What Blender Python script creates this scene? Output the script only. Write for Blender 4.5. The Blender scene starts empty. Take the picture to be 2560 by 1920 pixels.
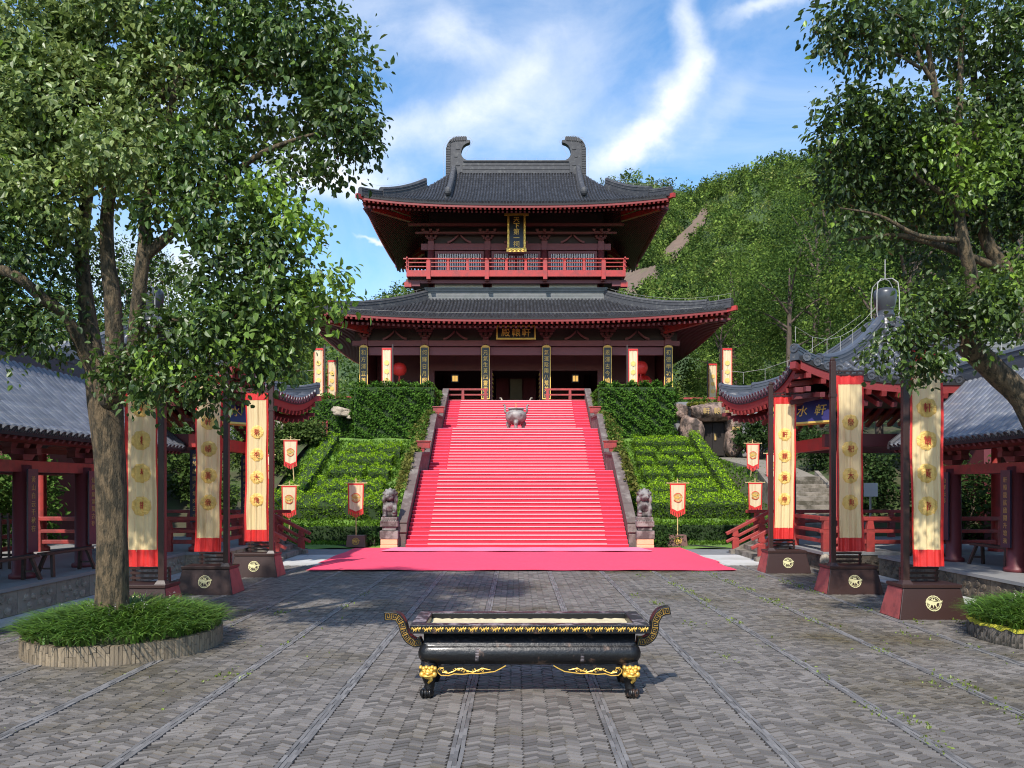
import bpy, math, random
import numpy as np
from mathutils import Vector, Matrix

R = math.radians
rnd = random.Random(7)
ng = np.random.default_rng(11)
scn = bpy.context.scene
COL = scn.collection

# ------------------------------------------------------------------ camera, sky, sun, exposure
EYE = 2.1
cam_d = bpy.data.cameras.new('camera')
cam = bpy.data.objects.new('camera', cam_d)
COL.objects.link(cam)
cam.location = (0, 0, EYE)
cam.rotation_euler = (R(90), 0, 0)
cam_d.sensor_width = 36
cam_d.lens = 26.72
cam_d.shift_x = -0.0039
cam_d.shift_y = 0.0996
cam_d.clip_start = 0.05
cam_d.clip_end = 4000
scn.camera = cam

SUN_EL, SUN_AZ = 46.0, 197.0           # degrees; azimuth clockwise from +Y
sd = bpy.data.lights.new('sun', 'SUN')
sd.energy = 3.3
sd.angle = R(1.0)
sd.color = (1.0, 0.95, 0.87)
sun = bpy.data.objects.new('sun', sd)
COL.objects.link(sun)
_s = Vector((math.sin(R(SUN_AZ)) * math.cos(R(SUN_EL)), math.cos(R(SUN_AZ)) * math.cos(R(SUN_EL)), math.sin(R(SUN_EL))))
sun.location = _s * 60
sun.rotation_euler = (-_s).to_track_quat('-Z', 'Y').to_euler()

world = bpy.data.worlds.new('World')
scn.world = world
world.use_nodes = True
wn, wl = world.node_tree.nodes, world.node_tree.links
wn.clear()


def N(t, **kw):
    n = wn.new(t)
    for k, v in kw.items():
        setattr(n, k, v)
    return n


sky = N('ShaderNodeTexSky', sky_type='NISHITA', sun_disc=False, sun_elevation=R(SUN_EL), sun_rotation=R(SUN_AZ),
        altitude=300, air_density=1.0, dust_density=0.6, ozone_density=1.6)
hs = N('ShaderNodeHueSaturation')
hs.inputs['Hue'].default_value = 0.497
hs.inputs['Saturation'].default_value = 1.27
hs.inputs['Value'].default_value = 1.04
wl.new(sky.outputs[0], hs.inputs['Color'])
tc = N('ShaderNodeTexCoord')
sep = N('ShaderNodeSeparateXYZ')
wl.new(tc.outputs['Generated'], sep.inputs[0])


def wmath(op, a, b=None, clamp=False):
    n = N('ShaderNodeMath', operation=op, use_clamp=clamp)
    for i, v in enumerate((a, b)):
        if v is None:
            continue
        if isinstance(v, (int, float)):
            n.inputs[i].default_value = v
        else:
            wl.new(v, n.inputs[i])
    return n.outputs[0]


# clouds lie on a flat high layer seen in perspective: use direction / forward component
fy = wmath('MAXIMUM', wmath('ABSOLUTE', sep.outputs[1]), 0.12)
cu_ = wmath('DIVIDE', sep.outputs[0], fy)
cv_ = wmath('DIVIDE', sep.outputs[2], fy)
comb = N('ShaderNodeCombineXYZ')
wl.new(cu_, comb.inputs[0])
wl.new(cv_, comb.inputs[1])
wl.new(wmath('MULTIPLY', wmath('LESS_THAN', sep.outputs[1], 0.0), 3.7), comb.inputs[2])


def wnoise(scale, detail, rough, stretch=(1, 1, 1), rot=0.0, dist=0.0):
    m = N('ShaderNodeMapping')
    m.inputs['Scale'].default_value = stretch
    m.inputs['Rotation'].default_value = (0, 0, rot)
    wl.new(comb.outputs[0], m.inputs[0])
    t = N('ShaderNodeTexNoise')
    t.inputs['Scale'].default_value = scale
    t.inputs['Detail'].default_value = detail
    t.inputs['Roughness'].default_value = rough
    t.inputs['Distortion'].default_value = dist
    wl.new(m.outputs[0], t.inputs['Vector'])
    return t.outputs['Fac']


# warp the cloud coordinates so the banks fray
wt = N('ShaderNodeTexNoise')
wt.inputs['Scale'].default_value = 5.0
wt.inputs['Detail'].default_value = 6
wt.inputs['Roughness'].default_value = 0.6
wl.new(comb.outputs[0], wt.inputs['Vector'])
wsub = N('ShaderNodeVectorMath', operation='SUBTRACT')
wl.new(wt.outputs['Color'], wsub.inputs[0])
wsub.inputs[1].default_value = (0.5, 0.5, 0.5)
wsc = N('ShaderNodeVectorMath', operation='SCALE')
wsc.inputs['Scale'].default_value = 0.13
wl.new(wsub.outputs[0], wsc.inputs[0])
wadd = N('ShaderNodeVectorMath', operation='ADD')
wl.new(comb.outputs[0], wadd.inputs[0])
wl.new(wsc.outputs[0], wadd.inputs[1])


def bank(x, y, rx, ry, rot, amt):
    """one cloud bank: photo-scale position (2560 wide), radii and tilt turned into sky direction"""
    u, v = (x - 1290) / 1900.0, (1215 - y) / 1900.0
    m = N('ShaderNodeMapping', vector_type='TEXTURE')
    m.inputs['Location'].default_value = (u, v, 0)
    m.inputs['Rotation'].default_value = (0, 0, R(rot))
    m.inputs['Scale'].default_value = (rx / 1900.0, ry / 1900.0, 1)
    wl.new(wadd.outputs[0], m.inputs[0])
    ln = N('ShaderNodeVectorMath', operation='LENGTH')
    wl.new(m.outputs[0], ln.inputs[0])
    mr = N('ShaderNodeMapRange', interpolation_type='SMOOTHSTEP')
    mr.inputs['From Min'].default_value = 1.0
    mr.inputs['From Max'].default_value = 0.0
    mr.inputs['To Min'].default_value = 0.0
    mr.inputs['To Max'].default_value = amt
    wl.new(ln.outputs['Value'], mr.inputs['Value'])
    return mr.outputs[0]


banks = [
    (1735, 60, 75, 190, 8, 0.85), (1695, 250, 90, 190, -22, 0.80), (1570, 365, 210, 80, 32, 0.85),
    (1800, 270, 60, 210, -35, 0.25), (1590, 310, 260, 120, 35, 0.42),
    (840, 440, 260, 95, -8, 1.0), (760, 330, 300, 170, 0, 0.62), (1010, 330, 260, 90, 12, 0.55), (1240, 240, 330, 90, 48, 0.50),
    (1160, 70, 200, 100, -40, 0.62), (960, 60, 260, 130, -10, 0.40), (1380, 130, 300, 200, 20, 0.30),
    (1290, 330, 330, 130, 20, 0.45), (1960, 8, 200, 40, 5, 0.6), (920, 600, 60, 12, -12, 1.2), (430, 720, 380, 170, 0, 0.9),
    (2500, 120, 160, 200, 0, 0.7), (300, 230, 280, 150, 0, 0.5),
]
tot = None
for b in banks:
    o_ = bank(*b)
    tot = o_ if tot is None else wmath('ADD', tot, o_)
front = wmath('GREATER_THAN', sep.outputs[1], 0.0)
tot = wmath('MULTIPLY', tot, front)
fray = wnoise(7.0, 9, 0.62, (1.0, 1.0, 1), R(35), 0.4)
fray2 = wnoise(2.6, 8, 0.6, (1.0, 1.9, 1), R(-32), 0.8)
cir = wmath('MULTIPLY', wmath('SUBTRACT', fray2, 0.42, True), 1.0)
body = wmath('MULTIPLY', tot, wmath('ADD', wmath('MULTIPLY', fray, 2.1), -0.34))
cl = wmath('ADD', wmath('ADD', body, cir), 0.05)
cl = wmath('MULTIPLY', cl, 0.98, True)
cl = wmath('MINIMUM', cl, 0.93)
mixc = N('ShaderNodeMixRGB')
wl.new(cl, mixc.inputs['Fac'])
wl.new(hs.outputs[0], mixc.inputs['Color1'])
mixc.inputs['Color2'].default_value = (4.6, 4.75, 5.0, 1)
bg = N('ShaderNodeBackground')
bg.inputs['Strength'].default_value = 0.15
wl.new(mixc.outputs[0], bg.inputs['Color'])
wo = N('ShaderNodeOutputWorld')
wl.new(bg.outputs[0], wo.inputs[0])

scn.view_settings.view_transform = 'Standard'
scn.view_settings.look = 'None'
scn.view_settings.exposure = 0.78
scn.view_settings.gamma = 1.0
scn.view_settings.use_curve_mapping = False
scn.render.engine = 'CYCLES'
scn.cycles.max_bounces = 6
scn.cycles.diffuse_bounces = 3
scn.cycles.glossy_bounces = 3
scn.cycles.transmission_bounces = 4
scn.cycles.use_adaptive_sampling = True
scn.cycles.sample_clamp_indirect = 6
scn.cycles.filter_width = 1.1
try:
    scn.cycles.use_denoising = True
except Exception:
    pass


# ------------------------------------------------------------------ helpers
def px(x, y, Y):
    """a point seen at photo coordinates (x, y) that stands Y metres in front"""
    return Vector(((x - 1290) / 1900 * Y, Y, EYE + (1215 - y) / 1900 * Y))


MATS = {}


def mat(name, col, rough=0.6, var=0.15, scale=4.0, island=0.0, objr=0.0, bump=0.0, bscale=25.0, metal=0.0, spec=0.5, col2=None, c2lo=0.45, c2hi=0.62,
        c2scale=3.0, stretch=(1, 1, 1), transl=0.0, attr=False, emit=0.0, coat=0.0, bdist=0.02):
    m = bpy.data.materials.new(name)
    m.use_nodes = True
    nt = m.node_tree
    n, l = nt.nodes, nt.links
    bs = n['Principled BSDF']
    out = n['Material Output']
    bs.inputs['Roughness'].default_value = rough
    bs.inputs['Metallic'].default_value = metal
    bs.inputs['Specular IOR Level'].default_value = spec
    if coat:
        bs.inputs['Coat Weight'].default_value = coat
        bs.inputs['Coat Roughness'].default_value = 0.08
    t = n.new('ShaderNodeTexCoord')
    mp = n.new('ShaderNodeMapping')
    mp.inputs['Scale'].default_value = stretch
    l.new(t.outputs['Object'], mp.inputs[0])

    def noise(sc, det=5, ro=0.6):
        q = n.new('ShaderNodeTexNoise')
        q.inputs['Scale'].default_value = sc
        q.inputs['Detail'].default_value = det
        q.inputs['Roughness'].default_value = ro
        l.new(mp.outputs[0], q.inputs['Vector'])
        return q.outputs['Fac']

    def mth(op, a, b):
        q = n.new('ShaderNodeMath')
        q.operation = op
        for i, v in enumerate((a, b)):
            if isinstance(v, (int, float)):
                q.inputs[i].default_value = v
            else:
                l.new(v, q.inputs[i])
        return q.outputs[0]

    rgb = n.new('ShaderNodeRGB')
    rgb.outputs[0].default_value = (*col, 1)
    c = rgb.outputs[0]
    if attr:
        a = n.new('ShaderNodeAttribute')
        a.attribute_name = 'tint'
        c = a.outputs['Color']
    if col2 is not None:
        mr = n.new('ShaderNodeMapRange')
        mr.inputs['From Min'].default_value = c2lo
        mr.inputs['From Max'].default_value = c2hi
        l.new(noise(c2scale, 7, 0.65), mr.inputs['Value'])
        mx = n.new('ShaderNodeMixRGB')
        l.new(mr.outputs[0], mx.inputs['Fac'])
        l.new(c, mx.inputs['Color1'])
        mx.inputs['Color2'].default_value = (*col2, 1)
        c = mx.outputs[0]
    f = mth('ADD', mth('MULTIPLY', noise(scale), 2 * var), 1 - var)
    if island or objr:
        g = n.new('ShaderNodeNewGeometry')
        oi = n.new('ShaderNodeObjectInfo')
        s = mth('FRACT', mth('ADD', g.outputs['Random Per Island'], mth('MULTIPLY', oi.outputs['Random'], 7.31)), 0)
        w = island or objr
        f = mth('MULTIPLY', f, mth('ADD', mth('MULTIPLY', s, 2 * w), 1 - w))
    sc = n.new('ShaderNodeVectorMath')
    sc.operation = 'SCALE'
    l.new(c, sc.inputs[0])
    l.new(f, sc.inputs['Scale'])
    l.new(sc.outputs[0], bs.inputs['Base Color'])
    if bump:
        b = n.new('ShaderNodeBump')
        b.inputs['Strength'].default_value = bump
        b.inputs['Distance'].default_value = bdist
        l.new(noise(bscale, 6, 0.65), b.inputs['Height'])
        l.new(b.outputs[0], bs.inputs['Normal'])
    if emit:
        l.new(sc.outputs[0], bs.inputs['Emission Color'])
        bs.inputs['Emission Strength'].default_value = emit
    if transl:
        tr = n.new('ShaderNodeBsdfTranslucent')
        s2 = n.new('ShaderNodeVectorMath')
        s2.operation = 'SCALE'
        s2.inputs['Scale'].default_value = 1.3
        l.new(sc.outputs[0], s2.inputs[0])
        l.new(s2.outputs[0], tr.inputs['Color'])
        ms = n.new('ShaderNodeMixShader')
        ms.inputs[0].default_value = transl
        l.new(bs.outputs[0], ms.inputs[1])
        l.new(tr.outputs[0], ms.inputs[2])
        l.new(ms.outputs[0], out.inputs['Surface'])
    MATS[name] = m
    return m


def link(name, me, m=None, parent=None, kind=None, smooth=False):
    if isinstance(m, str):
        m = MATS[m]
    if m is not None:
        me.materials.append(m)
    o = bpy.data.objects.new(name, me)
    COL.objects.link(o)
    if smooth:
        me.polygons.foreach_set('use_smooth', np.ones(len(me.polygons), dtype=bool))
    if parent is not None:
        adopt(o, parent)
    if kind:
        o['kind'] = kind
    return o


def root_of(o):
    while o.parent is not None:
        o = o.parent
    return o


def adopt(o, parent):
    """parent a part whose mesh is written in world coordinates (sub-parts chain without a second inverse)"""
    o.parent = parent
    if parent.parent is None:
        o.matrix_parent_inverse = parent.matrix_basis.inverted()


def mesh_np(name, V, F, tint=None):
    """V (n,3), F (m,k) same-size faces"""
    V = np.asarray(V, dtype=np.float32)
    F = np.asarray(F, dtype=np.int32)
    me = bpy.data.meshes.new(name)
    me.vertices.add(len(V))
    me.vertices.foreach_set('co', V.ravel())
    k = F.shape[1]
    me.loops.add(F.size)
    me.loops.foreach_set('vertex_index', F.ravel())
    me.polygons.add(len(F))
    me.polygons.foreach_set('loop_start', np.arange(0, F.size, k, dtype=np.int32))
    if tint is not None:
        a = me.color_attributes.new('tint', 'FLOAT_COLOR', 'POINT')
        c4 = np.ones((len(V), 4), dtype=np.float32)
        c4[:, :3] = tint
        a.data.foreach_set('color', c4.ravel())
    me.polygons.foreach_set('use_smooth', np.zeros(len(F), dtype=bool))
    me.update(calc_edges=True)
    return me


class MB:
    """collects boxes, prisms, tubes and sweeps; build() links them as one mesh object"""

    def __init__(s):
        s.v, s.f = [], []

    def add(s, V, F):
        b = len(s.v)
        s.v.extend(tuple(p) for p in V)
        s.f.extend(tuple(i + b for i in f) for f in F)
        return s

    def box(s, c, d, rz=0.0, M=None):
        x, y, z = d[0] / 2, d[1] / 2, d[2] / 2
        V = [(-x, -y, -z), (x, -y, -z), (x, y, -z), (-x, y, -z), (-x, -y, z), (x, -y, z), (x, y, z), (-x, y, z)]
        F = [(3, 2, 1, 0), (4, 5, 6, 7), (0, 1, 5, 4), (1, 2, 6, 5), (2, 3, 7, 6), (3, 0, 4, 7)]
        Q = Matrix.Translation(Vector(c)) @ (M if M is not None else Matrix.Rotation(rz, 4, 'Z'))
        return s.add([Q @ Vector(p) for p in V], F)

    def b2(s, x0, x1, y0, y1, z0, z1):
        return s.box(((x0 + x1) / 2, (y0 + y1) / 2, (z0 + z1) / 2), (abs(x1 - x0), abs(y1 - y0), abs(z1 - z0)))

    def beam(s, a, b, w, h, up=(0, 0, 1)):
        """square bar from a to b"""
        a, b = Vector(a), Vector(b)
        d = b - a
        L = d.length
        x = d.normalized()
        u = Vector(up)
        y = u.cross(x)
        if y.length < 1e-4:
            y = Vector((0, 1, 0)).cross(x)
        y.normalize()
        z = x.cross(y)
        M = Matrix((x, y, z)).transposed().to_4x4()
        return s.box((a + b) / 2, (L, w, h), M=M)

    def frustum(s, c, d0, d1, h):
        """tapered block: base centre c, base size d0, top size d1"""
        V = []
        for (dx, dy), z in ((d0, 0), (d1, h)):
            for sx, sy in ((-1, -1), (1, -1), (1, 1), (-1, 1)):
                V.append((c[0] + sx * dx / 2, c[1] + sy * dy / 2, c[2] + z))
        F = [(3, 2, 1, 0), (4, 5, 6, 7), (0, 1, 5, 4), (1, 2, 6, 5), (2, 3, 7, 6), (3, 0, 4, 7)]
        return s.add(V, F)

    def lathe(s, c, prof, n=24, sx=1.0, sy=1.0):
        V, F = [], []
        for r, z in prof:
            for i in range(n):
                a = 2 * math.pi * i / n
                V.append((c[0] + r * sx * math.cos(a), c[1] + r * sy * math.sin(a), c[2] + z))
        for j in range(len(prof) - 1):
            for i in range(n):
                k = (i + 1) % n
                F.append((j * n + i, j * n + k, (j + 1) * n + k, (j + 1) * n + i))
        F.append(tuple(reversed(range(n))))
        F.append(tuple(range((len(prof) - 1) * n, len(prof) * n)))
        return s.add(V, F)

    def tube(s, pts, rad, n=8, cap=True):
        pts = [Vector(p) for p in pts]
        if isinstance(rad, (int, float)):
            rad = [rad] * len(pts)
        V, F = [], []
        ref = None
        for i, p in enumerate(pts):
            d = (pts[min(i + 1, len(pts) - 1)] - pts[max(i - 1, 0)])
            d = d.normalized() if d.length > 1e-9 else Vector((0, 0, 1))
            if ref is None:
                ref = Vector((1, 0, 0)) if abs(d.x) < 0.8 else Vector((0, 1, 0))
            a = (ref - d * ref.dot(d))
            if a.length < 1e-5:
                a = d.orthogonal()
            a.normalize()
            b = d.cross(a)
            ref = a
            for k in range(n):
                t = 2 * math.pi * k / n
                V.append(p + (a * math.cos(t) + b * math.sin(t)) * rad[i])
        for i in range(len(pts) - 1):
            for k in range(n):
                q = (k + 1) % n
                F.append((i * n + k, i * n + q, (i + 1) * n + q, (i + 1) * n + k))
        if cap:
            F.append(tuple(reversed(range(n))))
            F.append(tuple(range((len(pts) - 1) * n, len(pts) * n)))
        return s.add(V, F)

    def sweep(s, pts, prof, cap=True):
        """profile [(side, up)] carried along a path, up stays vertical"""
        pts = [Vector(p) for p in pts]
        V, F = [], []
        n = len(prof)
        for i, p in enumerate(pts):
            d = pts[min(i + 1, len(pts) - 1)] - pts[max(i - 1, 0)]
            d.z = 0
            d.normalize()
            sd_ = Vector((-d.y, d.x, 0))
            for a, b in prof:
                V.append(p + sd_ * a + Vector((0, 0, b)))
        for i in range(len(pts) - 1):
            for k in range(n):
                q = (k + 1) % n
                F.append((i * n + k, i * n + q, (i + 1) * n + q, (i + 1) * n + k))
        if cap:
            F.append(tuple(reversed(range(n))))
            F.append(tuple(range((len(pts) - 1) * n, len(pts) * n)))
        return s.add(V, F)

    def prism(s, poly, o, ux, uy, depth):
        """polygon in the plane (o, ux, uy), thickened by depth along ux x uy"""
        o, ux, uy = Vector(o), Vector(ux), Vector(uy)
        nrm = ux.cross(uy).normalized()
        n = len(poly)
        V = [o + ux * a + uy * b for a, b in poly] + [o + ux * a + uy * b + nrm * depth for a, b in poly]
        F = [tuple(reversed(range(n))), tuple(range(n, 2 * n))]
        for i in range(n):
            j = (i + 1) % n
            F.append((i, j, n + j, n + i))
        return s.add(V, F)

    def ball(s, c, r, nu=12, nv=8, M=None):
        rx, ry, rz = (r, r, r) if isinstance(r, (int, float)) else r
        V, F = [], []
        for j in range(nv + 1):
            ph = math.pi * j / nv
            for i in range(nu):
                th = 2 * math.pi * i / nu
                p = Vector((rx * math.sin(ph) * math.cos(th), ry * math.sin(ph) * math.sin(th), rz * math.cos(ph)))
                if M is not None:
                    p = M @ p
                V.append(Vector(c) + p)
        for j in range(nv):
            for i in range(nu):
                k = (i + 1) % nu
                F.append((j * nu + i, (j + 1) * nu + i, (j + 1) * nu + k, j * nu + k))
        return s.add(V, F)

    def mesh(s, name):
        me = bpy.data.meshes.new(name)
        me.from_pydata([tuple(p) for p in s.v], [], s.f)
        me.update()
        return me

    def build(s, name, m, parent=None, smooth=False, kind=None, bevel=0.0):
        o = link(name, s.mesh(name), m, parent, kind, smooth)
        if bevel:
            b = o.modifiers.new('bevel', 'BEVEL')
            b.width = bevel
            b.segments = 2
            b.limit_method = 'ANGLE'
        return o


def thing(name, label, cat, loc=(0, 0, 0), group=None, rz=0.0):
    o = bpy.data.objects.new(name, None)
    COL.objects.link(o)
    o.location = loc
    o.rotation_euler = (0, 0, rz)
    o.empty_display_size = 0.3
    o['label'] = label
    o['category'] = cat
    if group:
        o['group'] = group
    return o


def tag(o, label, cat, group=None):
    o['label'] = label
    o['category'] = cat
    if group:
        o['group'] = group
    return o


def copy_tree(o, parent=None):
    c = o.copy()
    COL.objects.link(c)
    if parent is not None:
        c.parent = parent
    for ch in list(o.children):
        copy_tree(ch, c)
    return c


# ---- many alike pieces: the ones that show largest become objects, the rest one stuff part
def mats_np(Ms):
    return np.array([np.array(m) for m in Ms], dtype=np.float64)


def xf(pos, X, Y, Z, sc=None):
    """stack of 4x4 from positions and axis triples (n,3)"""
    n = len(pos)
    M = np.zeros((n, 4, 4))
    M[:, :3, 0], M[:, :3, 1], M[:, :3, 2], M[:, :3, 3] = X, Y, Z, pos
    M[:, 3, 3] = 1
    if sc is not None:
        M[:, :3, :3] *= np.asarray(sc)[:, None, :]
    return M


def bake(T, Ms):
    V, F = np.asarray(T[0], dtype=np.float64), np.asarray(T[1], dtype=np.int64)
    n, k = len(Ms), len(V)
    W = np.einsum('nij,kj->nki', Ms[:, :3, :3], V) + Ms[:, None, :3, 3]
    FF = (F[None] + (np.arange(n) * k)[:, None, None]).reshape(-1, F.shape[1])
    return W.reshape(-1, 3), FF


def pieces(parent, name, T, Ms, m, limit=300, plural=None, smooth=False, tint=None):
    """T = (verts, quads) template, Ms = (n,4,4) world matrices"""
    Ms = np.asarray(Ms)
    if len(Ms) == 0:
        return
    P = Ms[:, :3, 3] - np.array([0, 0, EYE])
    dist = np.linalg.norm(P, axis=1)
    X = 1290 + 1900 * P[:, 0] / np.maximum(P[:, 1], 0.1)
    Yp = 1215 - 1900 * P[:, 2] / np.maximum(P[:, 1], 0.1)
    out = (P[:, 1] < 0.3) | (X < 0) | (X > 2560) | (Yp < 0) | (Yp > 1920)
    key = dist + out * 1e4
    order = np.argsort(key)
    first = [i for i in order[:limit] if not out[i]]
    restm = np.ones(len(Ms), bool)
    restm[first] = False
    mm = MATS[m] if isinstance(m, str) else m
    if first:
        me = mesh_np(name, T[0], T[1])
        me.materials.append(mm)
        if smooth:
            me.polygons.foreach_set('use_smooth', np.ones(len(me.polygons), dtype=bool))
        inv = Matrix.Identity(4)
        if parent.parent is None:
            inv = parent.matrix_basis.inverted()
        for i in first:
            o = bpy.data.objects.new(name, me)
            o.parent = parent
            o.matrix_parent_inverse = inv
            o.matrix_basis = Matrix(Ms[i].tolist())
            COL.objects.link(o)
    if restm.any():
        V, F = bake(T, Ms[restm])
        o = link(plural or name + 's', mesh_np(name + 's', V, F), mm, parent, 'stuff', smooth)


def boxT(x, y, z, bottom=False):
    """block with its base at z=0, five or six quads"""
    V = [(-x / 2, -y / 2, 0), (x / 2, -y / 2, 0), (x / 2, y / 2, 0), (-x / 2, y / 2, 0),
         (-x / 2, -y / 2, z), (x / 2, -y / 2, z), (x / 2, y / 2, z), (-x / 2, y / 2, z)]
    F = [(4, 5, 6, 7), (0, 1, 5, 4), (1, 2, 6, 5), (2, 3, 7, 6), (3, 0, 4, 7)]
    if bottom:
        F.append((3, 2, 1, 0))
    return V, F


# ---- writing
_fc = bpy.data.curves.new('letter', 'FONT')
_fc.resolution_u = 1
_fo = bpy.data.objects.new('letter', _fc)
COL.objects.link(_fo)
_GLYPH = {}


def glyph(ch, ext=0.02):
    k = (ch, ext)
    if k not in _GLYPH:
        _fc.body = ch
        _fc.extrude = ext
        dg = bpy.context.evaluated_depsgraph_get()
        dg.update()
        ev = _fo.evaluated_get(dg)
        me = ev.to_mesh()
        V = [v.co.copy() for v in me.vertices]
        F = [tuple(p.vertices) for p in me.polygons]
        ev.to_mesh_clear()
        _GLYPH[k] = (V, F)
    return _GLYPH[k]


def write(mb, ch, c, h, ux, uy, ext=0.02, wide=1.0):
    """one character centred on c, h metres tall, standing on ux / uy"""
    V, F = glyph(ch, ext)
    ux, uy = Vector(ux), Vector(uy)
    nz = ux.cross(uy)
    mb.add([Vector(c) + ux * ((p.x - 0.5) * h * wide) + uy * ((p.y - 0.38) * h) + nz * (p.z * h) for p in V], F)


# ---- leaves
def leaf_template(w=0.62, fold=0.16):
    """two quads folded at the midrib, unit length along +x"""
    V = [(0, 0, 0), (0.30, -w / 2, fold * 0.5), (0.68, -w * 0.40, fold * 0.25), (1, 0, -0.14), (0.68, w * 0.40, fold * 0.25), (0.30, w / 2, fold * 0.5)]
    return V, [(0, 1, 2, 3), (0, 3, 4, 5)]


LEAF = leaf_template()
NL = len(LEAF[0])
LEAF_FAR = ([(0, 0, 0), (0.45, -0.34, 0.06), (1, 0, -0.06), (0.45, 0.34, 0.06)], [(0, 1, 2, 3)])   # plain blade for small or distant leaves
NF = 4


def unit(a):
    return a / np.maximum(np.linalg.norm(a, axis=1, keepdims=True), 1e-9)


def leaf_frames(pos, size, out_dir, droop=0.5, g=None, flat=0.35, facing=0.9, wild=0.55):
    """random leaf matrices: tips point outward and down, faces look up and outward"""
    g = g or ng
    n = len(pos)
    X = unit(out_dir * 0.8 + g.normal(size=(n, 3)) * 0.75 + np.array([0, 0, -droop]))
    up = unit(np.array([0, 0, 1.0]) * (0.6 + flat) + out_dir * facing + g.normal(size=(n, 3)) * wild)
    Y = unit(np.cross(up, X))
    Z = np.cross(X, Y)
    s = size * (0.5 + 0.95 * g.random(n) ** 1.2)
    return xf(pos, X, Y, Z, np.stack([s, s, s], 1))


def blob_points(blobs, n, g=None, shell=0.55, clump=12, cl_r=0.22):
    """points in a union of ellipsoids, gathered into twigs; blobs = (centre, radii, weight)"""
    g = g or ng
    C = np.array([tuple(b[0]) for b in blobs])
    Rr = np.array([b[1] if hasattr(b[1], '__len__') else (b[1],) * 3 for b in blobs], dtype=float)
    W = np.array([(b[2] if len(b) > 2 else 1.0) for b in blobs]) * (Rr.prod(1) ** 0.72)
    W /= W.sum()
    m = max(1, n // clump)
    bi = g.choice(len(blobs), m, p=W)
    d = unit(g.normal(size=(m, 3)))
    r = shell + (1 - shell) * g.random(m) ** 0.5
    r *= 0.9 + 0.25 * g.random(m)
    cc = C[bi] + d * r[:, None] * Rr[bi]
    ci = g.integers(0, m, n)
    pts = cc[ci] + g.normal(size=(n, 3)) * cl_r
    od = unit(d[ci] + 0.5 * unit(pts - C[bi[ci]]))
    return pts, od, bi[ci], ci

# ------------------------------------------------------------------ materials
mat('red_paint', (0.40, 0.032, 0.026), 0.42, 0.18, 3, bump=0.15, bscale=30, col2=(0.27, 0.035, 0.03), c2scale=2.2)
mat('eave_red', (0.20, 0.020, 0.018), 0.5, 0.2, 3, bump=0.15, bscale=20)
mat('red_rail', (0.33, 0.040, 0.034), 0.5, 0.22, 4, bump=0.2, bscale=18, col2=(0.20, 0.035, 0.03), c2scale=3, objr=0.08)
mat('maroon', (0.135, 0.026, 0.03), 0.5, 0.2, 3, bump=0.15, bscale=12)
mat('maroon_beam', (0.20, 0.055, 0.062), 0.55, 0.18, 2.5, bump=0.15, bscale=9, stretch=(1, 4, 4))
mat('dark_wood', (0.035, 0.018, 0.018), 0.6, 0.25, 6, bump=0.3, bscale=20)
mat('bench_wood', (0.045, 0.028, 0.022), 0.5, 0.25, 8, bump=0.3, bscale=30)
mat('black_board', (0.012, 0.012, 0.014), 0.35, 0.1)
mat('navy_board', (0.018, 0.022, 0.045), 0.4, 0.2)
mat('blue_plaque', (0.03, 0.025, 0.11), 0.4, 0.1)
mat('gold', (0.83, 0.52, 0.11), 0.38, 0.25, 14, metal=0.55, bump=0.25, bscale=30)
mat('gold_paint', (0.80, 0.50, 0.10), 0.5, 0.25, 9)
mat('dull_gold', (0.42, 0.28, 0.09), 0.55, 0.3, 9)
mat('pale_gold', (0.66, 0.60, 0.32), 0.5, 0.12, 9, metal=0.2)
mat('ochre', (0.62, 0.38, 0.08), 0.55, 0.12, 9)
mat('roof_tile', (0.033, 0.034, 0.040), 0.55, 0.25, 1.3, island=0.38, bump=0.25, bscale=20, col2=(0.085, 0.085, 0.085), c2lo=0.60, c2hi=0.78, c2scale=5)
mat('roof_pan', (0.010, 0.010, 0.012), 0.7, 0.25, 5)
mat('ridge_tile', (0.040, 0.040, 0.045), 0.65, 0.3, 4, island=0.12, bump=0.35, bscale=16, col2=(0.10, 0.10, 0.095), c2lo=0.52, c2hi=0.75, c2scale=4)
mat('pale_band', (0.125, 0.13, 0.125), 0.7, 0.25, 3, island=0.2, bump=0.3, bscale=12, col2=(0.15, 0.15, 0.15), c2scale=2.5)
mat('corridor_tile', (0.115, 0.122, 0.145), 0.40, 0.12, 2, island=0.20, bump=0.12, bscale=14, col2=(0.22, 0.215, 0.21), c2lo=0.55, c2hi=0.72, c2scale=3)
mat('pavilion_tile', (0.062, 0.066, 0.078), 0.36, 0.2, 3, island=0.2, bump=0.2, bscale=16, col2=(0.26, 0.24, 0.20), c2lo=0.6, c2hi=0.75, c2scale=7)
mat('urn_glaze', (0.045, 0.047, 0.052), 0.33, 0.3, 5, bump=0.1, bscale=12)
mat('wire', (0.42, 0.40, 0.36), 0.5, 0.1)
mat('lattice', (0.78, 0.70, 0.70), 0.6, 0.15)
mat('panel_white', (0.60, 0.60, 0.58), 0.7, 0.12, 2)
mat('brick', (0.150, 0.134, 0.120), 0.60, 0.25, 0.55, island=0.40, bump=0.35, bscale=40, bdist=0.004, col2=(0.090, 0.072, 0.040), c2lo=0.49, c2hi=0.66, c2scale=0.30)
mat('edge_brick', (0.155, 0.146, 0.140), 0.55, 0.2, 0.8, island=0.35, bump=0.3, bscale=40, bdist=0.006)
mat('bed', (0.014, 0.012, 0.010), 0.9, 0.3, 3, bump=0.4, bscale=20)
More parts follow.
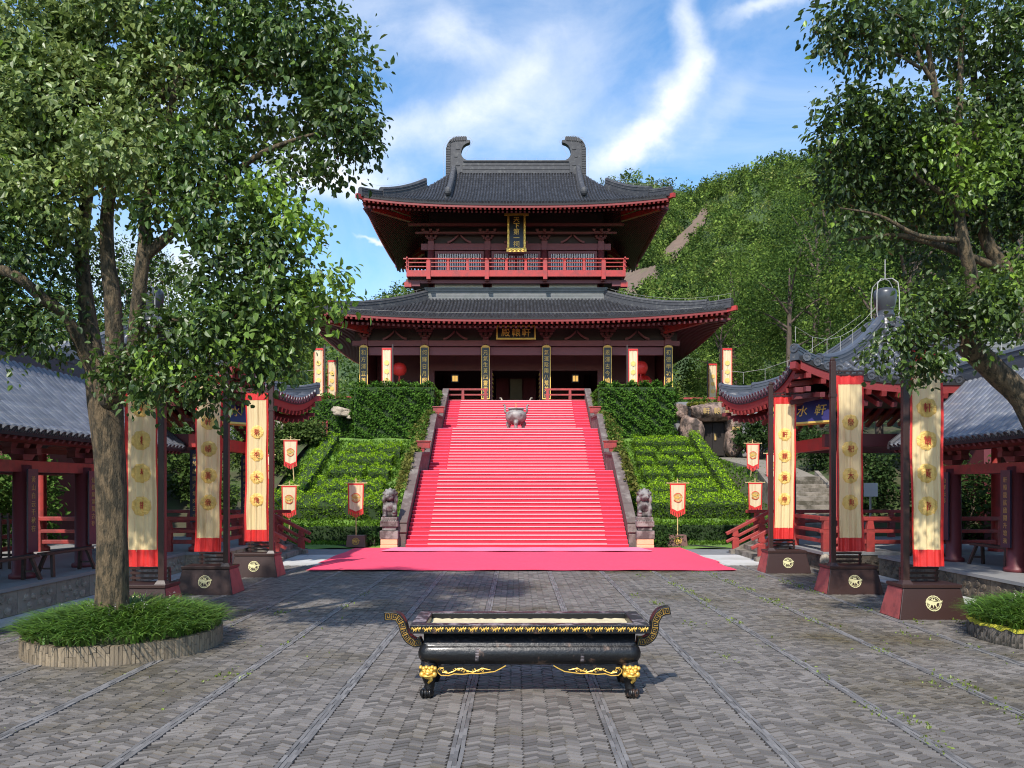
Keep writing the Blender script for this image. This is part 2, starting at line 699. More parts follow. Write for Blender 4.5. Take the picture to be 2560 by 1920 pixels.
mat('planter_brick', (0.225, 0.175, 0.115), 0.8, 0.25, 6, objr=0.30, bump=0.5, bscale=30, col2=(0.12, 0.10, 0.08), c2lo=0.55, c2hi=0.68, c2scale=3)
mat('planter_brick_dark', (0.15, 0.125, 0.10), 0.8, 0.25, 6, objr=0.4, bump=0.5, bscale=30, col2=(0.03, 0.027, 0.02), c2lo=0.45, c2hi=0.6, c2scale=5)
mat('mortar', (0.20, 0.165, 0.12), 0.9, 0.3, 8, bump=0.4, bscale=30)
mat('moss', (0.40, 0.36, 0.03), 0.9, 0.3, 12, bump=0.7, bscale=50)
mat('pale_stone', (0.52, 0.51, 0.49), 0.75, 0.12, 1.2, objr=0.05, bump=0.15, bscale=18, col2=(0.40, 0.39, 0.36), c2scale=0.8)
mat('grey_stone', (0.20, 0.20, 0.205), 0.8, 0.2, 1.5, objr=0.08, bump=0.3, bscale=12)
mat('platform_floor', (0.25, 0.245, 0.24), 0.6, 0.2, 0.9, bump=0.15, bscale=10)
mat('carved_stone', (0.33, 0.275, 0.21), 0.85, 0.25, 5, objr=0.12, bump=0.7, bscale=18, col2=(0.085, 0.068, 0.052), c2lo=0.48, c2hi=0.68, c2scale=2.2)
mat('carved_stone_dark', (0.16, 0.122, 0.085), 0.85, 0.3, 5, objr=0.12, bump=0.8, bscale=18, col2=(0.028, 0.022, 0.018), c2lo=0.42, c2hi=0.6, c2scale=2.2)
mat('lion_stone', (0.24, 0.225, 0.21), 0.85, 0.22, 6, bump=0.6, bscale=25, col2=(0.05, 0.038, 0.038), c2lo=0.42, c2hi=0.55, c2scale=2.6)
mat('plinth_stone', (0.26, 0.235, 0.215), 0.85, 0.25, 5, bump=0.6, bscale=20, col2=(0.09, 0.07, 0.065), c2lo=0.45, c2hi=0.6, c2scale=2.4)
mat('peach_stone', (0.68, 0.44, 0.25), 0.8, 0.15, 4, bump=0.4, bscale=20)
mat('bal_stone', (0.115, 0.085, 0.075), 0.85, 0.3, 4, bump=0.6, bscale=14, col2=(0.22, 0.19, 0.165), c2lo=0.52, c2hi=0.7, c2scale=2)
mat('carpet_red', (0.84, 0.058, 0.125), 0.85, 0.07, 0.7, bump=0.15, bscale=150, bdist=0.004)
mat('carpet_deep', (0.50, 0.020, 0.046), 0.9, 0.12, 1.5, bump=0.2, bscale=120, bdist=0.004)
mat('carpet_runner', (0.56, 0.027, 0.055), 0.9, 0.16, 2.2, bump=0.2, bscale=120, bdist=0.004, stretch=(0.4, 1, 2.5))
mat('carpet_pink', (0.90, 0.20, 0.32), 0.9, 0.08, 2)
mat('nosing_sunlit', (0.86, 0.44, 0.45), 0.6, 0.06, 1.5)  # sunlight on the stair edges, put into the colour
mat('lacquer', (0.007, 0.007, 0.008), 0.36, 0.3, 6, bump=0.6, bscale=14, bdist=0.012, spec=0.35, coat=0.10, col2=(0.085, 0.05, 0.035), c2lo=0.59, c2hi=0.66, c2scale=6)
mat('lacquer_worn', (0.022, 0.020, 0.024), 0.35, 0.4, 8, bump=0.4, bscale=20, bdist=0.01, col2=(0.26, 0.22, 0.23), c2lo=0.50, c2hi=0.62, c2scale=6)
mat('lacquer_red', (0.17, 0.02, 0.025), 0.3, 0.3, 6, bump=0.2)
mat('ash', (0.56, 0.47, 0.29), 0.95, 0.22, 7, bump=0.6, bscale=22)
mat('cloth_cream', (0.88, 0.70, 0.37), 0.55, 0.10, 5, stretch=(5, 5, 0.35), transl=0.30, col2=(0.66, 0.47, 0.22), c2lo=0.52, c2hi=0.68, c2scale=2.5)
mat('cloth_pale', (0.82, 0.66, 0.42), 0.6, 0.10, 5, stretch=(6, 6, 0.4), transl=0.22, col2=(0.62, 0.42, 0.22), c2lo=0.50, c2hi=0.70, c2scale=2)
mat('cloth_red', (0.64, 0.030, 0.026), 0.5, 0.2, 9, bump=0.5, bscale=40, bdist=0.01, transl=0.12)
mat('fringe_red', (0.70, 0.05, 0.045), 0.7, 0.25, 12)
mat('medallion', (0.82, 0.52, 0.14), 0.42, 0.2, 12, metal=0.15, bump=0.9, bscale=22, bdist=0.02, stretch=(1, 1, 2.2))
mat('thread_red', (0.42, 0.035, 0.02), 0.7, 0.1)
mat('stand_brown', (0.036, 0.016, 0.013), 0.42, 0.12, 3, bump=0.06, bscale=14)
mat('stand_side', (0.34, 0.075, 0.07), 0.45, 0.2, 5, col2=(0.2, 0.05, 0.05), c2scale=4)
mat('stand_small', (0.155, 0.075, 0.062), 0.5, 0.1)
mat('bamboo', (0.66, 0.48, 0.22), 0.5, 0.15, 6)
mat('iron', (0.03, 0.03, 0.03), 0.5, 0.2)
mat('bark', (0.165, 0.115, 0.062), 0.9, 0.4, 7, stretch=(3.2, 3.2, 0.9), bump=1.0, bscale=13, bdist=0.06, col2=(0.045, 0.036, 0.02), c2lo=0.44, c2hi=0.58, c2scale=5)
mat('bark_grey', (0.10, 0.07, 0.055), 0.9, 0.3, 5, stretch=(2.5, 2.5, 0.6), bump=0.9, bscale=11, bdist=0.03, col2=(0.045, 0.04, 0.018), c2lo=0.5, c2hi=0.62, c2scale=4)
mat('leaf', (0.06, 0.1, 0.03), 0.42, 0.12, 2, island=0.34, transl=0.28, attr=True, spec=0.5)
mat('leaf_far', (0.06, 0.1, 0.03), 0.75, 0.12, 0.5, island=0.28, transl=0.28, attr=True, spec=0.12)
mat('grass_blade', (0.06, 0.1, 0.03), 0.45, 0.1, 2, island=0.30, transl=0.28, attr=True)
mat('hedge_core', (0.020, 0.040, 0.010), 0.95, 0.3, 6)
mat('lawn', (0.13, 0.24, 0.030), 0.95, 0.25, 2.5, bump=0.6, bscale=60, col2=(0.09, 0.15, 0.03), c2scale=1.2)
mat('soil', (0.055, 0.050, 0.025), 0.95, 0.3, 1.5, bump=0.5, bscale=15, col2=(0.05, 0.075, 0.02), c2scale=0.6)
mat('ground_far', (0.065, 0.085, 0.03), 0.95, 0.3, 0.05, bump=0.3)
mat('hill_soil', (0.050, 0.085, 0.022), 0.95, 0.3, 0.12, col2=(0.035, 0.06, 0.018), c2scale=0.08)
mat('scar', (0.150, 0.100, 0.070), 0.95, 0.4, 0.6, bump=0.8, bscale=3, col2=(0.13, 0.12, 0.05), c2lo=0.55, c2hi=0.7, c2scale=0.22)
mat('rock', (0.34, 0.235, 0.185), 0.85, 0.3, 1.6, bump=1.0, bscale=6, bdist=0.16, col2=(0.065, 0.048, 0.040), c2lo=0.42, c2hi=0.60, c2scale=1.9, stretch=(1.4, 1.4, 0.8))
mat('pale_rock', (0.44, 0.36, 0.27), 0.85, 0.25, 3, bump=0.8, bscale=9, bdist=0.06, col2=(0.20, 0.16, 0.12), c2scale=3)
mat('cave_dark', (0.020, 0.015, 0.013), 0.9, 0.3, 3, bump=0.6, bscale=5)
mat('bronze', (0.30, 0.27, 0.245), 0.6, 0.25, 5, metal=0.25, bump=0.5, bscale=18, col2=(0.15, 0.10, 0.095), c2lo=0.46, c2hi=0.6, c2scale=3)
mat('lantern_red', (0.75, 0.03, 0.02), 0.5, 0.1)
mat('lamp_glow', (1.0, 0.55, 0.13), 0.5, 0.1, emit=0.42)
mat('drum_red', (0.62, 0.025, 0.02), 0.35, 0.1)
mat('step_stone', (0.22, 0.19, 0.155), 0.85, 0.25, 3, objr=0.12, bump=0.6, bscale=12, col2=(0.07, 0.06, 0.04), c2scale=2)
mat('path_stone', (0.22, 0.19, 0.15), 0.85, 0.2, 1.5, bump=0.4, bscale=10)
mat('sign_white', (0.62, 0.62, 0.62), 0.5, 0.05)
mat('curtain', (0.10, 0.012, 0.014), 0.8, 0.2, 4)
mat('hanging', (0.16, 0.12, 0.07), 0.8, 0.25, 5)

# ------------------------------------------------------------------ ground, court paving, carpet on the court
def smooth(t):
    t = min(1.0, max(0.0, t))
    return t * t * (3 - 2 * t)


def slope_z(Y):
    """garden slope beside the stairs"""
    if Y < 28.2:
        return 0.0
    if Y < 39.0:
        return (Y - 28.2) / 10.8 * 4.55
    return 4.55


def sheet(name, x0, x1, y0, y1, nx, ny, fz, m, kind='structure'):
    xs, ys = np.linspace(x0, x1, nx), np.linspace(y0, y1, ny)
    V = [(x, y, fz(x, y)) for y in ys for x in xs]
    F = [(j * nx + i, j * nx + i + 1, (j + 1) * nx + i + 1, (j + 1) * nx + i) for j in range(ny - 1) for i in range(nx - 1)]
    return link(name, mesh_np(name, V, F), m, None, kind, True)


sheet('ground', -1500, 1500, -400, 2600, 2, 2, lambda x, y: -0.10, 'ground_far')
court = sheet('court_bed', -14, 14, -6, 28.4, 2, 2, lambda x, y: -0.030, 'bed')

# lanes of herringbone bricks between three-course edging strips
PITCH, X0C, STRIP = 1.28, 0.175, 0.120
LANES = [X0C + k * PITCH for k in range(-6, 7)]
PAVE_END = 20.05


def paved(x, y):
    """where the brick carpet stops: white paving by the steps, planters"""
    if y < 3.2 or y > PAVE_END:
        return False
    if x < -7.62 or x > 8.02:
        return False
    if (x + 5.11) ** 2 + (y - 9.97) ** 2 < 1.12 ** 2 or (x - 7.5) ** 2 + (y - 10.35) ** 2 < 1.1 ** 2:
        return False
    return True


bl, bw = 0.150, 0.060            # brick on edge, seen from above
T_BRICK = boxT(bl - 0.006, bw - 0.0135, 0.03)
T_EDGE = boxT(0.150, 0.033, 0.034)
Ms_, Es_ = [], []
pos, ax = [], []
ncol = 10
cw = (PITCH - STRIP) / ncol
sl = math.atan2(0.060, cw)
for li, xc in enumerate(LANES):
    wav = rnd.random() * 6
    for c in range(ncol):
        x = xc - PITCH / 2 + STRIP / 2 + (c + 0.5) * cw
        sgn = 1 if c % 2 == 0 else -1
        stepy = bw / math.cos(sl)
        y = 3.2 + rnd.random() * stepy
        while y < PAVE_END:
            if paved(x, y):
                pos.append((x + rnd.gauss(0, 0.0035), y + 0.035 * math.sin(y * 1.1 + wav + x * 2) + rnd.gauss(0, 0.003), -0.026 + rnd.gauss(0, 0.0016)))
                ax.append((sgn * sl + rnd.gauss(0, 0.03), rnd.gauss(0, 0.012), rnd.gauss(0, 0.016)))
            y += stepy
pos, ax = np.array(pos), np.array(ax)
ca, sa = np.cos(ax[:, 0]), np.sin(ax[:, 0])
Xa = np.stack([ca, sa, ax[:, 1]], 1)
Za = unit(np.stack([-ax[:, 1] * ca, ax[:, 2], np.ones(len(ax))], 1))
Xa = unit(Xa - Za * (Xa * Za).sum(1, keepdims=True))
Ya = np.cross(Za, Xa)
# length so a brick spans its column: scale along x
scl = np.ones((len(pos), 3))
scl[:, 0] = (cw / np.cos(sl)) / bl * (1 + ng.normal(size=len(pos)) * 0.03)
scl[:, 1] = 1 + ng.normal(size=len(pos)) * 0.05
pieces(court, 'brick', T_BRICK, xf(pos, Xa, Ya, Za, scl), 'brick', 300, 'bricks')
pos = []
for k in range(-7, 7):
    x0 = X0C + (k + 0.5) * PITCH
    for c in (-1, 0, 1):
        y = 3.2 + (0.155 * 0.5 if c == 0 else 0) + rnd.random() * 0.05
        while y < PAVE_END:
            if paved(x0, y):
                pos.append((x0 + c * 0.0365 + rnd.gauss(0, 0.002), y, -0.026 + rnd.gauss(0, 0.0015)))
            y += 0.155
pos = np.array(pos)
n = len(pos)
an = ng.normal(size=n) * 0.012 + math.pi / 2
z0 = np.zeros(n)
pieces(court, 'edging_brick', T_EDGE, xf(pos, np.stack([np.cos(an), np.sin(an), z0], 1), np.stack([-np.sin(an), np.cos(an), z0], 1),
       np.tile([0, 0, 1.0], (n, 1))), 'edge_brick', 260, 'edging_bricks')

# thin weeds along the joints
wp = []
for _ in range(420):
    k = rnd.choice([-3, -2, 2, 3, 3, 4, 4, 2])
    if rnd.random() < 0.55:
        cxy = (X0C + (k + 0.5) * PITCH + rnd.gauss(0, 0.05), rnd.uniform(6, 19))
    else:
        cxy = (rnd.choice([-1, 1]) * rnd.uniform(2.2, 7.2), rnd.uniform(6, 19))
    if rnd.random() < (0.72 if cxy[0] > 2 else 0.9):
        continue
    for _k in range(rnd.randint(8, 60)):
        wp.append((cxy[0] + rnd.gauss(0, 0.06), cxy[1] + rnd.gauss(0, 0.16), 0.0))
for _ in range(500):                      # moss in the bricks close to the planters
    sx = rnd.choice([-1, 1])
    wp.append((sx * 5.6 + rnd.gauss(0.9, 1.1), 10.5 + rnd.gauss(0, 2.0), 0.0))
wp = np.array([p for p in wp if paved(p[0], p[1])])
od = unit(np.concatenate([ng.normal(size=(len(wp), 2)), np.ones((len(wp), 1)) * 0.5], 1))
V, F = bake(LEAF, leaf_frames(wp, 0.034, od, 0.0))
weeds = link('weeds', mesh_np('weeds', V, F, np.repeat(np.array([[0.16, 0.21, 0.035]]) * (0.6 + 0.8 * ng.random((len(wp), 1))), NL, 0)), 'grass_blade', None, 'stuff')

# pale paving around the carpet and along both colonnades
pav = sheet('pale_paving', -9.5, 9.5, PAVE_END, 25.1, 2, 2, lambda x, y: -0.010, 'pale_stone')
Pp = []
T_SLAB = boxT(1, 1, 0.03)


def slabs(parent, x0, x1, y0, y1, nx, ny, z, m, name='slab', gap=0.012):
    P, S = [], []
    for i in range(nx):
        for j in range(ny):
            P.append((x0 + (i + 0.5) * (x1 - x0) / nx, y0 + (j + 0.5) * (y1 - y0) / ny, z - 0.03 + rnd.gauss(0, 0.0015)))
            S.append(((x1 - x0) / nx - gap, (y1 - y0) / ny - gap, 1))
    P = np.array(P)
    e = np.eye(3)
    q = len(P)
    pieces(parent, name, T_SLAB, xf(P, np.tile(e[0], (q, 1)), np.tile(e[1], (q, 1)), np.tile(e[2], (q, 1)), S), m, 300)


slabs(pav, -6.3, 6.8, PAVE_END + 0.01, 23.15, 11, 2, 0.004, 'pale_stone')
slabs(pav, -7.2, 7.6, 23.17, 25.2, 12, 1, 0.003, 'grey_stone')
walk_l = sheet('side_walk_left', -8.14, -7.6, -4, PAVE_END, 2, 2, lambda x, y: -0.018, 'pale_stone')
slabs(walk_l, -8.13, -7.62, 2, PAVE_END, 1, 12, 0.003, 'pale_stone')
walk_r = sheet('side_walk_right', 8.0, 8.56, -4, PAVE_END, 2, 2, lambda x, y: -0.018, 'pale_stone')
slabs(walk_r, 8.02, 8.55, 2, PAVE_END, 1, 12, 0.003, 'pale_stone')

# red carpet on the court: two widths laid side by side, the front one lapping over the other
def floor_cloth(name, x0, x1, y0, y1, z, label, nx=90, ny=24):
    V = []
    for j in range(ny):
        t = j / (ny - 1)
        for i in range(nx):
            u = i / (nx - 1)
            y = y0 + t * (y1 - y0) + (0.025 * math.sin(u * 13) + 0.012 * math.sin(u * 41) if j == 0 else 0)
            x = x0 + u * (x1 - x0) + (0.02 * math.sin(t * 11) if i in (0, nx - 1) else 0)
            r_ = 0.006 * math.sin(x * 1.9 + y * 0.6) * math.sin(y * 2.3) + 0.004 * math.sin(x * 5.3 - y * 3.1) + 0.010 * max(0, math.sin(y * 1.3 + 0.35 * math.sin(x * 0.9))) ** 12
            V.append((x, y, z + r_ + 0.004))
    F = [(j * nx + i, j * nx + i + 1, (j + 1) * nx + i + 1, (j + 1) * nx + i) for j in range(ny - 1) for i in range(nx - 1)]
    tag(link(name, mesh_np(name, V, F), 'carpet_red', None, None, True), label, 'carpet', 'red carpets on the court')


floor_cloth('court_carpet', -5.38, 5.54, 20.6, 25.54, 0.018, 'wide bright red carpet lying on the court right before the stairs')
floor_cloth('court_carpet', -5.16, 5.42, 18.64, 20.78, 0.034, 'front width of red carpet whose edge lies on the grey bricks')
nx = 60
V = []
for j in range(3):
    for i in range(nx):
        u = i / (nx - 1)
        V.append((-4.05 + u * 8.15 - (2 - j) * 0.12 * (1 - 2 * u), 24.0 + j * 0.72, 0.048 + 0.004 * math.sin(u * 31 + j)))
F = [(j * nx + i, j * nx + i + 1, (j + 1) * nx + i + 1, (j + 1) * nx + i) for j in range(2) for i in range(nx - 1)]
tag(link('foot_carpet', mesh_np('foot_carpet', V, F), 'carpet_pink', None, None, True),
    'narrow pink strip of carpet at the foot of the stairs', 'carpet')

# garden slopes, terrace and the ground behind
for nm, x0, x1 in (('garden_slope_left', -10.3, -4.3), ('garden_slope_right', 4.35, 9.32)):
    sheet(nm, x0, x1, 25.6, 39.4, 30, 36, lambda x, y: (0.0 if y < 28 else slope_z(y)) - 0.01 + 0.03 * math.sin(x * 3 + y * 2), 'lawn')
def bank_z(x, y):
    a = np.interp(y, (25.6, 26.3, 30.5, 33.0, 36.5, 40.5, 46), (0.0, 0.25, 2.36, 2.80, 3.22, 3.5, 4.4))
    b = (0.0 if y < 28 else slope_z(y))
    w = smooth((x - 9.2) / 1.1)
    return float(a * w + b * (1 - w)) + 0.25 * max(0, x - 12.6)


sheet('bank_right', 9.3, 24, 25.2, 46, 40, 40, lambda x, y: bank_z(x, y) - 0.02, 'soil')
sheet('bank_left', -34, -10.25, 25.2, 46, 20, 30, lambda x, y: -0.03 + smooth((y - 26) / 14) * 4.6 + 0.22 * max(0, -x - 17), 'soil')
for nm, x0, x1 in (('side_ground_left', -34, -12.2), ('side_ground_right', 13.4, 34)):
    sheet(nm, x0, x1, -6, 26.5, 16, 16, lambda x, y: -0.05 + 0.32 * max(0, abs(x) - 15) * (0.6 + 0.03 * y), 'soil')

# ------------------------------------------------------------------ grand stairs, carpeted
FL = [(25.56, 29.86, 0.0, 2.70, 20), (32.30, 35.50, 2.70, 4.76, 15), (38.20, 41.80, 4.76, 6.75, 13)]
SX0, SX1 = -3.72, 3.80
TERR = 6.75


def stair_profile(off=0.0, nose=0.0):
    P = [(25.56 - off, 0.0)]
    for y0, y1, z0, z1, n in FL:
        dy, dz = (y1 - y0) / n, (z1 - z0) / n
        for i in range(n):
            P.append((y0 + i * dy - off - nose, z0 + (i + 1) * dz + off))
            P.append((y0 + (i + 1) * dy - off, z0 + (i + 1) * dz + off))
    return P


stairs = thing('staircase', 'broad stone staircase in three flights rising to the hall, under red carpet', 'staircase', (0, 25.5, 0))
mb = MB()
P = stair_profile()
poly = P + [(41.8, 0.0)]
T_STEP = None
for y0, y1, z0, z1, n in FL:
    dy, dz = (y1 - y0) / n, (z1 - z0) / n
    Ms = np.tile(np.eye(4), (n, 1, 1))
    for i in range(n):
        Ms[i, :3, 3] = ((SX0 + SX1) / 2, y0 + (i + 0.5) * dy + 0.15, z0 + i * dz)
    pieces(stairs, 'step', boxT(SX1 - SX0 - 0.02, dy + 0.3, dz), Ms, 'step_stone', 60)
mb = MB()
mb.b2(SX0, SX1, 29.9, 32.4, 0, 2.695)
mb.b2(SX0, SX1, 35.5, 38.3, 0, 4.755)
mb.build('landing', 'step_stone', stairs)

rc = thing('stair_carpet', 'red carpet with sunlit step edges coloured pale running up the whole staircase', 'carpet', (0, 25.5, 0.05))


def carpet_sheet(name, x0, x1, off, m, wob, sag=0.0):
    V, F = [], []
    prof = []
    for y0, y1, z0, z1, n in FL:
        dy, dz = (y1 - y0) / n, (z1 - z0) / n
        for i in range(n):
            w = rnd.gauss(0, wob)
            ya, za = y0 + i * dy, z0 + i * dz
            prof += [(ya - off + sag, za + off + 0.004), (ya - off + sag * 1.2 + w, za + dz * 0.45 + off), (ya - off - 0.008 + w * 0.4, za + dz * 0.85 + off),
                     (ya - off, za + dz + off - 0.004), (ya - off + 0.02, za + dz + off)]
        prof.append((y1 + 0.05, z1 + off))
    prof.append((FL[2][1] + 0.6, FL[2][3] + off))
    nx = 24
    for y, z in prof:
        for i in range(nx):
            u = i / (nx - 1)
            V.append((x0 + u * (x1 - x0), y + rnd.gauss(0, wob * 0.5), z))
    for j in range(len(prof) - 1):
        for i in range(nx - 1):
            F.append((j * nx + i, j * nx + i + 1, (j + 1) * nx + i + 1, (j + 1) * nx + i))
    return link(name, mesh_np(name, V, F), m, rc, None, True)


carpet_sheet('under_carpet', SX0 + 0.01, SX1 - 0.01, 0.010, 'carpet_deep', 0.004)
RX0, RX1 = -2.98, 3.06
carpet_sheet('runner', RX0, RX1, 0.028, 'carpet_runner', 0.004, 0.012)
for k, (y0, y1, z0, z1, n) in enumerate(FL):
    dy, dz = (y1 - y0) / n, (z1 - z0) / n
    Ms = np.tile(np.eye(4), (n, 1, 1))
    Ns = np.tile(np.eye(4), (2 * n, 1, 1))
    sh = (0.0, 0.04, -0.03)[k]
    for i in range(n):
        Ms[i, :3, 3] = ((RX0 + RX1) / 2 + rnd.gauss(0, 0.006) + sh, y0 + i * dy - 0.044 + 0.03, z0 + (i + 1) * dz - 0.000)
        for q, (a, b) in enumerate(((SX0 + 0.02, RX0 + sh), (RX1 + sh, SX1 - 0.02))):
            Ns[2 * i + q, :3, 3] = ((a + b) / 2, y0 + i * dy - 0.022 + 0.01, z0 + (i + 1) * dz - 0.006)
    pieces(rc, 'sunlit_strip', boxT(RX1 - RX0 - 0.01, 0.06, 0.030), Ms, 'nosing_sunlit', 60)  # pale strips painted as the sunlit edge of each step
    pieces(rc, 'side_sunlit_strip', boxT(RX0 - SX0 - 0.03, 0.03, 0.014), Ns, 'carpet_pink', 60)  # thinner light line along the side edges, painted the same way

# ------------------------------------------------------------------ stone balustrades beside the stairs
def bal_line(s):
    """centre line of the parapet top on side s, following flights and landings"""
    x = (SX0 - 0.15) if s < 0 else (SX1 + 0.15)
    P = [(x, 25.75, 0.45)]
    for y0, y1, z0, z1, n in FL:
        P += [(x, y0 + 0.3, z0 + 0.75), (x, y1 + 0.2, z1 + 0.62)]
    P += [(x, 42.3, TERR + 0.62)]
    return P


def bal_top(Y):
    P = bal_line(1)
    for a, b in zip(P, P[1:]):
        if a[1] <= Y <= b[1]:
            t = (Y - a[1]) / (b[1] - a[1])
            return a[2] + t * (b[2] - a[2])
    return P[-1][2] if Y > P[-1][1] else P[0][2]


for s, side in ((-1, 'left'), (1, 'right')):
    b = thing('balustrade', f'sloping dark stone parapet on the {side} edge of the stairs', 'parapet', (s * 4.0, 25.6, 0), 'stone parapets of the stairs')
    P = bal_line(s)
    m1 = MB()
    for a, c in zip(P, P[1:]):
        x = a[0]
        m1.add([(x - 0.13, a[1], -0.1), (x + 0.13, a[1], -0.1), (x + 0.13, c[1], -0.1), (x - 0.13, c[1], -0.1),
                (x - 0.13, a[1], a[2]), (x + 0.13, a[1], a[2]), (x + 0.13, c[1], c[2]), (x - 0.13, c[1], c[2])],
               [(3, 2, 1, 0), (4, 5, 6, 7), (0, 1, 5, 4), (1, 2, 6, 5), (2, 3, 7, 6), (3, 0, 4, 7)])
    m1.build('wall', 'bal_stone', b)
    # coping slabs, one per metre or so
    m2s = []
    for a, c in zip(P, P[1:]):
        va, vc = Vector(a), Vector(c)
        L = (vc - va).length
        n = max(1, round(L / 1.15))
        for i in range(n):
            p, q = va.lerp(vc, i / n), va.lerp(vc, (i + 1) / n)
            d = (q - p).normalized()
            q = q - d * 0.02
            m2 = MB().beam(p + Vector((0, 0, 0.06)), q + Vector((0, 0, 0.06)), 0.34, 0.13)
            m2.build('coping_slab', 'bal_stone', b, bevel=0.02)
    # inner stringer, seen from the steps
    # small red newel brackets where the flights change
    for (yy, zz) in ((31.9, 2.7), (37.9, 4.76)):
        nb = MB()
        x = P[0][0]
        nb.b2(x - 0.26, x + 0.26, yy - 0.12, yy + 0.12, zz + 0.98, zz + 1.25)
        nb.frustum((x + 0.1 * s, yy, zz + 0.55), (0.16, 0.16), (0.28, 0.2), 0.43)
        nb.b2(x - 0.3, x + 0.3, yy - 0.16, yy + 0.16, zz + 1.25, zz + 1.30)
        nb.build('newel_head', 'red_rail', b, bevel=0.01)

# ------------------------------------------------------------------ terrace
terrace = thing('terrace', 'high stone terrace carrying the hall at the top of the stairs', 'terrace', (0, 42, 0))
mb = MB()
mb.b2(-8.3, -4.25, 39.2, 42.0, 0, 6.72)
mb.b2(4.3, 8.1, 39.2, 42.0, 0, 6.72)
mb.b2(-12.9, -8.3, 41.2, 46, 0, 6.35)
mb.b2(8.1, 12.9, 42.6, 46, 0, 6.35)
mb.b2(-16, 16, 42.0, 68, 0, 6.745)
mb.build('body', 'grey_stone', terrace)
slabs(terrace, -7.5, 7.5, 42.0, 46.4, 14, 4, TERR + 0.005, 'grey_stone', 'paving_slab')
mb = MB()
mb.b2(-10.6, 10.6, 46.2, 62, TERR, TERR + 0.12)
mb.build('hall_plinth', 'grey_stone', terrace)

# ------------------------------------------------------------------ roofs
def arc_tile(L, r, taper=0.86, thick=0.0):
    """half-round cover tile lying along +x (uphill), unit length L"""
    V, F = [], []
    n = 4
    for xx, rr, zz in ((0, r, 0.0), (L, r * taper, -r * 0.05)):
        for i in range(n + 1):
            a = math.pi * i / n
            V.append((xx, rr * math.cos(a), rr * math.sin(a) + zz))
    for i in range(n):
        F.append((i, i + 1, n + 1 + i + 1, n + 1 + i))
    # lip closing the lower end
    b = len(V)
    for i in range(n + 1):
        a = math.pi * i / n
        V.append((0, r * 0.62 * math.cos(a), r * 0.62 * math.sin(a)))
    for i in range(n):
        F.append((i, b + i, b + i + 1, i + 1))
    return V, F


def disc_tile(r, d=0.05):
    """round eave-end tile facing -x with a raised rim and boss"""
    n = 12
    V, F = [], []
    rings = [(0.0, r, d), (0.0, r, 0.0), (0.0, r * 0.74, 0.0), (0.0, r * 0.70, 0.012), (0.0, r * 0.34, 0.012), (0.0, r * 0.30, 0.0), (0.0, 0.001, -0.004)]
    for _, rr, x in rings:
        for i in range(n):
            a = 2 * math.pi * i / n
            V.append((x, rr * math.cos(a), rr * math.sin(a)))
    for j in range(len(rings) - 1):
        for i in range(n):
            k = (i + 1) % n
            F.append((j * n + i, j * n + k, (j + 1) * n + k, (j + 1) * n + i))
    return V, F


